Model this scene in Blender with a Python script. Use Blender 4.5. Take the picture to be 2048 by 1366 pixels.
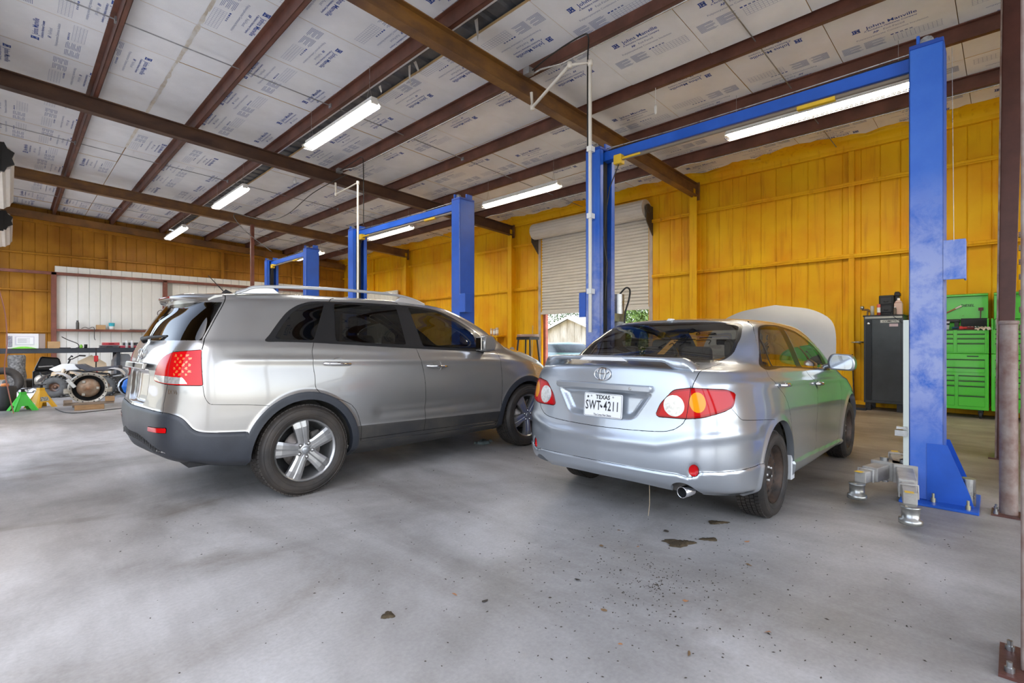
import bpy, bmesh, math, random
import numpy as np
from mathutils import Vector, Matrix
for _o in list(bpy.data.objects): bpy.data.objects.remove(_o)
scene = bpy.context.scene
COL = scene.collection
R = math.radians
# ---------------------------------------------------------------- camera
cam_data = bpy.data.cameras.new('camera')
cam_data.sensor_fit = 'HORIZONTAL'; cam_data.sensor_width = 36.0
cam_data.lens = 1005.0 / 2048.0 * 36.0
cam_data.clip_start = 0.05; cam_data.clip_end = 300
camera = bpy.data.objects.new('camera', cam_data); COL.objects.link(camera)
camera.location = (0, 0, 1.25); camera.rotation_euler = (R(90), 0, R(-45))
scene.camera = camera
# ---------------------------------------------------------------- sky, sun, exposure
world = bpy.data.worlds.new('sky'); scene.world = world; world.use_nodes = True
_nt = world.node_tree; _nt.nodes.clear()
_out = _nt.nodes.new('ShaderNodeOutputWorld'); _bg = _nt.nodes.new('ShaderNodeBackground')
_sky = _nt.nodes.new('ShaderNodeTexSky'); _sky.sky_type = 'NISHITA'; _sky.sun_disc = False
_sky.sun_elevation = R(58); _sky.sun_rotation = R(190); _sky.air_density = 1.0; _sky.dust_density = 2.5
_hs = _nt.nodes.new('ShaderNodeHueSaturation'); _hs.inputs['Saturation'].default_value = 0.6
_nt.links.new(_sky.outputs[0], _hs.inputs['Color']); _nt.links.new(_hs.outputs[0], _bg.inputs[0])
_bg.inputs[1].default_value = 0.37; _nt.links.new(_bg.outputs[0], _out.inputs[0])
sun_data = bpy.data.lights.new('sun', 'SUN'); sun_data.energy = 2.9; sun_data.angle = R(1.0); sun_data.color = (1, .97, .92)
sun = bpy.data.objects.new('sun', sun_data); COL.objects.link(sun)
_d = Vector((-0.05, 0.62, -1.0)).normalized(); sun.rotation_euler = _d.to_track_quat('-Z', 'Y').to_euler()
sun.location = (-10, -30, 40)
scene.view_settings.view_transform = 'Standard'; scene.view_settings.look = 'None'
scene.view_settings.exposure = 0.98; scene.view_settings.gamma = 1.0; scene.view_settings.use_curve_mapping = False
# ---------------------------------------------------------------- helpers
rnd = random.Random(7)
MATS = {}
def _val(nt, v):
    n = nt.nodes.new('ShaderNodeValue'); n.outputs[0].default_value = v; return n.outputs[0]
def mat(name, col, rough=.5, metal=0., var=0., vscale=4., col2=None, bump=0., bscale=60., coat=0., spec=.5, trans=0., emit=None, estr=0., stretch=(1, 1, 1), rvar=0., detail=6.):
    """procedural principled material; col2/var: noise-driven second colour; bump: fine relief"""
    if name in MATS: return MATS[name]
    m = bpy.data.materials.new(name); m.use_nodes = True; nt = m.node_tree
    b = nt.nodes['Principled BSDF']
    b.inputs['Base Color'].default_value = (*col, 1); b.inputs['Roughness'].default_value = rough
    b.inputs['Metallic'].default_value = metal; b.inputs['Coat Weight'].default_value = coat
    b.inputs['Coat Roughness'].default_value = .04; b.inputs['Specular IOR Level'].default_value = spec
    b.inputs['Transmission Weight'].default_value = trans
    if emit: b.inputs['Emission Color'].default_value = (*emit, 1); b.inputs['Emission Strength'].default_value = estr
    if var or col2 or bump or rvar:
        tc = nt.nodes.new('ShaderNodeTexCoord'); mp = nt.nodes.new('ShaderNodeMapping'); mp.inputs['Scale'].default_value = stretch
        nt.links.new(tc.outputs['Object'], mp.inputs[0])
        ns = nt.nodes.new('ShaderNodeTexNoise'); ns.inputs['Scale'].default_value = vscale; ns.inputs['Detail'].default_value = detail; ns.inputs['Roughness'].default_value = .6
        nt.links.new(mp.outputs[0], ns.inputs['Vector'])
        if var or col2:
            rp = nt.nodes.new('ShaderNodeValToRGB'); rp.color_ramp.elements[0].position = .36; rp.color_ramp.elements[1].position = .66
            c2 = col2 if col2 else tuple(max(0, c * (1 - var)) for c in col)
            rp.color_ramp.elements[0].color = (*c2, 1); rp.color_ramp.elements[1].color = (*col, 1)
            nt.links.new(ns.outputs['Fac'], rp.inputs[0]); nt.links.new(rp.outputs[0], b.inputs['Base Color'])
        if rvar:
            mr = nt.nodes.new('ShaderNodeMapRange'); mr.inputs[1].default_value = .3; mr.inputs[2].default_value = .7
            mr.inputs[3].default_value = max(0, rough - rvar); mr.inputs[4].default_value = min(1, rough + rvar)
            nt.links.new(ns.outputs['Fac'], mr.inputs[0]); nt.links.new(mr.outputs[0], b.inputs['Roughness'])
        if bump:
            n2 = nt.nodes.new('ShaderNodeTexNoise'); n2.inputs['Scale'].default_value = bscale; n2.inputs['Detail'].default_value = 4
            nt.links.new(mp.outputs[0], n2.inputs['Vector'])
            bp = nt.nodes.new('ShaderNodeBump'); bp.inputs['Strength'].default_value = bump; bp.inputs['Distance'].default_value = .01
            nt.links.new(n2.outputs['Fac'], bp.inputs['Height']); nt.links.new(bp.outputs[0], b.inputs['Normal'])
    MATS[name] = m; return m
def glass_mat(name, tint, refl=1.0, ior=1.5):
    """thin tinted glazing: tinted see-through plus a fresnel reflection"""
    if name in MATS: return MATS[name]
    m = bpy.data.materials.new(name); m.use_nodes = True; nt = m.node_tree; nt.nodes.clear()
    o = nt.nodes.new('ShaderNodeOutputMaterial'); t = nt.nodes.new('ShaderNodeBsdfTransparent'); g = nt.nodes.new('ShaderNodeBsdfGlossy')
    t.inputs[0].default_value = (*tint, 1); g.inputs[0].default_value = (refl, refl, refl, 1); g.inputs['Roughness'].default_value = .015
    lw = nt.nodes.new('ShaderNodeLayerWeight'); lw.inputs[0].default_value = .5; pw = nt.nodes.new('ShaderNodeMath'); pw.operation = 'POWER'; pw.inputs[1].default_value = 4.5
    f = nt.nodes.new('ShaderNodeMath'); f.operation = 'MULTIPLY_ADD'; f.inputs[1].default_value = .8; f.inputs[2].default_value = .045
    nt.links.new(lw.outputs['Facing'], pw.inputs[0]); nt.links.new(pw.outputs[0], f.inputs[0]); mx = nt.nodes.new('ShaderNodeMixShader')
    nt.links.new(f.outputs[0], mx.inputs[0]); nt.links.new(t.outputs[0], mx.inputs[1]); nt.links.new(g.outputs[0], mx.inputs[2]); nt.links.new(mx.outputs[0], o.inputs[0])
    MATS[name] = m; return m
def tag(o, label=None, cat=None, group=None, kind=None):
    if label: o['label'] = label
    if cat: o['category'] = cat
    if group: o['group'] = group
    if kind: o['kind'] = kind
    return o
def empty(name, loc=(0, 0, 0), rz=0., label=None, cat=None, group=None, kind=None, parent=None):
    o = bpy.data.objects.new(name, None); COL.objects.link(o); o.location = loc; o.rotation_euler = (0, 0, rz)
    o.empty_display_size = .1
    if parent: o.parent = parent
    return tag(o, label, cat, group, kind)
def copy_tree(o, parent=None):
    c = o.copy(); COL.objects.link(c); c.parent = parent
    for ch in o.children: copy_tree(ch, c)
    return c
class MB:
    """mesh collector: everything added becomes ONE mesh object"""
    def __init__(s): s.v = []; s.f = []; s.m = []; s.sm = []
    def add(s, vs, fs, mi=0, smooth=False, M=None):
        n = len(s.v)
        if M is not None: vs = [tuple(M @ Vector(p)) for p in vs]
        s.v += [tuple(p) for p in vs]; s.f += [tuple(i + n for i in f) for f in fs]; s.m += [mi] * len(fs); s.sm += [smooth] * len(fs)
        return s
    def box(s, lo, hi, mi=0, M=None):
        x0, y0, z0 = lo; x1, y1, z1 = hi
        return s.add([(x0, y0, z0), (x1, y0, z0), (x1, y1, z0), (x0, y1, z0), (x0, y0, z1), (x1, y0, z1), (x1, y1, z1), (x0, y1, z1)],
                     [(3, 2, 1, 0), (4, 5, 6, 7), (0, 1, 5, 4), (1, 2, 6, 5), (2, 3, 7, 6), (3, 0, 4, 7)], mi, False, M)
    def boxc(s, c, d, mi=0, M=None):
        return s.box([c[i] - d[i] / 2 for i in range(3)], [c[i] + d[i] / 2 for i in range(3)], mi, M)
    def prism(s, pts, a, b, axis='z', mi=0, M=None, smooth=False):
        """extrude 2-D outline pts from a to b along axis"""
        n = len(pts)
        f3 = {'z': lambda p, h: (p[0], p[1], h), 'y': lambda p, h: (p[0], h, p[1]), 'x': lambda p, h: (h, p[0], p[1])}[axis]
        vs = [f3(p, a) for p in pts] + [f3(p, b) for p in pts]
        fs = [tuple(range(n))[::-1], tuple(range(n, 2 * n))] + [(i, (i + 1) % n, n + (i + 1) % n, n + i) for i in range(n)]
        return s.add(vs, fs, mi, smooth, M)
    def tube(s, pts, r, n=8, mi=0, cap=True, closed=False, M=None):
        """round tube along a polyline; r may be a list"""
        P = [Vector(p) for p in pts]; k = len(P); rr = r if isinstance(r, (list, tuple)) else [r] * k
        vs = []; up = None
        for i in range(k):
            if closed: t = P[(i + 1) % k] - P[i - 1]
            else: t = P[min(i + 1, k - 1)] - P[max(i - 1, 0)]
            if t.length < 1e-9: t = Vector((0, 0, 1))
            t.normalize()
            if up is None: up = Vector((0, 0, 1)) if abs(t.z) < .9 else Vector((1, 0, 0))
            a = t.cross(up)
            if a.length < 1e-6: a = t.cross(Vector((0, 1, 0)))
            a.normalize(); b = a.cross(t).normalized(); up = b
            for q in range(n):
                an = 2 * math.pi * q / n; vs.append(P[i] + (a * math.cos(an) + b * math.sin(an)) * rr[i])
        fs = [(i * n + q, i * n + (q + 1) % n, (i + 1) * n + (q + 1) % n, (i + 1) * n + q) for i in range(k - 1) for q in range(n)]
        if closed: fs += [((k - 1) * n + q, (k - 1) * n + (q + 1) % n, (q + 1) % n, q) for q in range(n)]
        s.add(vs, fs, mi, True, M)
        if cap and not closed: s.add(vs[:n], [tuple(range(n))[::-1]], mi, False, M); s.add(vs[-n:], [tuple(range(n))], mi, False, M)
        return s
    def cyl(s, a, b, r, n=16, mi=0, r2=None): return s.tube([a, b], [r, r2 if r2 is not None else r], n, mi)
    def lathe(s, prof, n=24, mi=0, M=None, axis='z', smooth=True):
        """revolve (radius, height) profile; sharp profile corners by repeating points"""
        k = len(prof); vs = []
        for rad, h in prof:
            for q in range(n):
                a = 2 * math.pi * q / n; c, d = rad * math.cos(a), rad * math.sin(a)
                vs.append({'z': (c, d, h), 'y': (c, h, d), 'x': (h, c, d)}[axis])
        fs = []
        for i in range(k - 1):
            if prof[i] == prof[i + 1]: continue
            for q in range(n):
                f = (i * n + q, i * n + (q + 1) % n, (i + 1) * n + (q + 1) % n, (i + 1) * n + q)
                fs.append(f if axis != 'y' else f[::-1])
        return s.add(vs, fs, mi, smooth, M)
    def build(s, name, mats, parent=None, bevel=0., seg=1, label=None, cat=None, group=None, kind=None, loc=None, rot=None):
        me = bpy.data.meshes.new(name); me.from_pydata(s.v, [], s.f); me.update()
        if not isinstance(mats, (list, tuple)): mats = [mats]
        for m in mats: me.materials.append(m)
        me.polygons.foreach_set('material_index', s.m); me.polygons.foreach_set('use_smooth', s.sm)
        return link(name, me, parent, bevel, seg, label, cat, group, kind, loc, rot)
def link(name, me, parent=None, bevel=0., seg=1, label=None, cat=None, group=None, kind=None, loc=None, rot=None):
    o = bpy.data.objects.new(name, me); COL.objects.link(o)
    if parent: o.parent = parent
    if loc is not None: o.location = loc
    if rot is not None: o.rotation_euler = rot
    if bevel:
        md = o.modifiers.new('bevel', 'BEVEL'); md.width = bevel; md.segments = seg; md.limit_method = 'ANGLE'; md.angle_limit = R(40)
    return tag(o, label, cat, group, kind)
def text_mesh(body, size, ext=0., res=2, align='CENTER', shear=0., space=1., offset=0.):
    """flat lettering as (verts, faces) in the XY plane"""
    c = bpy.data.curves.new('lettering', 'FONT'); c.body = body; c.size = size; c.resolution_u = res; c.align_x = align; c.align_y = 'CENTER'
    c.extrude = ext; c.shear = shear; c.space_character = space; c.offset = offset
    o = bpy.data.objects.new('lettering', c); COL.objects.link(o)
    dg = bpy.context.evaluated_depsgraph_get(); me = o.evaluated_get(dg).to_mesh()
    vs = [tuple(v.co) for v in me.vertices]; fs = [tuple(p.vertices) for p in me.polygons]
    o.evaluated_get(dg).to_mesh_clear(); bpy.data.objects.remove(o); bpy.data.curves.remove(c)
    return vs, fs
def arc(cx, cy, r, a0, a1, n): return [(cx + r * math.cos(R(a0 + (a1 - a0) * i / n)), cy + r * math.sin(R(a0 + (a1 - a0) * i / n))) for i in range(n + 1)]
# ================================================================ materials of the building
def concrete_mat():
    m = bpy.data.materials.new('concrete'); m.use_nodes = True; nt = m.node_tree; b = nt.nodes['Principled BSDF']; L = nt.links.new
    tc = nt.nodes.new('ShaderNodeTexCoord')
    def noise(sc, det=8, rough=.6, stretch=None, dist=0.):
        n = nt.nodes.new('ShaderNodeTexNoise'); n.inputs['Scale'].default_value = sc; n.inputs['Detail'].default_value = det
        n.inputs['Roughness'].default_value = rough; n.inputs['Distortion'].default_value = dist
        if stretch:
            mp = nt.nodes.new('ShaderNodeMapping'); mp.inputs['Scale'].default_value = stretch[:3]; mp.inputs['Rotation'].default_value = (0, 0, stretch[3])
            L(tc.outputs['Object'], mp.inputs[0]); L(mp.outputs[0], n.inputs['Vector'])
        else: L(tc.outputs['Object'], n.inputs['Vector'])
        return n.outputs['Fac']
    def ramp(f, p0, p1, c0, c1):
        r = nt.nodes.new('ShaderNodeValToRGB'); e = r.color_ramp.elements; e[0].position = p0; e[1].position = p1; e[0].color = (*c0, 1); e[1].color = (*c1, 1)
        L(f, r.inputs[0]); return r.outputs[0]
    def mix(a, bb, f, mode='MIX'):
        n = nt.nodes.new('ShaderNodeMix'); n.data_type = 'RGBA'; n.blend_type = mode
        L(f, n.inputs['Factor']) if not isinstance(f, float) else setattr(n.inputs['Factor'], 'default_value', f)
        L(a, n.inputs['A']); L(bb, n.inputs['B']); return n.outputs['Result']
    base = ramp(noise(.7, 9, .62, (1, 1, 1, .3), .4), .33, .68, (.29, .277, .26), (.60, .592, .585))
    # trowel streaks, worn patches, oily dark stains, brown dust drifting under the lift bays
    streak = ramp(noise(1.6, 6, .6, (1.0, .25, 1, .95), .6), .35, .65, (.72, .705, .69), (1.06, 1.06, 1.07))
    c = mix(base, streak, 1.0, 'MULTIPLY')
    st = ramp(noise(.42, 7, .65, (1, 1.6, 1, 1.1), 1.2), .56, .74, (1, 1, 1), (.50, .44, .36))
    c = mix(c, st, .85, 'MULTIPLY')
    spots = ramp(noise(3.1, 4, .5, None, .3), .66, .80, (1, 1, 1), (.62, .60, .57)); c = mix(c, spots, .6, 'MULTIPLY')
    # dust tint grows towards the yellow-wall side of the slab
    sx = nt.nodes.new('ShaderNodeSeparateXYZ'); L(tc.outputs['Object'], sx.inputs[0])
    mr = nt.nodes.new('ShaderNodeMapRange'); mr.inputs[1].default_value = 3.0; mr.inputs[2].default_value = 7.5; L(sx.outputs[0], mr.inputs[0])
    dust = ramp(noise(1.1, 7, .65, (1, .5, 1, .5), .6), .3, .7, (.50, .40, .29), (.80, .70, .58))
    n = nt.nodes.new('ShaderNodeMix'); n.data_type = 'RGBA'; n.blend_type = 'MULTIPLY'; L(mr.outputs[0], n.inputs['Factor']); L(c, n.inputs['A']); L(dust, n.inputs['B']); c = n.outputs['Result']
    fine = ramp(noise(55, 3, .6), .3, .7, (.90, .90, .90), (1.06, 1.06, 1.06)); c = mix(c, fine, 1.0, 'MULTIPLY')
    L(c, b.inputs['Base Color'])
    rr = nt.nodes.new('ShaderNodeMapRange'); rr.inputs[3].default_value = .38; rr.inputs[4].default_value = .68; L(noise(.9, 6), rr.inputs[0]); L(rr.outputs[0], b.inputs['Roughness'])
    bp = nt.nodes.new('ShaderNodeBump'); bp.inputs['Strength'].default_value = .12; bp.inputs['Distance'].default_value = .004
    L(noise(70, 5), bp.inputs['Height']); L(bp.outputs[0], b.inputs['Normal'])
    return m
M_conc = concrete_mat()
def foam_mat(name, c_hi, c_lo, c_dark):
    m = bpy.data.materials.new(name); m.use_nodes = True; nt = m.node_tree; b = nt.nodes['Principled BSDF']; L = nt.links.new
    tc = nt.nodes.new('ShaderNodeTexCoord'); g = nt.nodes.new('ShaderNodeNewGeometry')
    n1 = nt.nodes.new('ShaderNodeTexNoise'); n1.inputs['Scale'].default_value = 1.1; n1.inputs['Detail'].default_value = 5; L(g.outputs['Position'], n1.inputs['Vector'])
    r1 = nt.nodes.new('ShaderNodeValToRGB'); r1.color_ramp.elements[0].position = .34; r1.color_ramp.elements[1].position = .62
    r1.color_ramp.elements[0].color = (*c_lo, 1); r1.color_ramp.elements[1].color = (*c_hi, 1); L(n1.outputs['Fac'], r1.inputs[0])
    mp = nt.nodes.new('ShaderNodeMapping'); mp.inputs['Scale'].default_value = (7, 7, .5); L(g.outputs['Position'], mp.inputs[0])
    n2 = nt.nodes.new('ShaderNodeTexNoise'); n2.inputs['Scale'].default_value = 1.6; n2.inputs['Detail'].default_value = 4; L(mp.outputs[0], n2.inputs['Vector'])
    r2 = nt.nodes.new('ShaderNodeValToRGB'); r2.color_ramp.elements[0].position = .56; r2.color_ramp.elements[1].position = .78
    r2.color_ramp.elements[0].color = (0, 0, 0, 1); r2.color_ramp.elements[1].color = (.5, .5, .5, 1); L(n2.outputs['Fac'], r2.inputs[0])
    mx = nt.nodes.new('ShaderNodeMix'); mx.data_type = 'RGBA'; L(r2.outputs[0], mx.inputs['Factor']); L(r1.outputs[0], mx.inputs['A']); mx.inputs['B'].default_value = (*c_dark, 1)
    L(mx.outputs['Result'], b.inputs['Base Color']); b.inputs['Roughness'].default_value = .5; b.inputs['Specular IOR Level'].default_value = .22
    n3 = nt.nodes.new('ShaderNodeTexNoise'); n3.inputs['Scale'].default_value = 28; n3.inputs['Detail'].default_value = 5; L(g.outputs['Position'], n3.inputs['Vector'])
    bp = nt.nodes.new('ShaderNodeBump'); bp.inputs['Strength'].default_value = .35; bp.inputs['Distance'].default_value = .006; L(n3.outputs['Fac'], bp.inputs['Height']); L(bp.outputs[0], b.inputs['Normal'])
    MATS[name] = m; return m
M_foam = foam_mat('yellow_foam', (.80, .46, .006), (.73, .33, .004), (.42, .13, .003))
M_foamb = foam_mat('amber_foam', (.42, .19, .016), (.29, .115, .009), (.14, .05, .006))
M_rust = mat('rusty_beam', (.105, .052, .034), .55, .0, col2=(.26, .125, .03), vscale=1.3, bump=.15, stretch=(1, 1, 2.2), rvar=.12)
M_rust2 = mat('dark_beam', (.060, .030, .023), .55, .0, col2=(.115, .055, .028), vscale=1.3, bump=.15, stretch=(1, 1, 2.2), rvar=.12)
M_purlin = mat('primer_steel', (.165, .062, .040), .5, var=.45, vscale=2.5, bump=.08)
M_redsteel = mat('red_primer', (.23, .075, .05), .5, var=.4, vscale=3., bump=.08)
M_galv = mat('galvanised', (.42, .43, .45), .38, .7, var=.35, vscale=5.)
M_galvd = mat('roof_sheet', (.16, .17, .19), .45, .4, var=.4, vscale=3.)
M_board = mat('foil_board', (.87, .89, .93), .40, .08, var=.10, vscale=1.5, bump=.25, bscale=90., spec=.6)
M_boardedge = mat('foam_edge', (.62, .42, .20), .8)
M_inkb = mat('blue_ink', (.02, .07, .34), .5)
M_inkg = mat('grey_ink', (.20, .25, .42), .5)
M_tape = mat('foil_tape', (.82, .82, .81), .32, .4, col2=(.66, .60, .50), vscale=5., bump=.6, bscale=25.)
M_whitesheet = mat('white_sheet', (.83, .83, .80), .4, var=.08, vscale=1.5)
M_wsteel = mat('white_steel', (.82, .82, .80), .4)
M_black = mat('black_plastic', (.018, .018, .02), .5, var=.3, vscale=8.)
M_dark = mat('dark_void', (.012, .012, .013), .8)
M_rubber = mat('rubber', (.028, .026, .025), .72, var=.3, vscale=20., bump=.2, bscale=120.)
M_chrome = mat('chrome', (.82, .83, .85), .08, 1.)
M_steel = mat('bare_steel', (.55, .55, .54), .32, .9, var=.35, vscale=14., rvar=.1)
# ================================================================ floor and ground
fl = MB().box((-.62, -6.8, -.2), (11.95, 23.7, 0)).build('floor', M_conc, kind='structure')
M_gravel = mat('outside_ground', (.34, .31, .25), .9, col2=(.20, .19, .12), vscale=.6, bump=.5, bscale=30.)
MB().box((-60, -60, -.5), (80, 90, -.22)).build('ground', M_gravel, kind='structure')
M_apron = mat('apron_concrete', (.46, .465, .47), .8, var=.25, vscale=.8)
MB().box((-14, -16, -.3), (-.64, 30, -.015)).build('apron_slab', M_apron, kind='structure')
# ================================================================ ceiling
KR = .0545
def zb(x): return 5.84 - KR * x                       # underside of the insulation boards
def zr(x): return 5.64 - KR * x                       # top of the rafters
ceil = empty('ceiling', (0, 0, 0), kind='structure')
XS = [-.62, 1.9, 4.5, 7.1, 9.7, 11.75]
Y0, PY = 1.79 - 1.28 * 6, 1.28
def print_mesh():
    """one print block of a board: logo stack, fine copy lines, spec table (lettering runs along -Y of the hall)"""
    mb = MB()
    def put(vs, fs, x, y, mi): mb.add([(p[0] + x, p[1] + y, 0) for p in vs], fs, mi)
    t = lambda s, z, **k: text_mesh(s, z, **k)
    v, f = t('Johns Manville', .092, offset=.0012); put(v, f, .05, .13, 0)
    # square emblem with the two letters cut out of it
    e = .045; cx, cy = -.325, .13
    mb.box((cx - e, cy - e, 0), (cx + e, cy - e + .016, .0004)); mb.box((cx - e, cy + e - .014, 0), (cx + e, cy + e, .0004))
    v, f = t('JM', .085, offset=.003); put(v, f, cx, cy, 0)
    v, f = t('A Berkshire Hathaway Company', .042, offset=.0005); put(v, f, .03, .055, 0)
    v, f = t('AP', .055, offset=.0015); put(v, f, -.13, -.025, 0)
    v, f = t('Foil-Faced', .055); put(v, f, .06, -.025, 2)
    v, f = t('Polyisocyanurate Continuous Insulation', .048); put(v, f, .02, -.105, 2)
    r2 = random.Random(3)
    for col, x0 in ((0, -.56), (1, -.30)):              # copy lines too fine to read
        for k in range(11):
            w = .19 + .05 * r2.random() if k % 4 != 3 else .09
            mb.box((x0, -.215 - k * .0165, 0), (x0 + w, -.2085 - k * .0165, .0003), 1)
    for k in range(5): mb.box((.0 + k * .05, -.235, 0), (.032 + k * .05, -.213, .0003), 0 if k in (0, 1) else 1)
    for k in range(12): mb.box((.02 + k * .045, -.41, 0), (.0226 + k * .045, -.26, .0003), 1)
    for k in range(5): mb.box((.02, -.41 + k * .037, 0), (.53, -.4075 + k * .037, .0003), 1)
    return mb
_pm = print_mesh()
pme = bpy.data.meshes.new('print'); pme.from_pydata(_pm.v, [], _pm.f)
for m_ in (M_inkb, M_inkg, M_inkg): pme.materials.append(m_)
pme.polygons.foreach_set('material_index', _pm.m)
bmesh_cache = {}
rb = random.Random(11)
for ci in range(5):
    x0, x1 = XS[ci] + .006, XS[ci + 1] - .006
    if ci == 1: x1 = 4.40
    if ci == 2: x0 = 4.66
    for j in range(25):
        y0 = Y0 + j * PY; y1 = y0 + PY
        if y0 > 23.5: continue
        y1 = min(y1, 23.5)
        cx, cy = (x0 + x1) / 2, (y0 + y1) / 2
        key = (ci, round(y1 - y0, 2))
        hx, hy = (x1 - x0) / 2, (y1 - y0) / 2 - .004
        if key not in bmesh_cache:
            mb = MB(); n = 8
            vs = []; fs = []
            for a in range(n + 1):
                for b_ in range(5):
                    vs.append((-hx + 2 * hx * a / n, -hy + 2 * hy * b_ / 4, 0))
            fs = [(a * 5 + b_, a * 5 + b_ + 1, (a + 1) * 5 + b_ + 1, (a + 1) * 5 + b_) for a in range(n) for b_ in range(4)]
            mb.add(vs, fs, 0, False)
            mb.box((-hx, -hy, .002), (hx, hy, .045), 1)
            me = bpy.data.meshes.new('insulation_board'); me.from_pydata(mb.v, [], mb.f); me.materials.append(M_board); me.materials.append(M_boardedge)
            me.polygons.foreach_set('material_index', mb.m); bmesh_cache[key] = me
        o = link('insulation_board', bmesh_cache[key], ceil)
        droop = 0.; tilt = 0.
        if ci == 2 and 1.0 < cy < 5.2: droop = -.045; tilt = .022 + .01 * rb.random()
        o.location = (cx, cy, zb(cx) + droop + rb.uniform(-.006, .004))
        o.rotation_euler = (rb.uniform(-.006, .006), math.atan(KR) + tilt, 0)
        flip0 = rb.random() < .5
        offs = (-.80, .24) if flip0 else (-.24, .80)
        if ci == 4: offs = (-.5, .48)
        if ci == 2 and 1.0 < cy < 5.2: offs = (-.62, .36)
        for q, ox in enumerate(offs):
            if y1 - y0 < 1.: continue
            p = link('print', pme, o)
            fl_ = flip0 if rb.random() < .75 else not flip0
            # printed face looks down: mirror in X so the lettering reads from below
            p.location = (ox, rb.uniform(-.03, .03), -.0015); p.rotation_euler = (math.pi, 0, (math.pi / 2 if fl_ else -math.pi / 2))
# roof sheet above the boards, seen through the torn joint
mb = MB(); n = 84
for i in range(n):
    ya = -6.8 + i * 30.3 / n; w = 30.3 / n
    for (a, b_, h) in ((0, .62, 0), (.62, .72, .028), (.72, .9, .028), (.9, 1, 0)):
        pass
    xs = (-.65, 11.9); prof = [(0, 0), (.6, 0), (.7, .03), (.9, .03), (1, 0)]
    vs = [(x, ya + w * a, zb(x) + .06 + h) for x in xs for a, h in prof]
    mb.add(vs, [(k, k + 1, k + 6, k + 5) for k in range(4)])
mb.build('roof_sheet', M_galvd, ceil)
# purlins (Z sections), one part each
def zsec(x, y0, y1, d=.2, w=.065, t=.012):
    zt = zr(x) + d - .002; zbm = zr(x) + .002
    return MB().box((x - t / 2, y0, zbm), (x + t / 2, y1, zt)).box((x, y0, zbm), (x + w, y1, zbm + t)).box((x - w, y0, zt - t), (x, y1, zt)).box((x + w - t / 2, y0, zbm), (x + w, y1, zbm + .025))
PURL = [1.05, 2.6, 4.12, 5.65, 7.2, 8.76, 10.32, -.5]
for x in PURL: zsec(x, -6.8, 23.5).build('purlin', M_purlin, ceil)
# rafters: I sections sloping to the yellow wall, with end plates
def rafter(y, xs=(-.5, 11.62)):
    mb = MB(); w, tf, tw = .165, .014, .012
    def slab(dy0, dy1, za0, za1):
        (xa, xb) = xs
        vs = [(x, y + dy, z(x)) for x in xs for dy, z in ((dy0, za0), (dy1, za0), (dy1, za1), (dy0, za1))]
        mb.add(vs, [(0, 1, 2, 3), (7, 6, 5, 4), (0, 4, 5, 1), (1, 5, 6, 2), (2, 6, 7, 3), (3, 7, 4, 0)])
    top = lambda x: zr(x); bot = lambda x: 5.365 - .0566 * x
    slab(-w / 2, w / 2, lambda x: top(x) - tf, top); slab(-w / 2, w / 2, bot, lambda x: bot(x) + tf); slab(-tw / 2, tw / 2, lambda x: bot(x) + tf, lambda x: top(x) - tf)
    m_r = M_rust if y < 8 or y > 15 else M_rust2
    o = mb.build('rafter', m_r, ceil)
    MB().box((11.6, y - .1, 4.62), (11.63, y + .1, 5.04)).box((11.585, y - .085, 4.66), (11.6, y - .07, 5.0)).build('end_plate', M_rust, o)
    return o
for y in (-.75, 5.4, 11.6, 17.72): rafter(y)
# sag rods at mid bay
for y in (2.5, 8.75, 14.8, 20.7):
    MB().tube([(-.5, y, zr(-.5) + .10), (11.6, y, zr(11.6) + .10)], .009, 6).build('sag_rod', M_galv, ceil)
for x in (1.05, 4.12, 7.2):
    for y in (8.75, 14.8): MB().box((x - .03, y - .04, zr(x) + .06), (x + .02, y + .04, zr(x) + .13)).build('rod_clip', M_galv, ceil)
# foil tape on the joint, torn facing strips at the open joint
mb = MB(); y = 5.5; ry = random.Random(5); prev = None
while y < 14.5:
    w = .022 + .012 * ry.random(); vs = [(1.9 - w, y, zb(1.9) - .004 - .006 * ry.random()), (1.9 + w, y, zb(1.9) - .004 - .006 * ry.random())]
    if prev: mb.add(prev + vs, [(0, 1, 3, 2)])
    prev = vs; y += .12
mb.build('foil_tape', M_tape, ceil)
for (yy, l_, sw) in ((6.7, .30, .06), (6.55, .22, -.03), (7.6, .12, .02), (5.1, .28, .02)):
    MB().add([(4.45, yy, zb(4.45)), (4.45, yy + .07, zb(4.45)), (4.5, yy + .06 + sw, zb(4.5) - l_ * .6), (4.5, yy + .02 + sw, zb(4.5) - l_ * .6), (4.47 + sw, yy + .03 + sw, zb(4.5) - l_)],
             [(0, 1, 2, 3), (3, 2, 4)]).build('torn_facing', M_tape, ceil)
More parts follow.
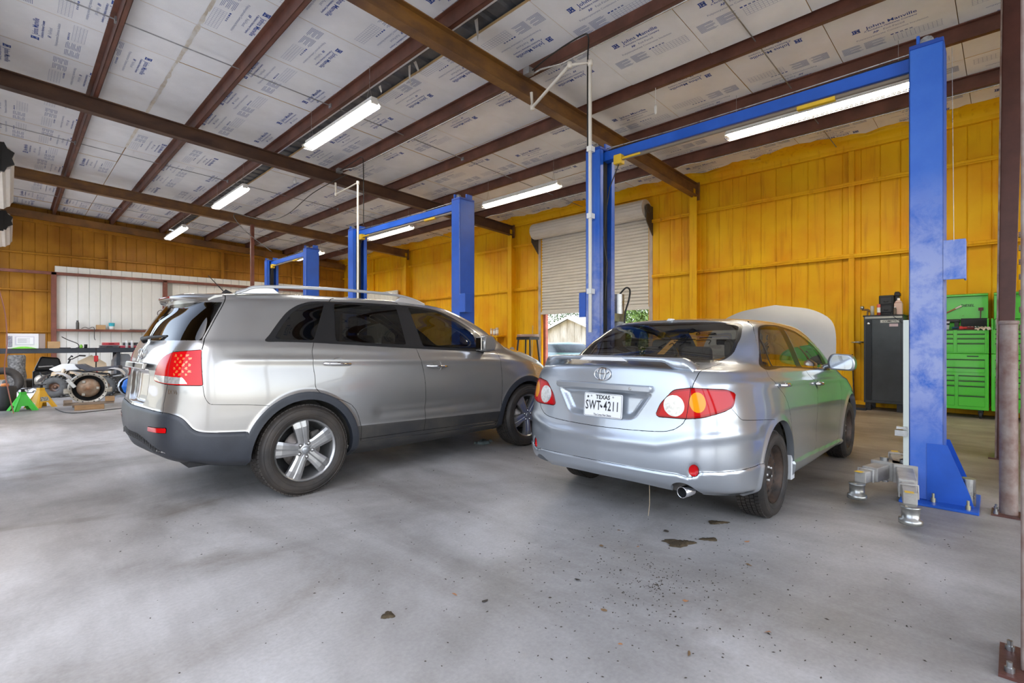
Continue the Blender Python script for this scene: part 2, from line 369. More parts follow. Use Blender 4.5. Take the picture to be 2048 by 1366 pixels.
# ================================================================ yellow wall with the roller door
wr = empty('wall_right', (11.75, 0, 0), kind='structure')
SW = .3075
def strip_mesh(name, z0, z1, m, w=SW, deep=.014):
    n = [(0, .0), (.03, .012), (.06, deep), (.5, deep + .004), (.94, deep), (.97, .012), (1, 0)]
    mb = MB(); vs = [(-d, (a - .5) * w, z) for z in (z0, z1) for a, d in n]; k = len(n)
    mb.add(vs, [(i + 1, i, k + i, k + i + 1) for i in range(k - 1)])
    mb.box((0, -w / 2, z0), (.05, w / 2, z1))
    me = bpy.data.meshes.new(name); me.from_pydata(mb.v, [], mb.f); me.materials.append(m); return me
DY0, DY1, DZ = 6.70, 10.46, 4.5
full = strip_mesh('wall_panel', 0, 5.12, M_foam); over = strip_mesh('wall_panel', DZ, 5.12, M_foam)
nst = int(round((23.5 + 6.8) / SW))
for i in range(nst):
    y = -6.8 + SW * (i + .5); inside = DY0 < y < DY1
    o = link('wall_panel', over if inside else full, wr, loc=(0, y, 0))
def gird(lo, hi, nm='girt', m=M_foam, par=wr, bev=.012): return MB().box(lo, hi).build(nm, m, par, bevel=bev, seg=2)
for z in (2.91, 4.32):
    for a, b_ in ((-6.8, DY0 - .12), (DY1 + .1, 23.5)):
        gird((-.105, a, z), (-.012, b_, z + .055)); gird((-.105, a, z - .03), (-.09, b_, z), 'girt_lip')
gird((-.12, -6.8, 4.98), (-.012, 23.5, 5.06), 'eave_strut')
gird((-.09, -6.8, 0), (-.012, DY0 - .12, .10), 'base_angle'); gird((-.09, DY1 + .1, 0), (-.012, 23.5, .10), 'base_angle')
M_colfoam = M_foam  # same plain foam as the wall panels
for y in (-.75, 5.4, 11.6, 17.72):                     # wall columns under the rafters
    mb = MB().box((-.27, y - .09, 0), (-.255, y + .09, 4.68)).box((-.255, y - .008, 0), (-.03, y + .008, 4.9)).box((-.04, y - .09, 0), (-.02, y + .09, 5.0))
    mb.build('column', M_foam, wr, bevel=.006)
for y in (2.26, 14.6, 20.6): gird((-.10, y - .05, .1), (-.012, y + .05, 4.98), 'wind_post')
# spray-foam bead closing the wall to the ceiling
mb = MB(); prev = None; ry = random.Random(21); y = -6.8; k = 0; wv = 0
while y < 23.5:
    wv = .78 * wv + ry.uniform(-.07, .07); w = .34 + wv
    x1 = -.03 - w; zc = zb(11.75 + x1) - .012
    ring = [(-.11, y, 5.03), (-.14, y, 5.09), (-.2, y, zc - .05), (-.2 - w * .35, y, zc - .028), (x1 + .06, y, zc - .012), (x1, y, zc + .006)]
    if prev: mb.add(prev + ring, [(i, i + 1, i + 7, i + 6) for i in range(5)], 0, True)
    prev = ring; y += .11
mb.build('foam_bead', M_foam, wr)
# roller door
d1 = empty('door_1', (11.75, 0, 0), kind='structure')
M_shut = mat('shutter_slat', (.74, .70, .64), .45, var=.12, vscale=2., stretch=(1, 1, 6), bump=.05)
mb = MB(); z = 2.15; pitch = .0885; ns = 27; prof = []
for i in range(ns):
    zb0 = z + i * pitch
    prof += [(.006, zb0), (-.016, zb0 + .006), (-.026, zb0 + .026), (-.026, zb0 + .056), (-.014, zb0 + .074), (.014, zb0 + .080)]
vs = [(.02 + x, y, zz) for y in (DY0 - .02, DY1 + .02) for x, zz in prof]; k = len(prof)
mb.add(vs, [(i, k + i, k + i + 1, i + 1) for i in range(k - 1)])
mb.build('curtain', M_shut, d1)
MB().box((-.02, DY0, 2.09), (.05, DY1, 2.16)).build('bottom_bar', M_shut, d1, bevel=.006)
mb = MB(); n = 36; prof = []
for i in range(n + 1):                                 # the rolled-up curtain: ribbed drum
    a = 2 * math.pi * i / n; r = .235 + (.008 if i % 2 else 0)
    prof.append((-.24 + r * math.cos(a), 4.64 + r * math.sin(a)))
vs = [(x, y, zz) for y in (DY0 - .05, DY1 + .06) for x, zz in prof]; k = n + 1
mb.add(vs, [(i, i + 1, k + i + 1, k + i) for i in range(n)], 0, False)
mb.add([(p[0], DY1 + .06, p[1]) for p in prof[:-1]], [tuple(range(n))]); mb.add([(p[0], DY0 - .05, p[1]) for p in prof[:-1]], [tuple(range(n))[::-1]])
mb.build('drum', M_shut, d1)
M_brk = mat('old_bracket', (.10, .075, .055), .6, var=.4, vscale=20.)
for y, s_ in ((DY0 - .10, 1), (DY1 + .10, -1)):
    mb = MB().box((-.34, y - .012, 4.32), (-.0, y + .012, 4.72)).lathe([(.0, -.03), (.10, -.03), (.12, -.015), (.12, .015), (.10, .03), (0, .03)], 20, 0, Matrix.Translation((-.24, y, 4.64)), 'y')
    mb.add([(-.34, y - .012, 4.32), (-.34, y + .012, 4.32), (0, y + .012, 3.95), (0, y - .012, 3.95), (0, y + .012, 4.32), (0, y - .012, 4.32)], [(0, 1, 2, 3), (0, 3, 5), (1, 4, 2)])
    mb.build('drum_bracket', M_brk, d1)
M_jamb = mat('rust_jamb', (.38, .11, .075), .6, var=.4, vscale=6.)
for y in (DY0 - .05, DY1 + .05): MB().box((-.03, y - .05, 0), (.16, y + .05, DZ)).build('door_guide', mat('pale_guide', (.55, .45, .38), .5, var=.3), d1, bevel=.004)
MB().box((.05, DY1 - .14, -.2), (.16, DY1 - .02, 2.1)).build('door_jamb', M_jamb, d1)
# ================================================================ far end wall
wb = empty('wall_back', (0, 23.5, 0), kind='structure')
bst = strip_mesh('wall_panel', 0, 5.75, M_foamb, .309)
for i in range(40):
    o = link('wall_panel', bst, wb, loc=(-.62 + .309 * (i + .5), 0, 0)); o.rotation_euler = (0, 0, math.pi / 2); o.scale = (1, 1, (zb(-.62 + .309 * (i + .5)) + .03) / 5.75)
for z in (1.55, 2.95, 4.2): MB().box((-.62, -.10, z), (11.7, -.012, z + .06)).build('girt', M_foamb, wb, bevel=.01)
M_fb2 = M_foamb
mb = MB(); vs = []
for x in (-.62, 11.7): vs += [(x, -.14, zr(x) - .34), (x, -.012, zr(x) - .34), (x, -.012, zr(x) - .2), (x, -.14, zr(x) - .2)]
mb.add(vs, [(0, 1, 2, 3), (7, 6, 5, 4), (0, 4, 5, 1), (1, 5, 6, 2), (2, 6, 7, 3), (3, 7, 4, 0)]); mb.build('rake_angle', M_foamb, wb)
for x in (2.6, 6.3, 9.2): MB().box((x - .06, -.12, 3.6), (x + .06, -.012, zr(x) - .3)).build('wind_post', M_foamb, wb, bevel=.008)
# brown end rafter tucked against the end wall
mb = MB(); vs = []
for x in (-.5, 11.6): vs += [(x, -.34, zr(x) - .24), (x, -.18, zr(x) - .24), (x, -.18, zr(x)), (x, -.34, zr(x))]
mb.add(vs, [(0, 1, 2, 3), (7, 6, 5, 4), (0, 4, 5, 1), (1, 5, 6, 2), (2, 6, 7, 3), (3, 7, 4, 0)]); mb.build('end_rafter', mat('amber_beam', (.30, .13, .025), .5, col2=(.12, .055, .02), vscale=1.2), wb)
# white sheeted bay with its red-primer frame
wsh = strip_mesh('white_panel', .05, 3.85, M_whitesheet, .305, .03)
for i in range(30):
    o = link('white_panel', wsh, wb, loc=(1.10 + .305 * (i + .5), -.16, 0)); o.rotation_euler = (0, 0, math.pi / 2)
for nm, lo, hi in (('frame_rail', (-.55, -.34, 3.53), (9.8, -.25, 3.63)), ('frame_post', (1.0, -.34, 0), (1.14, -.2, 3.62)), ('frame_post', (4.18, -.34, 0), (4.32, -.2, 3.6)),
                   ('frame_post', (7.4, -.34, 0), (7.54, -.2, 3.6)), ('frame_shelf', (1.14, -.46, 1.60), (4.25, -.2, 1.68))):
    MB().box(lo, hi).build(nm, M_redsteel, wb, bevel=.006)
wsr = strip_mesh('white_panel', .05, 3.42, M_whitesheet, .305, .03)
for i in range(16): link('white_panel', wsr, wr, loc=(-.16, 18.45 + .305 * (i + .5), 0))
MB().box((4.34, -.26, .1), (4.5, -.19, 3.5)).build('grey_flashing', mat('grey_flash', (.33, .33, .31), .5), wb)
# ================================================================ left wall: row of open roller doors the daylight comes through
wl = empty('wall_left', (-.62, 0, 0), kind='structure')
OPEN = [(-6.3, -2.3), (-.95, 3.9), (6.1, 10.2), (12.2, 16.4), (18.5, 22.6)]
M_wl = mat('left_wall_sheet', (.36, .20, .05), .5, var=.4, vscale=1.5)
segs = []; y = -6.8
for a, b_ in OPEN: segs.append((y, a)); y = b_
segs.append((y, 23.6))
for a, b_ in segs: MB().box((-.08, a, 0), (0, b_, 5.86)).build('wall_panel', M_wl, wl)
for a, b_ in OPEN: MB().box((-.08, a, 4.85), (0, b_, 5.86)).build('door_header', M_wl, wl)
for a, b_ in OPEN[3:]:
    for y in (a - .06, b_ + .06): MB().box((-.1, y - .06, 0), (.06, y + .06, 4.85)).build('door_jamb', mat('dark_jamb', (.055, .03, .028), .5, var=.3), wl, bevel=.005)
# rolled-up door drums of the two far bays
for k_, (a, b_) in enumerate(OPEN[3:]):
    dd = empty('door_%d' % (k_ + 2), (-.21, 0, 4.40), kind='structure'); b_ -= .7
    n = 28; prof = [((.26 + (.018 if i % 2 else 0)) * math.cos(2 * math.pi * i / n), (.26 + (.018 if i % 2 else 0)) * math.sin(2 * math.pi * i / n)) for i in range(n)]
    MB().prism(prof, a + .05, b_ - .05, 'y').build('drum', M_shut, dd)
    MB().tube([(0, a - .25, 0), (0, b_ + .1, 0)], .03, 10).build('axle', M_steel, dd)
    n = 18; prof = [((.24 + (.05 if i % 2 else 0)) * math.cos(2 * math.pi * i / n), (.24 + (.05 if i % 2 else 0)) * math.sin(2 * math.pi * i / n)) for i in range(n)]
    MB().prism(prof, a - .02, a + .05, 'y').build('end_ring', M_black, dd)
    MB().box((-.3, a - .08, -.3), (.1, a - .05, .2)).build('bracket', M_black, dd)
# unseen hall end behind the camera: header only, left wide open to admit light
wf = empty('wall_front', (0, -6.8, 0), kind='structure')
MB().box((-.62, -.08, 4.6), (11.75, 0, 5.9)).build('door_header', M_wl, wf)
MB().box((8.2, -.08, 0), (11.75, 0, 4.6)).build('wall_panel', M_foam, wf)
# ================================================================ car surfaces
def nat_spline(t, P, tt):
    """natural cubic spline through P (n,d) at t, evaluated at tt"""
    n = len(t); h = np.diff(t); A = np.zeros((n, n)); B = np.zeros((n,) + P.shape[1:])
    A[0, 0] = A[-1, -1] = 1
    for i in range(1, n - 1):
        A[i, i - 1] = h[i - 1]; A[i, i] = 2 * (h[i - 1] + h[i]); A[i, i + 1] = h[i]
        B[i] = 6 * ((P[i + 1] - P[i]) / h[i] - (P[i] - P[i - 1]) / h[i - 1])
    Mm = np.linalg.solve(A, B.reshape(n, -1)).reshape(B.shape)
    k = np.clip(np.searchsorted(t, tt) - 1, 0, n - 2); hh = h[k]
    a = (t[k + 1] - tt) / hh; b = (tt - t[k]) / hh; sh = (-1,) + (1,) * (P.ndim - 1)
    a = a.reshape(sh); b = b.reshape(sh); hh = hh.reshape(sh)
    return a * P[k] + b * P[k + 1] + ((a ** 3 - a) * Mm[k] + (b ** 3 - b) * Mm[k + 1]) * hh ** 2 / 6
def pchip(t, P, tt):
    n = len(t); h = np.diff(t); sh = (-1,) + (1,) * (P.ndim - 1); hh = h.reshape(sh)
    d = np.diff(P, axis=0) / hh; m = np.zeros_like(P)
    w1 = (2 * h[1:] + h[:-1]).reshape(sh); w2 = (h[1:] + 2 * h[:-1]).reshape(sh)
    with np.errstate(divide='ignore', invalid='ignore'):
        hm = (w1 + w2) / (w1 / d[:-1] + w2 / d[1:])
    m[1:-1] = np.where(d[:-1] * d[1:] > 0, hm, 0); m[0] = d[0]; m[-1] = d[-1]
    k = np.clip(np.searchsorted(t, tt) - 1, 0, n - 2); s = ((tt - t[k]) / h[k]).reshape(sh); H = h[k].reshape(sh)
    return (2 * s ** 3 - 3 * s ** 2 + 1) * P[k] + (s ** 3 - 2 * s ** 2 + s) * H * m[k] + (-2 * s ** 3 + 3 * s ** 2) * P[k + 1] + (s ** 3 - s ** 2) * H * m[k + 1]
FLIP = np.array([1, -1, 1.])
def car_grid(cols, ni, nj, smooth=2):
    """cols: front centre -> right side -> rear centre, each a list of ring points bottom -> roof centre line"""
    C = np.array(cols, float); nc, nr = C.shape[:2]
    E = np.concatenate([(C[2:0:-1]) * FLIP, C, (C[-2:-4:-1]) * FLIP])          # mirror ghosts
    t = np.concatenate([[0], np.cumsum(np.linalg.norm(np.diff(E[:, 1:6], axis=0), axis=2).mean(1) + .02)])
    ui = np.linspace(t[2], t[2 + nc - 1], ni)
    G = nat_spline(t, E, ui)                                                   # (ni, nr, 3)
    G = np.concatenate([G, G[:, -2:-3:-1] * FLIP], axis=1)
    tv = np.concatenate([[0], np.cumsum(np.linalg.norm(np.diff(G, axis=1), axis=2).mean(0) + .01)])
    vj = np.linspace(0, tv[nr - 1], nj)
    S = pchip(tv, G.transpose(1, 0, 2), vj).transpose(1, 0, 2)                 # (ni, nj, 3)
    for _ in range(smooth):
        for ax in (0, 1):
            Q = S.copy()
            sl = [slice(None)] * 3; a = sl.copy(); b = sl.copy(); c = sl.copy()
            a[ax] = slice(0, -2); b[ax] = slice(1, -1); c[ax] = slice(2, None)
            Q[tuple(b)] = .25 * S[tuple(a)] + .5 * S[tuple(b)] + .25 * S[tuple(c)]
            S = Q
    S[0, :, 1] = 0; S[-1, :, 1] = 0; S[:, -1, 1] = 0
    return S, (ui - t[2]) / (t[2 + nc - 1] - t[2]), vj / vj[-1]
def grid_normals(S):
    du = np.gradient(S, axis=0); dv = np.gradient(S, axis=1); N = np.cross(du, dv)
    N /= np.maximum(np.linalg.norm(N, axis=2, keepdims=True), 1e-9)
    N[0, :, 1] = 0; N[-1, :, 1] = 0; N[:, -1, 1] = 0
    N /= np.maximum(np.linalg.norm(N, axis=2, keepdims=True), 1e-9)
    return N
def dens(pts, closed=True, n=6):
    """Catmull-Rom densified outline"""
    P = np.array(pts, float); k = len(P); o = []
    rng = range(k) if closed else range(k - 1)
    for i in rng:
        p0 = P[(i - 1) % k] if closed or i > 0 else P[0]; p1 = P[i]; p2 = P[(i + 1) % k]; p3 = P[(i + 2) % k] if closed or i + 2 < k else P[-1]
        for q in range(n):
            s = q / n; o.append(.5 * ((2 * p1) + (-p0 + p2) * s + (2 * p0 - 5 * p1 + 4 * p2 - p3) * s * s + (-p0 + 3 * p1 - 3 * p2 + p3) * s ** 3))
    if not closed: o.append(P[-1])
    return np.array(o)
def rounded(pts, r, n=4):
    """polygon with rounded corners; r scalar or per-corner list"""
    P = np.array(pts, float); k = len(P); o = []
    for i in range(k):
        rr = r[i] if isinstance(r, (list, tuple)) else r
        a = P[i - 1] - P[i]; b = P[(i + 1) % k] - P[i]; la, lb = np.linalg.norm(a), np.linalg.norm(b)
        q = min(rr, la * .45, lb * .45); p0 = P[i] + a / la * q; p1 = P[i] + b / lb * q
        for s in np.linspace(0, 1, n + 1): o.append((1 - s) ** 2 * p0 + 2 * s * (1 - s) * P[i] + s * s * p1)
    return np.array(o)
def sdf(X, poly):
    """signed distance (negative inside) of points X (n,2) to a closed polygon"""
    P = np.asarray(poly); Q = np.roll(P, -1, 0); best = np.full(len(X), 1e9); ins = np.zeros(len(X), bool)
    for a, b in zip(P, Q):
        e = b - a; l2 = e @ e
        if l2 < 1e-14: continue
        w = X - a; t = np.clip(w @ e / l2, 0, 1); d = w - t[:, None] * e; best = np.minimum(best, (d * d).sum(1))
        c = ((a[1] <= X[:, 1]) & (b[1] > X[:, 1])) | ((b[1] <= X[:, 1]) & (a[1] > X[:, 1]))
        if abs(e[1]) > 1e-12: ins ^= c & (X[:, 0] < a[0] + (X[:, 1] - a[1]) / e[1] * e[0])
    d = np.sqrt(best); return np.where(ins, -d, d)
def pdist(X, line):
    """distance of points to an open polyline"""
    P = np.asarray(line, float); best = np.full(len(X), 1e9)
    for a, b in zip(P[:-1], P[1:]):
        e = b - a; l2 = max(e @ e, 1e-14); w = X - a; t = np.clip(w @ e / l2, 0, 1); d = w - t[:, None] * e; best = np.minimum(best, (d * d).sum(1))
    return np.sqrt(best)
def sline(X, line):
    """signed distance of points to an open polyline (sign = side); far points keep a large value"""
    P = np.asarray(line, float); best = np.full(len(X), 1e9); sg = np.ones(len(X))
    for a, b in zip(P[:-1], P[1:]):
        e = b - a; l2 = max(e @ e, 1e-14); w = X - a; tr = w @ e / l2; t = np.clip(tr, 0, 1); d = w - t[:, None] * e; q = (d * d).sum(1)
        k = q < best - 1e-12; best = np.where(k, q, best); sg = np.where(k, np.where(e[0] * w[:, 1] - e[1] * w[:, 0] >= 0, 1., -1.), sg)
    d = np.sqrt(best) * sg; return np.where(np.abs(d) > .06, .06, d)
class Skin:
    """triangle skin that can be cut along implicit curves and split into labelled panels"""
    def __init__(s, S):
        ni, nj = S.shape[:2]; s.V = S.reshape(-1, 3).copy(); s.N = grid_normals(S).reshape(-1, 3)
        i, j = np.meshgrid(np.arange(ni - 1), np.arange(nj - 1), indexing='ij'); a = (i * nj + j).ravel(); b = a + nj; c = b + 1; d = a + 1
        s.T = np.concatenate([np.stack([a, c, d], 1), np.stack([a, b, c], 1)]); s.L = np.array(['body'] * len(s.T), dtype='<U24')
    def cut(s, d, eps=.0012):
        d = np.where(np.abs(d) < eps, 0., d); sg = np.sign(d)
        T = s.T; g = sg[T]; mixed = (g.min(1) < 0) & (g.max(1) > 0)
        if not mixed.any(): s.d = d; return d
        V = [s.V]; N = [s.N]; D = [d]; nv = len(s.V); cache = {}; newT = []; newL = []; nV = []; nN = []
        def ep(a, b):
            nonlocal nv
            k = (a, b) if a < b else (b, a)
            if k in cache: return cache[k]
            t = d[k[0]] / (d[k[0]] - d[k[1]]); nV.append(s.V[k[0]] * (1 - t) + s.V[k[1]] * t); n_ = s.N[k[0]] * (1 - t) + s.N[k[1]] * t
            nN.append(n_ / max(np.linalg.norm(n_), 1e-9)); cache[k] = nv; nv += 1; return nv - 1
        for tri, lab in zip(T[mixed].tolist(), s.L[mixed]):
            q = [sg[v] for v in tri]
            if 0 in q:
                z = q.index(0); a, b, c = tri[z], tri[(z + 1) % 3], tri[(z + 2) % 3]; m = ep(b, c)
                newT += [(a, b, m), (a, m, c)]; newL += [lab, lab]
            else:
                o = [k for k in range(3) if q[k] * sum(q) < 0][0]; a, b, c = tri[o], tri[(o + 1) % 3], tri[(o + 2) % 3]; m1 = ep(a, b); m2 = ep(a, c)
                newT += [(a, m1, m2), (m1, b, c), (m1, c, m2)]; newL += [lab] * 3
        s.V = np.concatenate([s.V, np.array(nV)]); s.N = np.concatenate([s.N, np.array(nN)])
        s.T = np.concatenate([T[~mixed], np.array(newT)]); s.L = np.concatenate([s.L[~mixed], np.array(newL, dtype='<U24')])
        s.d = np.concatenate([d, np.zeros(len(nV))]); return s.d
    def cen(s): return s.V[s.T].mean(1)
    def region(s, name, f, where=None, only=None, seam=0., seamname='seam'):
        """label the triangles with f<0 (f: points->distance); seam: half width of a dark gap around the outline"""
        m = lambda: np.ones(len(s.T), bool) if where is None else where(s.cen())
        o = lambda: np.ones(len(s.T), bool) if only is None else np.isin(s.L, only)
        if seam:
            s.cut(f(s.V) - seam); s.cut(f(s.V) + seam)
            c = f(s.cen()); k = m() & o()
            s.L[k & (c < -seam)] = name; s.L[k & (np.abs(c) <= seam)] = seamname
        else:
            s.cut(f(s.V)); c = f(s.cen()); s.L[m() & o() & (c < 0)] = name
    def line(s, pts2, proj, w=.003, where=None, only=None, name='seam'):
        f = lambda P: sline(proj(P), pts2)
        s.cut(f(s.V) - w, .0006); s.cut(f(s.V) + w, .0006); k = np.abs(f(s.cen())) < w
        if where is not None: k &= where(s.cen())
        if only is not None: k &= np.isin(s.L, only)
        s.L[k] = name
    def part(s, labels, both=True, side=1, push=0., lip=0., where=None):
        """(verts, normals, tris) of the panels with these labels; lip: turn the open edge inwards"""
        k_ = np.isin(s.L, labels)
        if where is not None: k_ &= where(s.cen())
        T = s.T[k_]
        if not len(T): return None
        u, inv = np.unique(T, return_inverse=True); V = s.V[u] + s.N[u] * -push; N = s.N[u]; T = inv.reshape(-1, 3)
        if lip:
            e = np.sort(np.concatenate([T[:, [0, 1]], T[:, [1, 2]], T[:, [2, 0]]]), 1); uq, cnt = np.unique(e, axis=0, return_counts=True)
            be = set(map(tuple, uq[cnt == 1].tolist())); dirs = np.concatenate([T[:, [0, 1]], T[:, [1, 2]], T[:, [2, 0]]]).tolist()
            be_d = [(a, b) for a, b in dirs if ((a, b) if a < b else (b, a)) in be]
            be_d = [(a, b) for a, b in be_d if not (abs(V[a, 1]) < 1e-4 and abs(V[b, 1]) < 1e-4)]
            vs = sorted({a for e_ in be_d for a in e_}); mp = {v: len(V) + i for i, v in enumerate(vs)}
            if vs:
                V = np.concatenate([V, V[vs] - N[vs] * lip]); N = np.concatenate([N, N[vs]])
                T = np.concatenate([T, np.array([(b, a, mp[a]) for a, b in be_d] + [(b, mp[a], mp[b]) for a, b in be_d])])
        if not both:
            if side < 0: V, N, T = V * FLIP, N * FLIP, T[:, ::-1]
            return V, N, T
        return np.concatenate([V, V * FLIP]), np.concatenate([N, N * FLIP]), np.concatenate([T, T[:, ::-1] + len(V)])
def skin_obj(name, vnt, m, parent, **kw):
    if vnt is None: return None
    V, N, T = vnt; me = bpy.data.meshes.new(name)
    me.vertices.add(len(V)); me.vertices.foreach_set('co', V.astype(np.float32).ravel())
    me.loops.add(len(T) * 3); me.loops.foreach_set('vertex_index', T.astype(np.int32).ravel())
    me.polygons.add(len(T)); me.polygons.foreach_set('loop_start', np.arange(0, len(T) * 3, 3, dtype=np.int32)); me.polygons.foreach_set('loop_total', np.full(len(T), 3, dtype=np.int32))
    me.polygons.foreach_set('use_smooth', np.ones(len(T), bool)); me.update(calc_edges=True); me.validate()
    me.normals_split_custom_set_from_vertices(N.astype(np.float32).tolist())
    me.materials.append(m); return link(name, me, parent, **kw)
XZ = lambda P: P[:, [0, 2]]
YZ = lambda P: P[:, [1, 2]]
XY = lambda P: P[:, [0, 1]]
def smooth01(x): x = np.clip(x, 0, 1); return x * x * (3 - 2 * x)
SUV_COLS = [
 # front centre, front half, front corner, front wheel, A pillar, mid front door, B pillar, mid rear door, rear wheel, quarter, rear corner, rear half, rear centre
 [(3.50,0,.25),(3.60,0,.38),(3.64,0,.55),(3.64,0,.75),(3.62,0,.90),(3.55,0,1.00),(3.20,0,1.13),(2.80,0,1.195),(2.42,0,1.425),(1.96,0,1.612),(1.78,0,1.654),(1.68,0,1.672)],
 [(3.42,.42,.25),(3.52,.46,.38),(3.56,.48,.55),(3.56,.48,.75),(3.53,.47,.90),(3.45,.46,.99),(3.14,.43,1.12),(2.76,.40,1.19),(2.38,.375,1.42),(1.92,.345,1.607),(1.74,.28,1.652),(1.64,0,1.674)],
 [(3.20,.72,.25),(3.28,.80,.36),(3.30,.83,.52),(3.28,.82,.75),(3.22,.78,.92),(3.12,.72,1.00),(2.94,.67,1.09),(2.68,.62,1.178),(2.30,.565,1.412),(1.85,.505,1.603),(1.66,.42,1.652),(1.57,0,1.680)],
 [(2.70,.80,.25),(2.70,.92,.32),(2.70,.955,.50),(2.70,.95,.78),(2.70,.91,.98),(2.68,.845,1.07),(2.63,.79,1.12),(2.57,.745,1.165),(2.21,.665,1.408),(1.77,.59,1.60),(1.56,.47,1.656),(1.48,0,1.686)],
 [(2.28,.80,.25),(2.28,.90,.31),(2.28,.94,.48),(2.28,.948,.76),(2.29,.93,1.00),(2.33,.895,1.095),(2.36,.86,1.13),(2.40,.82,1.16),(2.09,.72,1.405),(1.66,.635,1.597),(1.44,.50,1.660),(1.35,0,1.692)],
 [(1.72,.80,.24),(1.72,.90,.31),(1.72,.938,.48),(1.72,.947,.76),(1.72,.930,1.02),(1.73,.905,1.135),(1.74,.89,1.16),(1.75,.872,1.18),(1.60,.775,1.41),(1.34,.675,1.602),(1.18,.53,1.666),(1.12,0,1.698)],
 [(1.20,.80,.24),(1.20,.90,.31),(1.20,.938,.48),(1.20,.945,.76),(1.20,.93,1.03),(1.20,.91,1.15),(1.20,.895,1.175),(1.20,.878,1.195),(1.13,.785,1.42),(1.01,.69,1.605),(.92,.54,1.668),(.88,0,1.699)],
 [(.60,.80,.24),(.60,.905,.32),(.60,.942,.49),(.60,.948,.77),(.60,.93,1.05),(.60,.908,1.175),(.60,.893,1.20),(.59,.876,1.22),(.55,.787,1.43),(.48,.70,1.60),(.44,.545,1.664),(.42,0,1.696)],
 [(.00,.80,.26),(.00,.925,.34),(.00,.955,.52),(.00,.955,.79),(.00,.925,1.07),(.00,.898,1.205),(.01,.885,1.23),(.01,.868,1.25),(.02,.785,1.44),(.03,.70,1.592),(.02,.545,1.657),(.02,0,1.688)],
 [(-.48,.80,.32),(-.50,.915,.38),(-.50,.94,.55),(-.50,.935,.80),(-.49,.905,1.08),(-.47,.875,1.22),(-.46,.862,1.245),(-.45,.845,1.265),(-.40,.765,1.44),(-.34,.685,1.575),(-.33,.53,1.638),(-.32,0,1.672)],
 [(-.80,.66,.37),(-.87,.765,.43),(-.895,.80,.60),(-.865,.80,.84),(-.84,.785,1.06),(-.80,.765,1.20),(-.785,.755,1.235),(-.77,.745,1.262),(-.67,.69,1.435),(-.575,.63,1.56),(-.545,.49,1.62),(-.53,0,1.654)],
 [(-.93,.40,.39),(-.995,.45,.45),(-1.03,.47,.62),(-.985,.47,.85),(-.955,.46,1.06),(-.915,.45,1.19),(-.90,.445,1.225),(-.885,.44,1.255),(-.79,.41,1.43),(-.70,.375,1.55),(-.67,.30,1.605),(-.65,0,1.640)],
 [(-.96,0,.39),(-1.03,0,.45),(-1.065,0,.62),(-1.01,0,.855),(-.98,0,1.06),(-.94,0,1.185),(-.925,0,1.22),(-.91,0,1.25),(-.82,0,1.425),(-.735,0,1.545),(-.71,0,1.60),(-.69,0,1.635)],
]
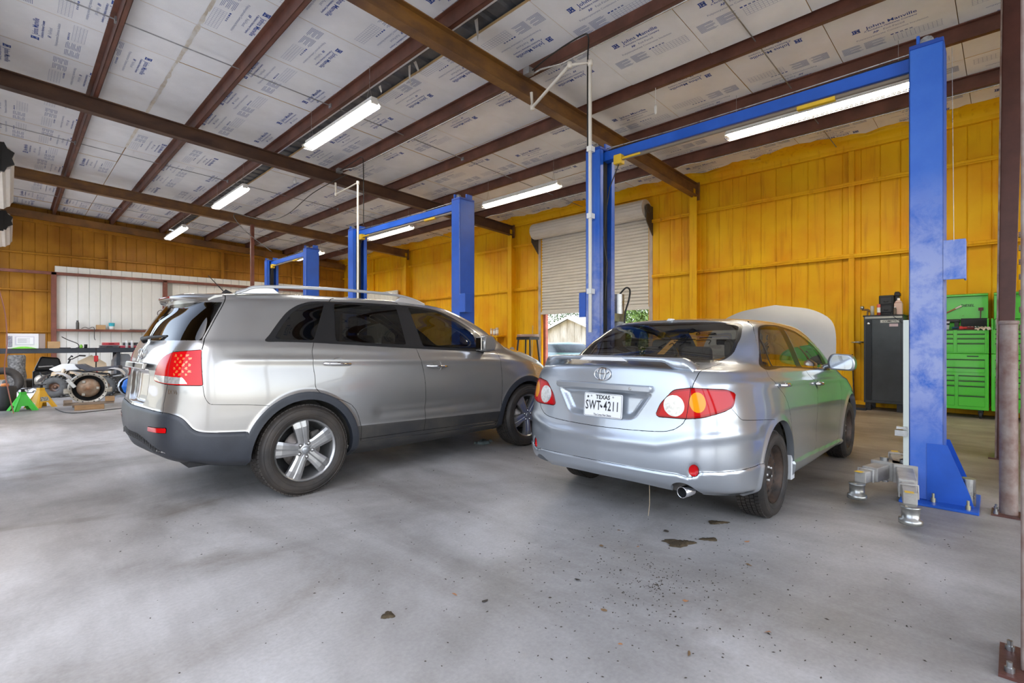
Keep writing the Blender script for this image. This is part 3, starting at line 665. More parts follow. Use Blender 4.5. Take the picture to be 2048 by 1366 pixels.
SED_COLS = [
 [(3.46,0,.24),(3.54,0,.32),(3.56,0,.48),(3.53,0,.64),(3.44,0,.745),(3.30,0,.82),(2.95,0,.965),(2.60,0,1.04),(2.23,0,1.22),(1.77,0,1.405),(1.59,0,1.450),(1.52,0,1.468)],
 [(3.42,.35,.24),(3.50,.38,.32),(3.52,.38,.48),(3.48,.38,.64),(3.39,.37,.745),(3.25,.35,.815),(2.92,.33,.96),(2.57,.31,1.035),(2.20,.29,1.215),(1.74,.27,1.40),(1.56,.21,1.448),(1.49,0,1.469)],
 [(3.20,.62,.22),(3.27,.70,.30),(3.29,.73,.48),(3.25,.72,.65),(3.16,.69,.765),(3.04,.64,.83),(2.80,.61,.94),(2.50,.575,1.02),(2.14,.535,1.207),(1.68,.49,1.392),(1.50,.38,1.445),(1.43,0,1.471)],
 [(2.60,.76,.20),(2.60,.86,.28),(2.60,.880,.48),(2.60,.875,.70),(2.60,.835,.85),(2.58,.775,.92),(2.51,.735,.965),(2.43,.695,1.005),(2.06,.645,1.20),(1.60,.59,1.387),(1.42,.47,1.443),(1.35,0,1.474)],
 [(2.16,.74,.17),(2.16,.85,.25),(2.16,.868,.46),(2.16,.877,.70),(2.17,.858,.88),(2.21,.82,.965),(2.25,.797,.985),(2.28,.772,1.002),(1.95,.71,1.205),(1.50,.637,1.388),(1.31,.51,1.448),(1.25,0,1.477)],
 [(1.65,.74,.17),(1.65,.85,.25),(1.65,.868,.46),(1.65,.877,.70),(1.65,.86,.89),(1.66,.83,.99),(1.67,.812,1.01),(1.68,.795,1.028),(1.50,.73,1.235),(1.22,.658,1.397),(1.10,.52,1.453),(1.06,0,1.480)],
 [(1.15,.74,.17),(1.15,.85,.25),(1.15,.868,.46),(1.15,.878,.70),(1.15,.86,.905),(1.15,.832,1.012),(1.15,.815,1.03),(1.14,.797,1.048),(1.06,.735,1.25),(.92,.663,1.403),(.84,.525,1.455),(.82,0,1.480)],
 [(.55,.74,.18),(.55,.855,.26),(.55,.872,.47),(.55,.88,.71),(.55,.86,.92),(.55,.828,1.035),(.55,.81,1.053),(.54,.792,1.07),(.51,.73,1.265),(.47,.66,1.403),(.45,.52,1.453),(.45,0,1.476)],
 [(.0,.76,.20),(.0,.865,.28),(.0,.882,.49),(.0,.884,.73),(.0,.855,.94),(.0,.815,1.052),(.01,.797,1.072),(.02,.777,1.092),(.10,.705,1.27),(.21,.632,1.397),(.25,.50,1.446),(.28,0,1.469)],
 [(-.40,.76,.24),(-.42,.862,.31),(-.42,.878,.50),(-.42,.872,.745),(-.42,.83,.96),(-.42,.775,1.062),(-.35,.748,1.088),(-.27,.72,1.115),(-.06,.655,1.27),(.12,.592,1.39),(.18,.465,1.438),(.21,0,1.462)],
 [(-.68,.69,.28),(-.71,.805,.34),(-.725,.825,.52),(-.715,.815,.765),(-.70,.765,.975),(-.69,.71,1.07),(-.56,.68,1.098),(-.40,.65,1.128),(-.15,.593,1.283),(.05,.535,1.393),(.12,.42,1.435),(.15,0,1.458)],
 [(-.86,.55,.31),(-.90,.645,.37),(-.918,.665,.53),(-.895,.655,.77),(-.88,.625,.99),(-.865,.585,1.078),(-.66,.56,1.108),(-.44,.535,1.138),(-.18,.49,1.29),(.03,.44,1.398),(.10,.35,1.436),(.13,0,1.456)],
 [(-.93,.32,.33),(-.975,.36,.385),(-.995,.37,.54),(-.965,.365,.78),(-.945,.35,1.005),(-.93,.33,1.09),(-.70,.31,1.118),(-.465,.295,1.15),(-.19,.27,1.297),(.015,.245,1.404),(.09,.195,1.439),(.115,0,1.454)],
 [(-.95,0,.335),(-1.0,0,.39),(-1.02,0,.545),(-.985,0,.785),(-.965,0,1.01),(-.95,0,1.094),(-.71,0,1.122),(-.475,0,1.155),(-.195,0,1.30),(.01,0,1.406),(.085,0,1.441),(.11,0,1.454)],
]
SED_COLS = (np.array(SED_COLS) * np.array([1, 1.02, 1.012])).tolist()
_S = np.array(SUV_COLS)
for _c, _w in ((-1, 1.), (-2, 1.), (-3, .45)):
    _k = np.interp(_S[_c, :, 2], [.4, .62, 1.0, 1.25, 1.6], [.09, .10, .075, .07, .035])
    _S[_c, :, 0] += _k * _w
SUV_COLS = _S.tolist()
# ================================================================ wheels
M_tyre = mat('tyre_rubber', (.018, .016, .015), .62, col2=(.046, .037, .030), vscale=5., bump=.1, bscale=80.)
M_alloy = mat('alloy', (.46, .46, .46), .30, .85, var=.12, vscale=12.)
M_rim_in = mat('rim_inner', (.16, .15, .14), .5, .6, var=.4, vscale=10.)
M_rustwheel = mat('steel_wheel', (.018, .017, .016), .6, .2, col2=(.075, .045, .030), vscale=9., bump=.2)
M_disc = mat('brake_disc', (.30, .27, .25), .4, .8, var=.4, vscale=20.)
def tyre_mb(Rr, W, rim):
    """tyre: carcass plus tread blocks, axis along +Y, outer face at y=0, width W inwards (-Y)"""
    mb = MB(); n = 64; sw = Rr - rim
    prof = [(rim, -.012), (rim + .008, .000), (rim + sw * .25, .011), (rim + sw * .5, .014), (rim + sw * .78, .006), (Rr - .022, -.008), (Rr - .008, -.022), (Rr - .009, -W + .022), (Rr - .022, -W + .008), (rim + sw * .5, -W - .012), (rim, -W + .01)]
    mb.lathe(prof, n, 0, None, 'y')
    for r_, y in ((rim + sw * .33, .0128), (rim + sw * .72, .0095)):           # raised sidewall rings
        mb.lathe([(r_ - .004, y - .002), (r_ - .002, y + .0015), (r_ + .002, y + .0015), (r_ + .004, y - .002)], n, 0, None, 'y')
    nb = 66; rows = 5; gw = .006; bw = (W - .036) / rows
    for r_ in range(rows):                                                     # tread blocks
        y1 = -.018 - r_ * bw - gw / 2; y0 = y1 - bw + gw
        for k in range(nb):
            a0 = 2 * math.pi * (k + .06 + .3 * (r_ % 2)) / nb; a1 = 2 * math.pi * (k + .90 + .3 * (r_ % 2)) / nb
            sk = .35 * (2 * math.pi / nb) * (1 if r_ in (0, 4) else .6)
            vs = [(q * math.cos(a + s2), y, q * math.sin(a + s2)) for q in (Rr - .011, Rr) for (a, y, s2) in ((a0, y1, sk), (a1, y1, sk), (a1, y0, 0), (a0, y0, 0))]
            mb.add(vs, [(4, 5, 6, 7), (0, 1, 5, 4), (1, 2, 6, 5), (2, 3, 7, 6), (3, 0, 4, 7)])
    return mb
def alloy_wheel(parent, loc, Rr=.370, W=.235, rim=.248, side=1):
    """five split-spoke alloy with lug nuts; parts: tyre, rim (> spoke, hub_cap, lug_nut), brake_disc"""
    w = empty('wheel', loc, 0, parent=parent)
    if side < 0: w.rotation_euler = (0, 0, math.pi)
    tyre_mb(Rr, W, rim).build('tyre', M_tyre, w)
    mb = MB().lathe([(rim + .004, .0), (rim + .006, -.004), (rim - .006, -.010), (rim - .016, -.022), (rim - .022, -.07), (rim - .05, -.16), (rim - .05, -.21)], 64, 0, None, 'y')
    mb.lathe([(.07, -.028), (.055, -.020), (.0, -.018)], 32, 0, None, 'y')
    for k in range(5):
        a0 = math.pi / 2 + 2 * math.pi * k / 5
        Mx = Matrix.Rotation(-a0 + math.pi / 2, 4, 'Y')
        # spoke: wide at the rim, waisted at the hub, two ridges with a groove
        sec = [(.040, .056, -.024), (.085, .047, -.020), (.14, .053, -.015), (.19, .060, -.012), (rim - .010, .066, -.018)]
        vs = []
        for (r_, hw, y) in sec:
            vs += [(-hw, y - .03, r_), (-hw, y, r_), (-hw * .62, y + .006, r_), (-hw * .12, y + .006, r_), (0, y + .000, r_), (hw * .12, y + .006, r_), (hw * .62, y + .006, r_), (hw, y, r_), (hw, y - .03, r_)]
        fs = [(i * 9 + j, i * 9 + j + 1, (i + 1) * 9 + j + 1, (i + 1) * 9 + j) for i in range(len(sec) - 1) for j in range(8)]
        mb.add(vs, fs, 0, False, Mx)
    rimo = mb.build('rim', M_alloy, w)
    for k in range(5):
        a = math.pi / 2 + 2 * math.pi * (k + .5) / 5; c, s_ = .057 * math.cos(a), .057 * math.sin(a)
        MB().lathe([(.0165, -.03), (.0165, -.016), (.011, -.014)], 16, 0, None, 'y').lathe([(.009, -.02), (.009, -.008), (.0, -.007)], 6, 1, None, 'y').build('lug_nut', [M_rim_in, M_chrome], rimo, loc=(c, 0, s_))
    MB().lathe([(.028, -.02), (.027, -.012), (.018, -.009), (0, -.008)], 24, 0, None, 'y').build('hub_cap', mat('hub_cap', (.40, .42, .44), .3, .7), rimo)
    MB().lathe([(.155, -.10), (.155, -.085), (.06, -.085), (.06, -.06), (0, -.06)], 40, 0, None, 'y').build('brake_disc', M_disc, w)
    MB().lathe([(rim - .03, -.17), (.0, -.17)], 32, 0, None, 'y').build('backing_plate', M_dark, w)
    MB().box((-.16, -.11, .02), (-.08, -.055, .12)).build('caliper', M_rim_in, w, bevel=.01)
    return w
def steel_wheel(parent, loc, Rr=.318, W=.195, rim=.205, side=1):
    w = empty('wheel', loc, 0, parent=parent)
    if side < 0: w.rotation_euler = (0, 0, math.pi)
    tyre_mb(Rr, W, rim).build('tyre', M_tyre, w)
    mb = MB().lathe([(rim + .003, .0), (rim + .003, -.006), (rim - .014, -.014), (rim - .020, -.05), (rim - .03, -.06), (.150, -.055), (.135, -.040), (.115, -.034), (.095, -.045), (.085, -.060), (.068, -.062), (.060, -.050), (.034, -.048), (.032, -.030), (0, -.028)], 60, 0, None, 'y')
    rimo = mb.build('rim', M_rustwheel, w)
    for k in range(12):
        a = 2 * math.pi * k / 12; r_ = .122
        MB().lathe([(.014, -.0365), (.0, -.036)], 12, 0, None, 'y').build('vent_hole', M_dark, rimo, loc=(r_ * math.cos(a), .001, r_ * math.sin(a)))
    for k in range(5):
        a = math.pi / 2 + 2 * math.pi * k / 5
        MB().lathe([(.012, -.055), (.012, -.032), (.006, -.030), (0, -.030)], 6, 0, None, 'y').build('lug_nut', M_steel, rimo, loc=(.050 * math.cos(a), 0, .050 * math.sin(a)))
    return w
# ================================================================ shared car bits
M_glass = glass_mat('privacy_glass', (.085, .085, .08)); M_glassf = glass_mat('front_glass', (.30, .32, .31)); M_glassr = glass_mat('tinted_glass', (.33, .31, .27))
M_trim = mat('black_trim', (.012, .012, .013), .28)
M_plast = mat('grey_plastic', (.036, .041, .052), .45, var=.25, vscale=6., bump=.06, bscale=200.)
M_sill = mat('sill_plastic', (.032, .032, .034), .5, col2=(.06, .055, .048), vscale=4.)
M_redlens = mat('red_lens', (.55, .003, .006), .10, coat=.15, spec=.3, emit=(.7, .0, .0), estr=.0)
M_redlens2 = mat('red_lens_deep', (.36, .003, .006), .10, coat=.15, spec=.3)
M_clear = mat('clear_lens', (.78, .79, .80), .08, .55, coat=1., var=.35, vscale=60.)
M_amber = mat('amber_lens', (.85, .32, .008), .10, coat=.2, spec=.3)
M_checker = mat('lamp_reflector', (.85, .20, .06), .10, .3, coat=1.)
M_gap = mat('panel_gap', (.010, .010, .010), 1., spec=0.)
M_seat = mat('seat_cloth', (.10, .10, .10), .9, var=.2, vscale=20.)
M_seatl = mat('seat_grey', (.26, .26, .25), .9)
def paint(name, c, c2):
    m = mat(name, c, .30, .72, var=.06, vscale=1.6, coat=1.0, spec=.5)
    return m
M_psuv = paint('silver_paint', (.365, .358, .347), None); M_psed = paint('blue_silver_paint', (.47, .51, .56), None)
def seat(parent, x, y, z, rear=False, w=.50, h=.62):
    t = empty('car_seat', (x, y, z), 0, parent=parent)
    def pad(nm, pts, hw, m, rnd_=.05):
        MB().prism(pts, -hw, hw, 'y').build(nm, m, t, bevel=rnd_, seg=3)
    pad('cushion', [(0, 0), (.5, .04), (.5, .17), (0, .13)], w / 2, M_seat)
    pad('backrest', [(-.02, .08), (.10, .10), (-.06, h + .08), (-.17, h + .06)], w / 2, M_seat)
    for yy in ((-.32, 0, .32) if rear and w > 1 else (0,)):
        b = MB().prism([(-.16, h + .09), (-.06, h + .10), (-.08, h + .27), (-.16, h + .26)], yy - .12, yy + .12, 'y').build('headrest', M_seatl if not rear else M_seat, t, bevel=.035, seg=3)
    return t
def steering(parent, x, y, z):
    pts = [(x + .10 * math.sin(2 * math.pi * k / 20) * .35, y + .185 * math.cos(2 * math.pi * k / 20), z + .185 * math.sin(2 * math.pi * k / 20)) for k in range(20)]
    MB().tube(pts, .015, 8, closed=True).boxc((x, y, z), (.04, .16, .09)).build('steering_wheel', M_black, parent)
def wheel_well(parent, x, yo, z, r, depth=.34):
    for s_ in (1, -1):
        n = 24; vs = []; fs = []
        for k in range(n + 1):
            a = R(-4 + 188 * k / n); vs += [(x + r * math.cos(a), s_ * yo, z + r * math.sin(a)), (x + r * math.cos(a), s_ * (yo - depth), z + r * math.sin(a))]
        fs = [(2 * k, 2 * k + 1, 2 * k + 3, 2 * k + 2) for k in range(n)]
        vs.append((x, s_ * (yo - depth), z)); c = len(vs) - 1
        fs += [(2 * k + 1, c, 2 * k + 3) for k in range(n)]
        MB().add(vs, fs, 0, True).build('wheel_well', mat('well_liner', (.028, .027, .026), .8, col2=(.075, .07, .06), vscale=6.), parent)
def arch_lip(parent, sk, cx, cz, r, m, nm='arch_lip', inward=.05, a0=-20, a1=200):
    """rolled edge inside a wheel opening, following the skin"""
    K = np.abs(np.hypot(sk.V[:, 0] - cx, sk.V[:, 2] - cz) - r) < 2e-3; P = sk.V[K]
    if len(P) < 8: return
    an = np.arctan2(P[:, 2] - cz, P[:, 0] - cx); an = np.where(an < -math.pi / 2, an + 2 * math.pi, an); o = np.argsort(an); P = P[o]; an = an[o]
    keep = [0]
    for i in range(1, len(P)):
        if an[i] - an[keep[-1]] > .02: keep.append(i)
    P = P[keep]
    for s_ in (1, -1):
        mb = MB(); vs = []
        for p in P: vs += [(p[0], s_ * p[1], p[2]), (p[0], s_ * (p[1] - inward), p[2] )]
        fs = [(2 * k, 2 * k + 1, 2 * k + 3, 2 * k + 2) for k in range(len(P) - 1)]
        mb.add(vs, fs, 0, True); mb.build(nm, m, parent)
def handle(parent, x, y, z, m1, m2, L=.20):
    h = MB()
    n = 20; vs = [(x + .055 * math.cos(2 * math.pi * k / n) * 1.0, y + .002, z + .058 * math.sin(2 * math.pi * k / n)) for k in range(n)]
    vs += [(x, y - .022, z)]
    o = MB().add(vs, [(k, (k + 1) % n, n) for k in range(n)], 0, True).build('handle_cup', m2, parent)
    h.tube([(x - L * .62, y + .004, z + .006), (x - L * .56, y + .026, z + .004), (x, y + .036, z), (x + L * .32, y + .026, z - .004), (x + L * .38, y + .004, z - .006)], [.010, .015, .016, .014, .009], 10)
    h.build('door_handle', m1, parent)
    return o
# ================================================================ silver SUV
def build_suv():
    root = empty('suv', (1.645, 5.02, 0), R(1.2), 'silver five-door SUV with roof rails and dark grey lower cladding', 'car')
    # local frame: x forward, y to the RIGHT of the car -> flip y so that it is right-handed in the scene
    body = empty('body', (0, 0, 0), 0, parent=root); body.scale = (1, -1, 1)
    S, _, _ = car_grid(SUV_COLS, 420, 230, 2)
    N = grid_normals(S); X, Y, Z = S[..., 0], S[..., 1], S[..., 2]
    P = S.reshape(-1, 3)
    bumpf = lambda Q: sdf(XZ(Q), rounded([(-1.3, .745), (-.87, .745), (-.80, .712), (-.735, .612), (-.66, .592), (-.40, .573), (-.40, -.1), (-1.3, -.1)], [.01, .05, .05, .05, .05, .01, .01, .01]))
    ring = np.minimum(np.hypot(X - .04, Z - .36), np.hypot(X - 2.74, Z - .36))
    D = .011 * smooth01((.505 - ring) / .038) * (Y > .6)
    D = np.maximum(D, (.012 * smooth01((.010 - bumpf(P)) / .032)).reshape(X.shape))
    D = np.maximum(D, .006 * smooth01((.515 - .02 * (X - .5) / 1.7 - Z) / .026) * (Y > .6))
    # plate recess on the tailgate, shoulder crease, window recess
    rec = sdf(YZ(P), rounded([(-.5, 1.03), (.30, 1.03), (.335, .98), (.31, .80), (.26, .765), (-.5, .765)], .04)).reshape(X.shape)
    D = np.where(X < -.75, D - .028 * smooth01(-rec / .03), D)
    D += .008 * np.exp(-((Z - (1.10 - .03 * X)) / .03) ** 2) * (Y > .6) * smooth01((X + .6) / .2)
    D -= .012 * np.exp(-((Z - .60) / .05) ** 2) * (Y > .6) * smooth01((X - .62) / .15) * smooth01((2.15 - X) / .15)
    S = S + N * D[..., None]; S[0, :, 1] = 0; S[-1, :, 1] = 0; S[:, -1, 1] = 0
    sk = Skin(S); rightside = lambda c: c[:, 1] > .55
    AZ = lambda Q: np.stack([Q[:, 0] + Q[:, 1], Q[:, 2]], 1)
    big = lambda Q, ok, f: np.where(ok(Q), f(Q), .5)
    # greenhouse
    dlo = dens([(-.245, 1.252), (-.20, 1.31), (-.10, 1.43), (-.01, 1.515), (.10, 1.572), (.25, 1.602), (.70, 1.616), (1.15, 1.614), (1.38, 1.607), (1.60, 1.575), (1.84, 1.478), (2.06, 1.352), (2.20, 1.245), (2.185, 1.15), (2.05, 1.138), (1.23, 1.176), (.60, 1.212), (.15, 1.238), (-.12, 1.247)], True, 5)
    side_ok = lambda Q: (Q[:, 1] > .5) & (Q[:, 0] > -.35)
    sk.region('trim', lambda Q: big(Q, side_ok, lambda q: sdf(XZ(q), dlo)))
    for nm, pl, r_ in (('quarter_glass', [(-.17, 1.278), (-.08, 1.40), (.0, 1.487), (.09, 1.545), (.17, 1.572), (.305, 1.592), (.145, 1.262), (-.10, 1.266)], .025),
                       ('rear_side_glass', [(.395, 1.588), (1.045, 1.596), (1.062, 1.22), (.34, 1.255)], .02),
                       ('front_side_glass', [(1.195, 1.592), (1.38, 1.585), (1.56, 1.562), (1.82, 1.452), (2.00, 1.342), (2.045, 1.162), (1.26, 1.203)], .02)):
        sk.region(nm, lambda Q, pl=pl, r_=r_: big(Q, side_ok, lambda q: sdf(XZ(q), rounded(pl, r_))), only=['trim'])
    # rear window and tailgate
    xg = lambda z: np.interp(z, [.6, .934, 1.19, 1.27, 1.42, 1.62, 1.8], [-.68, -.681, -.676, -.650, -.567, -.445, -.36])
    rw = lambda Q: np.maximum.reduce([Q[:, 0] - xg(Q[:, 2]) + .012, 1.258 - Q[:, 2], Q[:, 2] - 1.553])
    sk.region('rear_glass', rw, only=['body'])
    lamp = rounded([(-.43, .972), (-.405, 1.04), (-.36, 1.095), (-.27, 1.142), (-.137, 1.172), (.16, 1.19), (.205, .932), (-.145, .942), (-.41, .955)], [.02, .05, .05, .05, .02, .012, .015, .01, .02])
    rear_ok = lambda Q: Q[:, 0] < -.6
    sk.region('lamp_red', lambda Q: big(Q, rear_ok, lambda q: sdf(AZ(q), lamp)), seam=.0025)
    clearp = rounded([(-.42, .965), (-.41, 1.003), (-.17, 1.0), (.03, .992), (.075, .948), (-.145, .948)], .012)
    sk.region('lamp_clear', lambda Q: big(Q, rear_ok, lambda q: sdf(AZ(q), clearp)), only=['lamp_red'])
    for r_ in range(7):                                                        # checker reflector cells in the outer lens
        for c_ in range(6):
            if (r_ + c_) % 2: continue
            a0 = -.075 + c_ * .030 - r_ * .002; z0 = 1.005 + r_ * .0225
            sk.region('lamp_check', lambda Q, a0=a0, z0=z0: big(Q, rear_ok, lambda q: sdf(AZ(q), [(a0, z0), (a0 + .022, z0), (a0 + .022, z0 + .0165), (a0, z0 + .0165)])), only=['lamp_red'])
    sk.line([(-.137, 1.18), (-.145, .94)], AZ, .0022, rear_ok, None, 'lamp_gap')
    sk.line([(-.145, .945), (-.185, .80), (-.178, .735)], AZ, .003, rear_ok, ['body'])
    # bumper, arches, sills
    sk.region('bumper', bumpf, only=['body'], seam=.002)
    for cx in (.04, 2.74):
        sk.region('arch', lambda Q, cx=cx: np.where(Q[:, 1] > .6, np.hypot(Q[:, 0] - cx, Q[:, 2] - .36) - .482, .5), only=['body', 'bumper', 'seam'])
    sk.region('sill', lambda Q: np.where((Q[:, 1] > .6) & (Q[:, 0] > .3) & (Q[:, 0] < 2.5), Q[:, 2] - (.505 - .026 * (Q[:, 0] - .53)), .5), only=['body'])
    for cx in (.04, 2.74):
        sk.region('hole', lambda Q, cx=cx: np.where(Q[:, 1] > .6, np.maximum(np.hypot(Q[:, 0] - cx, Q[:, 2] - .36) - .418, -1), .5))
    sk.line([(.50, .388), (1.22, .378), (2.28, .348)], XZ, .002, rightside, ['sill'])
    # doors
    rd = [(.141, 1.25), (.109, 1.11), (.118, .965), (.150, .83), (.44, .70), (.535, .50), (.54, .36), (1.222, .335), (1.234, .5), (1.232, .82), (1.207, 1.0), (1.152, 1.20), (1.10, 1.63), (.40, 1.635)]
    fd = [(1.152, 1.20), (1.207, 1.0), (1.232, .82), (1.234, .5), (1.222, .335), (2.235, .32), (2.285, .51), (2.30, .757), (2.293, 1.0), (2.275, 1.12), (2.17, 1.30), (1.70, 1.60), (1.30, 1.632), (1.10, 1.63)]
    for nm, pl in (('rear_door', rd), ('front_door', fd)):
        sk.region(nm, lambda Q, pl=pl: np.where(Q[:, 1] > .62, sdf(XZ(Q), dens(pl, True, 4)), .5), only=['body'], seam=.0021)
        sk.line(np.array(pl + pl[:1])[3 if nm == 'rear_door' else 1:12], XZ, .002, lambda c: (c[:, 1] > .62) & (c[:, 2] < .52), ['sill'])
    # tailgate seams and the bumper-side panel seam
    sk.line([(-.445, 1.62), (-.567, 1.42), (-.650, 1.27), (-.676, 1.19)], XZ, .0028, lambda c: c[:, 1] > .4, ['body', 'rear_glass', 'trim'])
    sk.line(dens([(-.682, .93), (-.672, .85), (-.645, .802), (-.60, .792), (-.40, .775), (-.25, .755)], False, 6), XZ, .0016, lambda c: c[:, 1] > .6, ['body'])
    sk.region('tailgate', lambda Q: np.where(Q[:, 0] < -.42, np.maximum(Q[:, 0] - xg(Q[:, 2]), np.where(Q[:, 2] < .945, Q[:, 0] + Q[:, 1] + .18, Q[:, 0] + Q[:, 1] - np.where(Q[:, 2] < 1.18, -.137, 9))), .5), only=['body'])
    # hood cut line
    sk.line(dens([(2.62, .76), (2.9, .70), (3.2, .64), (3.42, .5), (3.50, .25), (3.53, -.1)], False, 6), XY, .004, lambda c: (c[:, 0] > 2.6) & (c[:, 2] > .93), ['body'])
    sk.region('windscreen', lambda Q: np.where(Q[:, 0] > 1.55, sdf(YZ(Q), rounded([(-.3, 1.215), (.42, 1.205), (.66, 1.195), (.62, 1.40), (.535, 1.575), (.3, 1.60), (-.3, 1.605)], .02)), .5), only=['body'])
    refl = rounded([(-.43, .628), (-.10, .640), (-.105, .603), (-.43, .592)], .008)
    sk.region('reflector', lambda Q: big(Q, rear_ok, lambda q: sdf(AZ(q), refl)), only=['bumper'], seam=.002)
    gr = rounded([(-1.2, .545), (-.70, .542), (-.14, .455), (-.30, .452), (-.55, .485), (-.75, .505), (-1.2, .51)], .006)
    sk.region('grille', lambda Q: big(Q, rear_ok, lambda q: sdf(AZ(q), gr)), only=['bumper'])
    sk.region('head_lamp', lambda Q: np.where((Q[:, 0] > 2.9), sdf(AZ(Q), rounded([(3.86, .80), (4.02, .80), (4.05, .97), (3.72, 1.0)], .03)), .5), only=['body'])
    # ---- panels to objects
    po = lambda nm, lab, m, **k: skin_obj(nm, sk.part(lab, **k), m, body)
    po('body_shell', ['body'], M_psuv)
    for s_ in (1, -1):
        for nm, gl in (('rear_door', 'rear_side_glass'), ('front_door', 'front_side_glass')):
            d = po(nm, [nm], M_psuv, both=False, side=s_)
            g_ = po(gl, [gl], M_glass if nm == 'rear_door' else M_glassf, both=False, side=s_); g_.parent = d
        po('quarter_glass', ['quarter_glass'], M_glass, both=False, side=s_)
        l_ = po('tail_lamp', ['lamp_red'], M_redlens, both=False, side=s_, push=-.004, lip=.02)
        for nm, lb, m in (('clear_lens', 'lamp_clear', M_clear), ('reflector_grid', 'lamp_check', M_checker), ('lens_joint', 'lamp_gap', M_plast)):
            q = skin_obj(nm, sk.part([lb], both=False, side=s_, push=-.0042), m, body); q.parent = l_
        po('head_lamp', ['head_lamp'], M_clear, both=False, side=s_)
        po('rear_reflector', ['reflector'], M_redlens, both=False, side=s_, push=-.003)
        for f_ in (lambda c: c[:, 0] < 1.4, lambda c: c[:, 0] > 1.4): po('arch_flare', ['arch'], M_plast, both=False, side=s_, where=f_)
        po('window_trim', ['trim'], M_trim, both=False, side=s_, push=.003)
        po('sill_cladding', ['sill'], M_sill, both=False, side=s_)
    tg = po('tailgate', ['tailgate'], M_psuv)
    rg = po('rear_glass', ['rear_glass'], M_glass); rg.parent = tg
    po('windscreen', ['windscreen'], M_glassf)
    po('rear_bumper', ['bumper'], M_plast)
    po('lower_grille', ['grille'], M_trim, push=.012)
    po('panel_gap', ['seam'], M_gap, push=.003)
    for cx in (.04, 2.74): arch_lip(body, sk, cx, .36, .418, M_plast, 'arch_lip', .055); wheel_well(body, cx, .90, .36, .425)
    # mesh bars of the lower grille and the skid lip under it
    mb = MB()
    for a in np.arange(-1.02, -.22, .022):
        zt = np.interp(a, [-1.2, -.70, -.14], [.545, .542, .455]); zl = np.interp(a, [-1.2, -.75, -.55, -.30], [.51, .505, .485, .452])
        K = np.argmin(np.abs(sk.V[:, 0] + sk.V[:, 1] - a) + np.abs(sk.V[:, 2] - (zt + zl) / 2) + 5 * (sk.V[:, 0] > -.6)); p = sk.V[K]
        for s_ in (1, -1):
            mb.tube([(p[0] - .002, s_ * (p[1] - .006), zt + .004), (p[0] - .002, s_ * (p[1] + .006), zl - .004)], .0035, 5)
            mb.tube([(p[0] - .002, s_ * (p[1] + .006), zt + .004), (p[0] - .002, s_ * (p[1] - .006), zl - .004)], .0035, 5)
    mb.build('grille_mesh', M_black, body)
    mb = MB(); vs = []
    for k in range(31):
        y = -.40 + .80 * k / 30; x = -.945 + .075 * (abs(y) / .44) ** 2.5; d = .008 * math.exp(-((abs(y) - .40) / .05) ** 2)
        vs += [(x + .01, y, .512 - .02 * (abs(y) / .44) ** 3), (x - .012, y, .500 - .02 * (abs(y) / .44) ** 3), (x + .012, y, .430), (x + .10, y, .412)]
    mb.add(vs, [(4 * k + j, 4 * k + j + 1, 4 * k + j + 5, 4 * k + j + 4) for k in range(30) for j in range(3)], 0, True); mb.build('skid_lip', mat('skid_silver', (.20, .215, .235), .35, .5), body)
    # roof spoiler with its high brake lamp
    mb = MB(); vs = []; n = 24
    for k in range(n + 1):
        y = -.60 + 1.2 * k / n; t = abs(y) / .60; xr = -.745 + .17 * t ** 2.6; xf = -.52 + .05 * t ** 2; zt = 1.648 - .035 * t ** 2
        vs += [(xf, y, zt + .002), ((xf + xr) / 2, y, zt + .000), (xr, y, zt - .034), (xr + .012, y, zt - .055), (xf - .04, y, zt - .082)]
    mb.add(vs, [(5 * k + j, 5 * k + j + 1, 5 * k + j + 6, 5 * k + j + 5) for k in range(n) for j in range(4)], 0, True)
    mb.add(vs[:5], [(0, 1, 2, 3, 4)]); mb.add(vs[-5:], [(4, 3, 2, 1, 0)]); sp = mb.build('roof_spoiler', M_psuv, body)
    MB().box((-.742, -.17, 1.600), (-.70, .17, 1.616)).build('high_brake_lamp', M_redlens2, sp, bevel=.004)
    # roof rails
    for s_ in (1, -1):
        pts = dens([(-.37, s_ * .575, 1.640), (-.30, s_ * .575, 1.668), (-.18, s_ * .577, 1.705), (.3, s_ * .58, 1.730), (.8, s_ * .58, 1.733), (1.15, s_ * .573, 1.722), (1.36, s_ * .56, 1.692), (1.50, s_ * .55, 1.648)], False, 5)
        mb = MB(); vs = []
        for p in pts: vs += [(p[0], p[1] - .018, p[2] - .013), (p[0], p[1] + .018, p[2] - .013), (p[0], p[1] + .016, p[2] + .008), (p[0], p[1], p[2] + .014), (p[0], p[1] - .016, p[2] + .008)]
        m_ = len(pts); mb.add(vs, [(5 * k + j, 5 * k + (j + 1) % 5, 5 * (k + 1) + (j + 1) % 5, 5 * (k + 1) + j) for k in range(m_ - 1) for j in range(5)], 0, True)
        rl = mb.build('roof_rail', mat('rail_silver', (.62, .64, .66), .28, .6, coat=.6), body)
        MB().prism([(-.40, 1.63), (-.02, 1.655), (-.08, 1.70), (-.19, 1.705), (-.31, 1.668)], s_ * .56, s_ * .592, 'y').build('rail_foot', MATS['rail_silver'], rl, bevel=.006)
        MB().prism([(1.12, 1.65), (1.53, 1.625), (1.36, 1.690), (1.20, 1.715)], s_ * .545, s_ * .585, 'y').build('rail_foot', MATS['rail_silver'], rl, bevel=.006)
        # mirror
        mr = MB().prism(rounded([(-.10, -.085), (.08, -.075), (.11, .0), (.06, .085), (-.07, .095), (-.11, .02)], .05, 5).tolist(), 0, .11, 'y')
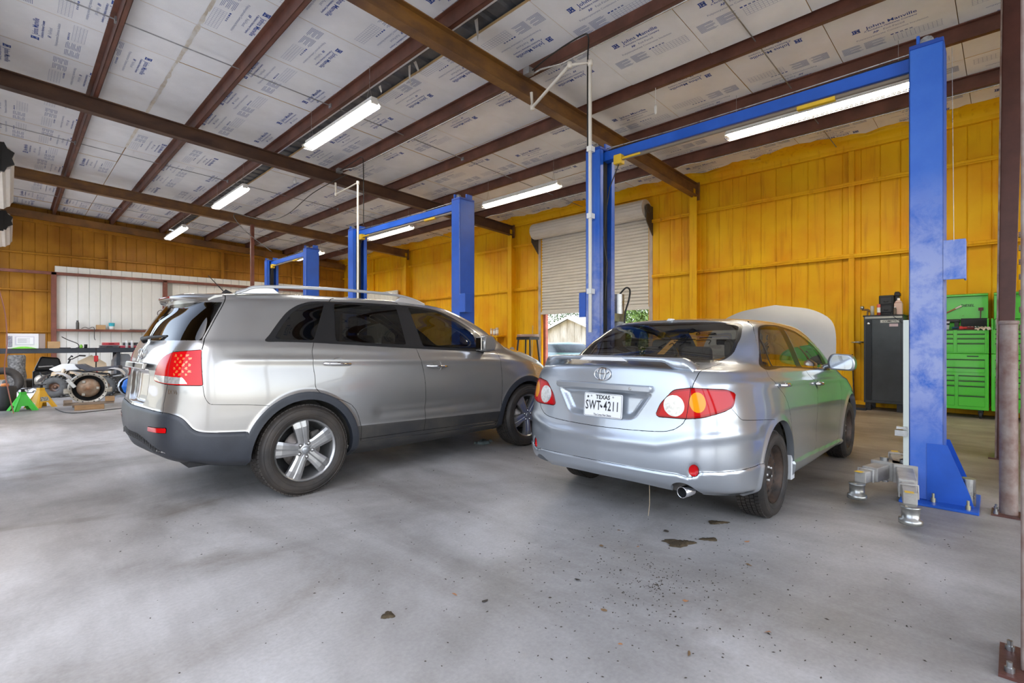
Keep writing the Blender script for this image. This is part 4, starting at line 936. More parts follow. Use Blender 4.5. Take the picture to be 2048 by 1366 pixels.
        mo = mr.build('wing_mirror', M_psuv, body, bevel=.02, seg=3); mo.location = (2.02, .93 if s_ > 0 else -1.04, 1.225); mo.rotation_euler = (0, 0, R(-8) * s_)
        MB().box((1.98, s_ * .86 if s_ > 0 else -.95, 1.145), (2.10, .95 if s_ > 0 else -.86, 1.175)).build('mirror_foot', M_trim, body, bevel=.01)
        MB().box((1.900, s_ * .985 - .045, 1.155), (1.908, s_ * .985 + .045, 1.295)).build('mirror_glass', M_chrome, body, bevel=.012)
        for (x, z, y) in ((.325, 1.060, .928), (1.385, 1.003, .934)):
            t = MB(); n = 22; cup = [(x + .055 * math.cos(2 * math.pi * k / n), s_ * (y + .003), z + .056 * math.sin(2 * math.pi * k / n)) for k in range(n)] + [(x, s_ * (y - .024), z)]
            MB().add(cup, [((k, (k + 1) % n, n) if s_ > 0 else ((k + 1) % n, k, n)) for k in range(n)], 0, True).build('handle_cup', M_psuv, body)
            MB().tube([(x - .125, s_ * (y + .002), z + .006), (x - .11, s_ * (y + .028), z + .005), (x, s_ * (y + .038), z), (x + .10, s_ * (y + .028), z - .006), (x + .115, s_ * (y + .002), z - .007)], [.011, .015, .016, .014, .010], 10).build('door_handle', M_chrome, body)
    # tailgate handle bar, emblem ring, wiper, antenna
    MB().prism([(-.925, 1.030), (-.948, 1.038), (-.940, 1.088), (-.905, 1.088)], -.33, .33, 'y').build('tailgate_handle', M_psuv, body, bevel=.008, seg=2)
    MB().box((-.952, .0, 1.045), (-.93, .05, 1.082)).build('camera_housing', M_black, body, bevel=.006)
    ring_ = [(-.895 + .03 * (math.sin(a) * .06), .075 * math.cos(a), 1.15 + .042 * math.sin(a)) for a in np.linspace(0, 2 * math.pi, 28, endpoint=False)]
    ob = MB().tube(ring_, .005, 6, closed=True).build('badge_ring', M_chrome, body); ob.rotation_euler = (0, 0, 0)
    MB().tube([(-.865, .0, 1.252), (-.885, .02, 1.272), (-.86, .18, 1.285), (-.80, .42, 1.292)], [.022, .018, .012, .008], 8).build('rear_wiper', M_black, body)
    MB().tube([(-.30, 0, 1.672), (-.27, 0, 1.70), (-.20, 0, 1.676)], [.012, .02, .008], 8).tube([(-.28, 0, 1.69), (-.41, 0, 1.83)], [.005, .003], 6).build('antenna', M_black, body)
    vs, fs = text_mesh('EX V6', .042, ext=.002); MB().add([(-.905, p[0] + .0, p[1]) for p in vs], fs).build('trim_badge', M_chrome, body, loc=(.003, .565, .895), rot=(0, 0, R(-18)))
    # interior
    inner = MB().box((-.75, -.80, .34), (3.3, .80, .50)).build('floor_pan', M_dark, body)
    MB().prism([(1.75, .9), (2.55, .9), (2.5, 1.10), (1.95, 1.12)], -.78, .78, 'y').build('dashboard', M_black, body, bevel=.04, seg=2)
    for y in (-.38, .38): seat(body, .92, y, .62)
    seat(body, .02, 0, .62, True, 1.25, .58); steering(body, 1.62, -.38, 1.02)
    MB().box((1.62, -.1, 1.40), (1.66, .1, 1.47)).build('inner_mirror', M_black, body, bevel=.01)
    MB().box((-.68, -.62, .46), (-.2, .62, .95)).build('luggage_floor', M_dark, body)
    for x, y in ((.04, .955), (2.74, .955)):
        alloy_wheel(root, (x, -y, .368)).rotation_euler = (0, R(10 if x < 1 else 35), math.pi)
        alloy_wheel(root, (x, y, .368))
    MB().tube([(-.5, .3, .42), (3.2, .3, .42)], .05, 8).box((.0 - .1, -.7, .30), (.14, .7, .40)).box((2.6, -.7, .28), (2.85, .7, .40)).build('underbody', M_dark, root)
    return root
SUV_ROOT = build_suv()
# ================================================================ blue-silver sedan with the hood up
def build_sedan(full=True):
    root = empty('sedan', (3.84, 2.05, 0), R(1.4), 'blue-silver four-door sedan with rear wing and raised hood', 'car')
    root.scale = (.972, .972, .972)
    body = empty('body', (0, 0, 0), 0, parent=root); body.scale = (1, -1, 1)
    S, _, _ = car_grid(SED_COLS, 430, 230, 2)
    N = grid_normals(S); X, Y, Z = S[..., 0], S[..., 1], S[..., 2]; P = S.reshape(-1, 3); sh = X.shape
    AZ = lambda Q: np.stack([Q[:, 0] + Q[:, 1], Q[:, 2]], 1)
    rear_ok = lambda Q: Q[:, 0] < -.42
    D = np.zeros(sh)
    # plate recess, lamp swell, reflector dimple, waist crease, bumper shelf, flared arches, valance
    rec = sdf(YZ(P), rounded([(-.5, .948), (.375, .948), (.385, .93), (.275, .765), (.22, .748), (-.5, .748)], .035)).reshape(sh)
    D = np.where(X < -.85, -.034 * smooth01(-rec / .045), D)
    D += np.where(X < -.42, -.018 * smooth01((.055 - np.hypot(X + Y + .26, Z - .472)) / .035), 0)
    shelf = np.interp(X + Y, [-1.2, -.55, -.3, .1, .5], [.655, .665, .72, .74, .735])
    D += .012 * np.exp(-((Z - shelf + .05) / .035) ** 2) * (X < -.3) * smooth01((-.3 - X) / .2)
    D += .007 * np.exp(-((Z - (.985 - .045 * X)) / .022) ** 2) * (Y > .6) * smooth01((X + .9) / .3)
    ring = np.minimum(np.hypot(X + .02, Z - .32), np.hypot(X - 2.60, Z - .32)); D += .012 * smooth01((.44 - ring) / .05) * (Y > .6)
    val = np.interp(X + Y, [-1.02, -.39, -.30, -.22, .46], [.446, .44, .424, .464, .466]); D += np.where(X < -.3, .010 * smooth01((val - Z) / .008), 0)
    skirt = np.where((X > .25) & (X < 2.3) & (Y > .6), .016 * smooth01((.345 - .045 * (X - .4) - Z) / .008), 0); D += skirt
    S = S + N * D[..., None]; S[0, :, 1] = 0; S[-1, :, 1] = 0; S[:, -1, 1] = 0
    sk = Skin(S); big = lambda Q, ok, f: np.where(ok(Q), f(Q), .5)
    side_ok = lambda Q: (Q[:, 1] > .5) & (Q[:, 0] > -.25)
    dlo = dens([(-.055, 1.082), (.03, 1.20), (.13, 1.31), (.235, 1.392), (.40, 1.421), (.68, 1.424), (.86, 1.412), (1.17, 1.377), (1.45, 1.310), (1.66, 1.235), (1.86, 1.13), (1.90, 1.02), (1.80, .998), (1.40, 1.022), (.95, 1.047), (.4, 1.078)], True, 5)
    sk.region('trim', lambda Q: big(Q, side_ok, lambda q: sdf(XZ(q), dlo)))
    for nm, pl, r_ in (('quarter_glass', [(.0, 1.10), (.075, 1.235), (.135, 1.293), (.145, 1.10)], .012),
                       ('rear_side_glass', [(.165, 1.315), (.27, 1.392), (.42, 1.409), (.675, 1.410), (.79, 1.072), (.175, 1.102)], .012),
                       ('front_side_glass', [(.835, 1.394), (1.164, 1.360), (1.44, 1.292), (1.64, 1.220), (1.76, 1.145), (1.775, 1.018), (.955, 1.062)], .012)):
        sk.region(nm, lambda Q, pl=pl, r_=r_: big(Q, side_ok, lambda q: sdf(XZ(q), rounded(pl, r_))), only=['trim'])
    rg = rounded([(-.4, 1.166), (.30, 1.163), (.55, 1.150), (.628, 1.152), (.652, 1.20), (.630, 1.318), (.588, 1.408), (.54, 1.422), (.3, 1.434), (-.4, 1.438)], [.01, .02, .05, .03, .03, .03, .03, .03, .02, .01])
    sk.region('rear_glass_rim', lambda Q: np.where((Q[:, 0] < .17) & (Q[:, 0] > -.58), sdf(YZ(Q), rg) - .012, .5), only=['body'])
    sk.region('rear_glass', lambda Q: np.where((Q[:, 0] < .17) & (Q[:, 0] > -.58), sdf(YZ(Q), rg) + .004, .5), only=['rear_glass_rim'])
    sk.region('windscreen', lambda Q: np.where(Q[:, 0] > 1.4, sdf(YZ(Q), rounded([(-.4, 1.075), (.45, 1.062), (.66, 1.045), (.63, 1.22), (.56, 1.39), (.3, 1.412), (-.4, 1.416)], .02)), .5), only=['body'])
    # lamps
    lamp = rounded([(-.54, .806), (-.505, .878), (-.402, .974), (-.264, .990), (.067, .977), (.172, .950), (.129, .870), (.03, .842), (-.182, .803), (-.31, .793), (-.52, .793)], [.012, .03, .03, .03, .03, .02, .03, .03, .03, .03, .012])
    sk.region('lamp_red', lambda Q: big(Q, rear_ok, lambda q: sdf(AZ(q), lamp)), seam=.0025)
    inner = rounded([(-.515, .808), (-.488, .870), (-.392, .960), (-.264, .976), (.06, .964), (.150, .942), (.112, .878), (.02, .856), (-.185, .818), (-.31, .806), (-.50, .806)], .03)
    for nm, (a, z, ra, rz) in (('lamp_clear', (-.400, .872, .078, .068)), ('lamp_amber', (-.214, .898, .068, .064))):
        sk.region(nm, lambda Q, a=a, z=z, ra=ra, rz=rz: big(Q, rear_ok, lambda q: (np.hypot((q[:, 0] + q[:, 1] - a) / ra, (q[:, 2] - z) / rz) - 1) * .06), only=['lamp_red'])
    sk.region('lamp_inner', lambda Q: big(Q, rear_ok, lambda q: sdf(AZ(q), inner)), only=['lamp_red'])
    sk.line([(-.262, 1.0), (-.312, .79)], AZ, .0022, rear_ok, None, 'lamp_gap')
    # trunk lid
    lid = dens([(-.5, .686), (0, .686), (.28, .690), (.45, .700), (.515, .712), (.566, .739), (.607, .797), (.632, .987), (.648, 1.06), (.650, 1.12), (.64, 1.16), (.5, 1.25), (-.5, 1.25)], True, 3)
    sk.region('trunk_lid', lambda Q: np.where(Q[:, 0] < -.45, sdf(YZ(Q), lid), .5), only=['body'], seam=.0021)
    # bumper and valance
    sk.line(dens([(-.715, .858), (-.69, .825), (-.655, .788), (-.61, .778), (-.40, .758), (-.13, .731)], False, 5), XZ, .0016, lambda c: c[:, 1] > .6, ['body'])
    vline = [(-1.03, .446), (-.39, .440), (-.32, .427), (-.275, .430), (-.235, .452), (-.20, .466), (.46, .466)]
    vf = lambda Q: np.where(Q[:, 0] < -.25, Q[:, 2] - np.interp(Q[:, 0] + Q[:, 1], [p[0] for p in vline], [p[1] for p in vline]), .5)
    sk.region('valance', vf, only=['body'], seam=.0016)
    sk.region('bumper', lambda Q: np.where(Q[:, 0] < .1, Q[:, 2] - np.interp(Q[:, 0] + Q[:, 1], [-1.1, -.31, .03, .13, .20, .75], [.80, .80, .842, .86, .785, .729]), .5), where=lambda c: c[:, 0] < .05, only=['body'])
    sk.region('reflector', lambda Q: big(Q, rear_ok, lambda q: np.hypot(q[:, 0] + q[:, 1] + .26, (q[:, 2] - .472) * 1.1) - .041), only=['bumper', 'valance', 'seam'], seam=.002)
    # wheel openings, exhaust notch
    for cx in (-.02, 2.60): sk.region('hole', lambda Q, cx=cx: np.where(Q[:, 1] > .55, np.hypot(Q[:, 0] - cx, Q[:, 2] - .32) - .392, .5))
    sk.region('hole', lambda Q: np.where(Q[:, 0] < -.7, np.hypot(Q[:, 1] - .585, (Q[:, 2] - .318) * 1.1) - .078, .5), only=['valance', 'seam'])
    # doors
    rd = [(-.045, 1.085), (-.018, .994), (.175, .865), (.28, .682), (.375, .44), (.395, .335), (1.085, .305), (1.108, .524), (1.142, .803), (1.122, .914), (.90, 1.06), (.76, 1.44), (.24, 1.44)]
    fd = [(.90, 1.06), (1.122, .914), (1.142, .803), (1.108, .524), (1.085, .305), (1.98, .265), (2.08, .42), (2.13, .70), (2.10, .93), (1.93, 1.05), (1.86, 1.17), (1.45, 1.36), (1.0, 1.43), (.76, 1.44)]
    for nm, pl in (('rear_door', rd), ('front_door', fd)):
        sk.region(nm, lambda Q, pl=pl: np.where(Q[:, 1] > .58, sdf(XZ(Q), dens(pl, True, 4)), .5), only=['body'], seam=.0021)
    sk.region('skirt', lambda Q: np.where((Q[:, 1] > .6) & (Q[:, 0] > .28) & (Q[:, 0] < 2.32), Q[:, 2] - (.348 - .045 * (Q[:, 0] - .4)), .5), only=['body', 'rear_door', 'front_door', 'seam'])
    # hood: lifted out of the skin and turned up on its hinges
    hood = dens([(2.46, -.4), (2.44, .30), (2.40, .52), (2.43, .665), (2.70, .665), (3.0, .60), (3.16, .45), (3.24, .2), (3.27, -.4)], True, 4)
    sk.region('hood', lambda Q: np.where((Q[:, 0] > 2.3) & (Q[:, 2] > .78), sdf(XY(Q), hood), .5), only=['body'])
    sk.region('head_lamp', lambda Q: np.where(Q[:, 0] > 2.8, sdf(AZ(Q), rounded([(3.70, .62), (3.98, .60), (3.98, .74), (3.62, .82)], .03)), .5), only=['body'])
    po = lambda nm, lab, m, **k: skin_obj(nm, sk.part(lab, **k), m, body)
    po('body_shell', ['body'], M_psed)
    for s_ in (1, -1):
        for nm, gl in (('rear_door', 'rear_side_glass'), ('front_door', 'front_side_glass')):
            d = po(nm, [nm], M_psed, both=False, side=s_); g_ = po(gl, [gl], M_glassr, both=False, side=s_); g_.parent = d
        po('quarter_glass', ['quarter_glass'], M_glassr, both=False, side=s_)
        l_ = po('tail_lamp', ['lamp_red'], M_redlens2, both=False, side=s_, push=-.004, lip=.02)
        for nm, lb, m in (('red_lens', 'lamp_inner', M_redlens), ('clear_lens', 'lamp_clear', M_clear), ('amber_lens', 'lamp_amber', M_amber), ('lens_joint', 'lamp_gap', M_dark)):
            q = skin_obj(nm, sk.part([lb], both=False, side=s_, push=-.0042), m, body); q.parent = l_
        po('window_trim', ['trim'], M_trim, both=False, side=s_, push=.002)
        po('side_skirt', ['skirt'], M_psed, both=False, side=s_, lip=.02)
        po('head_lamp', ['head_lamp'], M_clear, both=False, side=s_)
        po('rear_reflector', ['reflector'], M_redlens, both=False, side=s_, push=.004)
    tl = po('trunk_lid', ['trunk_lid'], M_psed)
    po('rear_glass', ['rear_glass'], glass_mat('rear_window_glass', (.60, .57, .52))); po('rear_glass_rim', ['rear_glass_rim'], M_trim, push=.001)
    po('windscreen', ['windscreen'], glass_mat('windscreen_glass', (.62, .64, .62)))
    po('rear_bumper', ['bumper'], M_psed); va = po('rear_valance', ['valance'], M_psed, lip=.03); po('panel_gap', ['seam'], M_gap, push=.003)
    for cx in (-.02, 2.60): arch_lip(body, sk, cx, .32, .392, M_psed, 'arch_lip', .05); wheel_well(body, cx, .84, .32, .40, .32)
    ho = po('hood', ['hood'], mat('dusty_hood', (.66, .64, .60), .42, .35, var=.08, vscale=2., coat=.5), lip=.03)
    piv = Vector((2.44, 0, 1.03)); ho.matrix_basis = Matrix.Translation(piv) @ Matrix.Rotation(R(-63), 4, 'Y') @ Matrix.Diagonal((1.08, 1.13, 1.0, 1.0)) @ Matrix.Translation(-piv)
    hv = sk.part(['hood'], push=.03); hu = skin_obj('hood_liner', (hv[0], -hv[1], hv[2][:, ::-1]), M_dark, body); hu.parent = ho
    for y in (-.6, .6): MB().tube([(2.5, y, .98), (2.62, y, 1.20)], .012, 8).build('hood_hinge', M_black, body)
    MB().tube([(3.05, .45, .80), (2.86, .42, 1.52)], .008, 8).build('hood_prop', M_black, body)
    MB().box((2.3, -.62, .45), (3.2, .62, .74)).box((2.5, -.3, .74), (2.95, .25, .84)).boxc((2.75, .45, .78), (.24, .18, .18)).build('engine', mat('engine_grime', (.05, .05, .05), .6, var=.5, vscale=15.), body, bevel=.02)
    # rear wing on two feet with its brake lamp
    vs = []; n = 60
    for k in range(n + 1):
        y = -.625 + 1.25 * k / n; t = abs(y) / .625; e = smooth01(np.array((t - .70) / .16)).item(); g_ = max(0, (t - .86) / .14)
        xr = -.955 + .11 * t ** 3; xf = -.80 + .08 * t ** 2 + .13 * e; zt = 1.188 - .012 * t ** 2 - .085 * g_ ** 1.8
        zl = (zt - .036) * (1 - e) + 1.088 * e
        vs += [(xf, y, zt - .012 - .03 * e), ((xf * .35 + xr * .65), y, zt), (xr, y, zt - .007), (xr + .006, y, min(zl + .004, zt - .008)), (xf - .02, y, min(zl, zt - .01))]
    mb = MB().add(vs, [(5 * k + j, 5 * k + j + 1, 5 * k + j + 6, 5 * k + j + 5) for k in range(n) for j in range(4)] + [(5 * k + 4, 5 * k, 5 * k + 5, 5 * k + 9) for k in range(n)], 0, True)
    mb.add(vs[:5], [(0, 1, 2, 3, 4)]); mb.add(vs[-5:], [(4, 3, 2, 1, 0)])
    wing = mb.build('rear_wing', M_psed, body)
    MB().prism([(-.20, 1.150), (.20, 1.150), (.16, 1.176), (-.16, 1.176)], -.962, -.94, 'x').build('brake_lamp', mat('pale_lens', (.80, .80, .80), .15, coat=1.), wing, bevel=.004)
    # garnish bar with key lock, emblem, licence plate
    gb = MB().prism([(-.385, .944), (.385, .944), (.40, .968), (.395, .992), (-.395, .992), (-.40, .968)], -.985, -.93, 'x').build('plate_garnish', M_psed, body, bevel=.010, seg=2)
    MB().lathe([(.010, -.002), (.010, .003), (.006, .004), (0, .002)], 16, 0, Matrix.Translation((-.986, .243, .966)) @ Matrix.Rotation(R(-90), 4, 'Y')).build('key_lock', M_steel, gb)
    E_ = lambda ry, rz, cy=0., cz=0., n=36: [(0, cy + ry * math.cos(a), cz + rz * math.sin(a)) for a in np.linspace(0, 2 * math.pi, n, endpoint=False)]
    em = MB().tube(E_(.066, .044), .0052, 6, closed=True).tube(E_(.021, .042), .0042, 6, closed=True).tube(E_(.046, .018, 0, .020), .0042, 6, closed=True).build('emblem', M_chrome, body, loc=(-.968, .012, 1.055), rot=(0, R(8), 0))
    build_plate(body)
    # exhaust, antenna, root hanging down
    MB().lathe([(.036, -.10), (.036, 0), (.0345, .002), (.032, 0)], 24, 0, Matrix.Translation((-.940, .590, .325)) @ Matrix.Rotation(R(-90), 4, 'Y') @ Matrix.Rotation(R(8), 4, 'X')).build('exhaust_tip', M_chrome, body); MB().lathe([(.032, .0), (.030, -.06), (0, -.06)], 20, 0, Matrix.Translation((-.940, .590, .325)) @ Matrix.Rotation(R(-90), 4, 'Y') @ Matrix.Rotation(R(8), 4, 'X')).build('exhaust_bore', M_dark, body)
    MB().tube([(-.86, .590, .330), (-.4, .5, .34), (.0, .3, .30)], .03, 10).box((-.84, .2, .30), (-.46, .62, .42)).build('muffler', M_rim_in, body)
    MB().prism([(.06, 1.463), (.17, 1.467), (.15, 1.482), (.09, 1.484)], -.018, .018, 'y').build('antenna', mat('antenna_white', (.8, .8, .78), .4), body, bevel=.004)
    for s_ in (1, -1):
        mr = MB().prism(rounded([(-.02, -.075), (.19, -.085), (.205, .0), (.17, .075), (.0, .085), (-.035, .01)], .05, 5).tolist(), -.07, .05, 'x')
        mo = mr.build('wing_mirror', M_psed, body, bevel=.022, seg=3); mo.location = (1.80, s_ * .875 - (.0 if s_ > 0 else .19), 1.085)
        MB().prism(rounded([(.0, -.06), (.17, -.068), (.185, .0), (.155, .06), (.015, .068)], .035, 5).tolist(), -.078, -.07, 'x').build('mirror_glass', mat('mirror_silver', (.45, .46, .48), .05, 1.), mo)
        MB().tube([(1.80, s_ * .80, 1.03), (1.80, s_ * .88, 1.06)], .025, 8).build('mirror_foot', M_psed, body)
        for (x, z, y) in ((.19, .948, .875), (1.20, .898, .884)):
            n = 20; cup = [(x + .05 * math.cos(2 * math.pi * k / n), s_ * (y + .003), z - .006 + .045 * math.sin(2 * math.pi * k / n)) for k in range(n)] + [(x, s_ * (y - .02), z)]
            MB().add(cup, [((k, (k + 1) % n, n) if s_ > 0 else ((k + 1) % n, k, n)) for k in range(n)], 0, True).build('handle_cup', M_psed, body)
            MB().tube([(x - .10, s_ * (y + .002), z + .012), (x - .085, s_ * (y + .028), z + .012), (x, s_ * (y + .036), z + .010), (x + .075, s_ * (y + .026), z + .004), (x + .09, s_ * (y + .002), z + .002)], [.012, .016, .016, .014, .010], 10).build('door_handle', M_chrome, body)
        # white mud-guard edge behind the wheels
        MB().prism([(.352, .20), (.43, .20), (.41, .40), (.366, .42)], s_ * .80, s_ * .888, 'y').build('mud_guard', mat('pale_guard', (.60, .62, .64), .4), body, bevel=.008)
        MB().prism([(2.98, .22), (3.03, .22), (3.05, .42), (2.99, .42)], s_ * .74, s_ * .86, 'y').build('mud_guard', MATS['pale_guard'], body, bevel=.008)
    # interior
    MB().box((-.30, -.74, .28), (2.2, .74, .42)).build('floor_pan', M_dark, body)
    MB().prism([(-.62, .95), (-.30, .95), (-.30, 1.06), (-.60, 1.06)], -.58, .58, 'y').build('parcel_shelf', M_black, body)
    MB().prism([(1.65, .78), (2.35, .80), (2.3, .98), (1.85, 1.0)], -.72, .72, 'y').build('dashboard', M_black, body, bevel=.04, seg=2)
    for y in (-.36, .36): seat(body, .82, y, .42)
    seat(body, .02, 0, .42, True, 1.2, .56); steering(body, 1.52, -.36, .86)
    MB().box((1.36, -.1, 1.25), (1.39, .1, 1.31)).build('inner_mirror', M_black, body, bevel=.008)
    # parts tag left on the back seat window: strip of yellow tape; marker scrawl on the rear glass
    MB().add([(-.33, .10, 1.185), (-.33, .16, 1.185), (-.12, .18, 1.30), (-.12, .12, 1.30)], [(0, 1, 2, 3)]).build('tape_strip', mat('masking_tape', (.72, .42, .12), .7), body)
    ink = mat('marker_ink', (.01, .01, .012), 1., spec=0.)
    mb = MB(); rg_ = random.Random(4)
    def glass_pt(y, z):
        K = np.argmin((sk.V[:, 1] - abs(y)) ** 2 + (sk.V[:, 2] - z) ** 2 + 9 * ((sk.V[:, 0] > .17) | (sk.V[:, 0] < -.58))); p = sk.V[K]; nn = sk.N[K]
        return (p[0] + nn[0] * .004, y, z + nn[2] * .004)
    strokes = [[(.30, 1.375), (.27, 1.385), (.25, 1.365), (.28, 1.352), (.31, 1.358)], [(.33, 1.345), (.35, 1.352), (.36, 1.34), (.34, 1.335), (.33, 1.345)], [(.22, 1.325), (.25, 1.335), (.27, 1.32), (.24, 1.31), (.22, 1.325)],
               [(.28, 1.325), (.29, 1.29), (.27, 1.25)], [(.21, 1.30), (.36, 1.30)], [(.20, 1.285), (.34, 1.275)], [(.42, 1.35), (.48, 1.345), (.43, 1.335), (.49, 1.335)], [(.38, 1.31), (.47, 1.315)], [(.15, 1.27), (.11, 1.235), (.14, 1.235)],
               [(.37, 1.29), (.47, 1.295), (.48, 1.265)], [(.18, 1.255), (.20, 1.27), (.22, 1.255)]]
    for st in strokes:
        d_ = dens(st, False, 4); mb.tube([glass_pt(*q) for q in d_], .0028, 5)
    mb.build('marker_scrawl', ink, body)
    for x in (-.02, 2.60):
        steel_wheel(root, (x, -.872, .318)).rotation_euler = (0, R(20), math.pi)
        steel_wheel(root, (x, .872, .318))
    MB().box((.1, -.6, .2), (2.3, .6, .30)).box((-.08, -.65, .24), (.06, .65, .36)).box((2.5, -.65, .22), (2.72, .65, .36)).build('underbody', M_dark, root)
    MB().tube([(-.88, -.33, .34), (-.885, -.335, .26), (-.875, -.33, .18), (-.885, -.325, .10)], .0022, 5).build('dangling_root', mat('root_tan', (.42, .33, .22), .8), root)
    return root
def build_plate(body):
    """Texas licence plate"""
    t = empty('licence_plate', (-.986, .028, .835), 0, parent=body); t.rotation_euler = (0, R(5), 0); t.scale = (1, 1, 1)
    w, h = .157, .083
    o = MB().prism(rounded([(-w, -h), (w, -h), (w, h), (-w, h)], .014, 4).tolist(), -.004, .004, 'x').build('plate_base', mat('plate_white', (.86, .87, .88), .35), t)
    ink = mat('plate_ink', (.018, .018, .02), .5)
    def put(nm, s, size, y, z, **k):
        vs, fs = text_mesh(s, size, **k); sx = k.get('sx', 1)
        MB().add([(-.0052, p[0] + y, p[1] + z) for p in vs], fs).build(nm, ink, o)
    def rect(pts, wd):
        return MB().tube(pts, wd, 5, closed=True)
    rect([(-.004, p[0], p[1]) for p in rounded([(-w + .005, -h + .005), (w - .005, -h + .005), (w - .005, h - .005), (-w + .005, h - .005)], .011, 4)], .0012).build('plate_border', ink, o)
    put('state_name', 'TEXAS', .040, .0, .055, offset=.0012)
    vs, fs = text_mesh('SWT', .088, offset=.0012, space=1.12); MB().add([(-.0052, p[0] * .66 - .080, p[1] * 1.05 - .006) for p in vs], fs).build('registration', ink, o)
    vs, fs = text_mesh('4211', .088, offset=.0012, space=1.12); MB().add([(-.0052, p[0] * .66 + .072, p[1] * 1.05 - .006) for p in vs], fs).build('registration', ink, o)
    # little state outline between the groups, star in the corner, motto line
    st = [(-.006, .012), (0, .012), (0, .005), (.010, .002), (.012, -.006), (.004, -.014), (0, -.010), (-.004, -.004), (-.011, -.001), (-.006, .004)]
    MB().prism([(p[0] - .012, p[1] - .006) for p in st], -.0055, -.0045, 'x').build('state_outline', ink, o)
    star = [((.013 if k % 2 == 0 else .005) * math.sin(2 * math.pi * k / 10) - .125, (.013 if k % 2 == 0 else .005) * math.cos(2 * math.pi * k / 10) + .055) for k in range(10)]
    MB().prism(star, -.0055, -.0045, 'x').build('star', ink, o)
    put('motto', 'The Lone Star State', .018, .0, -.068, offset=.0003)
    for y in (-.095, .085): MB().lathe([(.006, 0), (.006, .003), (.003, .004), (0, .004)], 8, 0, Matrix.Translation((-.005, y, .062)) @ Matrix.Rotation(R(-90), 4, 'Y')).build('plate_bolt', M_steel, o)
    return t
SED_ROOT = build_sedan()
# ================================================================ two-post lifts
M_blue = mat('lift_blue', (.012, .105, .56), .38, var=.22, vscale=2.2, bump=.03, rvar=.08)
M_blue_scuff = mat('lift_blue_scuffed', (.035, .15, .60), .42, col2=(.012, .105, .54), vscale=2.0, bump=.05, detail=10.)
def _dust(m):
    """dusty, hand-rubbed paint at working height"""
    nt = m.node_tree; b = nt.nodes['Principled BSDF']; L = nt.links.new; src = b.inputs['Base Color'].links[0].from_socket
    g = nt.nodes.new('ShaderNodeNewGeometry'); sx = nt.nodes.new('ShaderNodeSeparateXYZ'); L(g.outputs['Position'], sx.inputs[0])
    r = nt.nodes.new('ShaderNodeValToRGB'); r.color_ramp.elements[0].position = .12; r.color_ramp.elements[0].color = (.1, .1, .1, 1); r.color_ramp.elements[1].position = .72; r.color_ramp.elements[1].color = (0, 0, 0, 1)
    e = r.color_ramp.elements.new(.26); e.color = (.75, .75, .75, 1); e = r.color_ramp.elements.new(.50); e.color = (.72, .72, .72, 1)
    mr = nt.nodes.new('ShaderNodeMapRange'); mr.inputs[2].default_value = 3.6; L(sx.outputs[2], mr.inputs[0]); L(mr.outputs[0], r.inputs[0])
    n = nt.nodes.new('ShaderNodeTexNoise'); n.inputs['Scale'].default_value = 5; n.inputs['Detail'].default_value = 9; n.inputs['Roughness'].default_value = .7; n.inputs['Distortion'].default_value = .25; L(g.outputs['Position'], n.inputs['Vector'])
    m2 = nt.nodes.new('ShaderNodeMapRange'); m2.inputs[1].default_value = .32; m2.inputs[2].default_value = .56; L(n.outputs['Fac'], m2.inputs[0])
    mu = nt.nodes.new('ShaderNodeMath'); mu.operation = 'MULTIPLY'; L(r.outputs[0], mu.inputs[0]); L(m2.outputs[0], mu.inputs[1])
    mx = nt.nodes.new('ShaderNodeMix'); mx.data_type = 'RGBA'; L(mu.outputs[0], mx.inputs['Factor']); L(src, mx.inputs['A']); mx.inputs['B'].default_value = (.42, .46, .70, 1); L(mx.outputs['Result'], b.inputs['Base Color'])
_dust(M_blue_scuff)
M_armgrey = mat('arm_grey', (.52, .50, .46), .5, .25, col2=(.34, .31, .28), vscale=6.)
M_yell = mat('safety_yellow', (.80, .50, .02), .5, var=.2)
M_cable = mat('black_cable', (.012, .012, .012), .5)
M_bracket = mat('lift_blue_dark', (.008, .055, .34), .45)
PW, PD, PH = .32, .21, 3.55
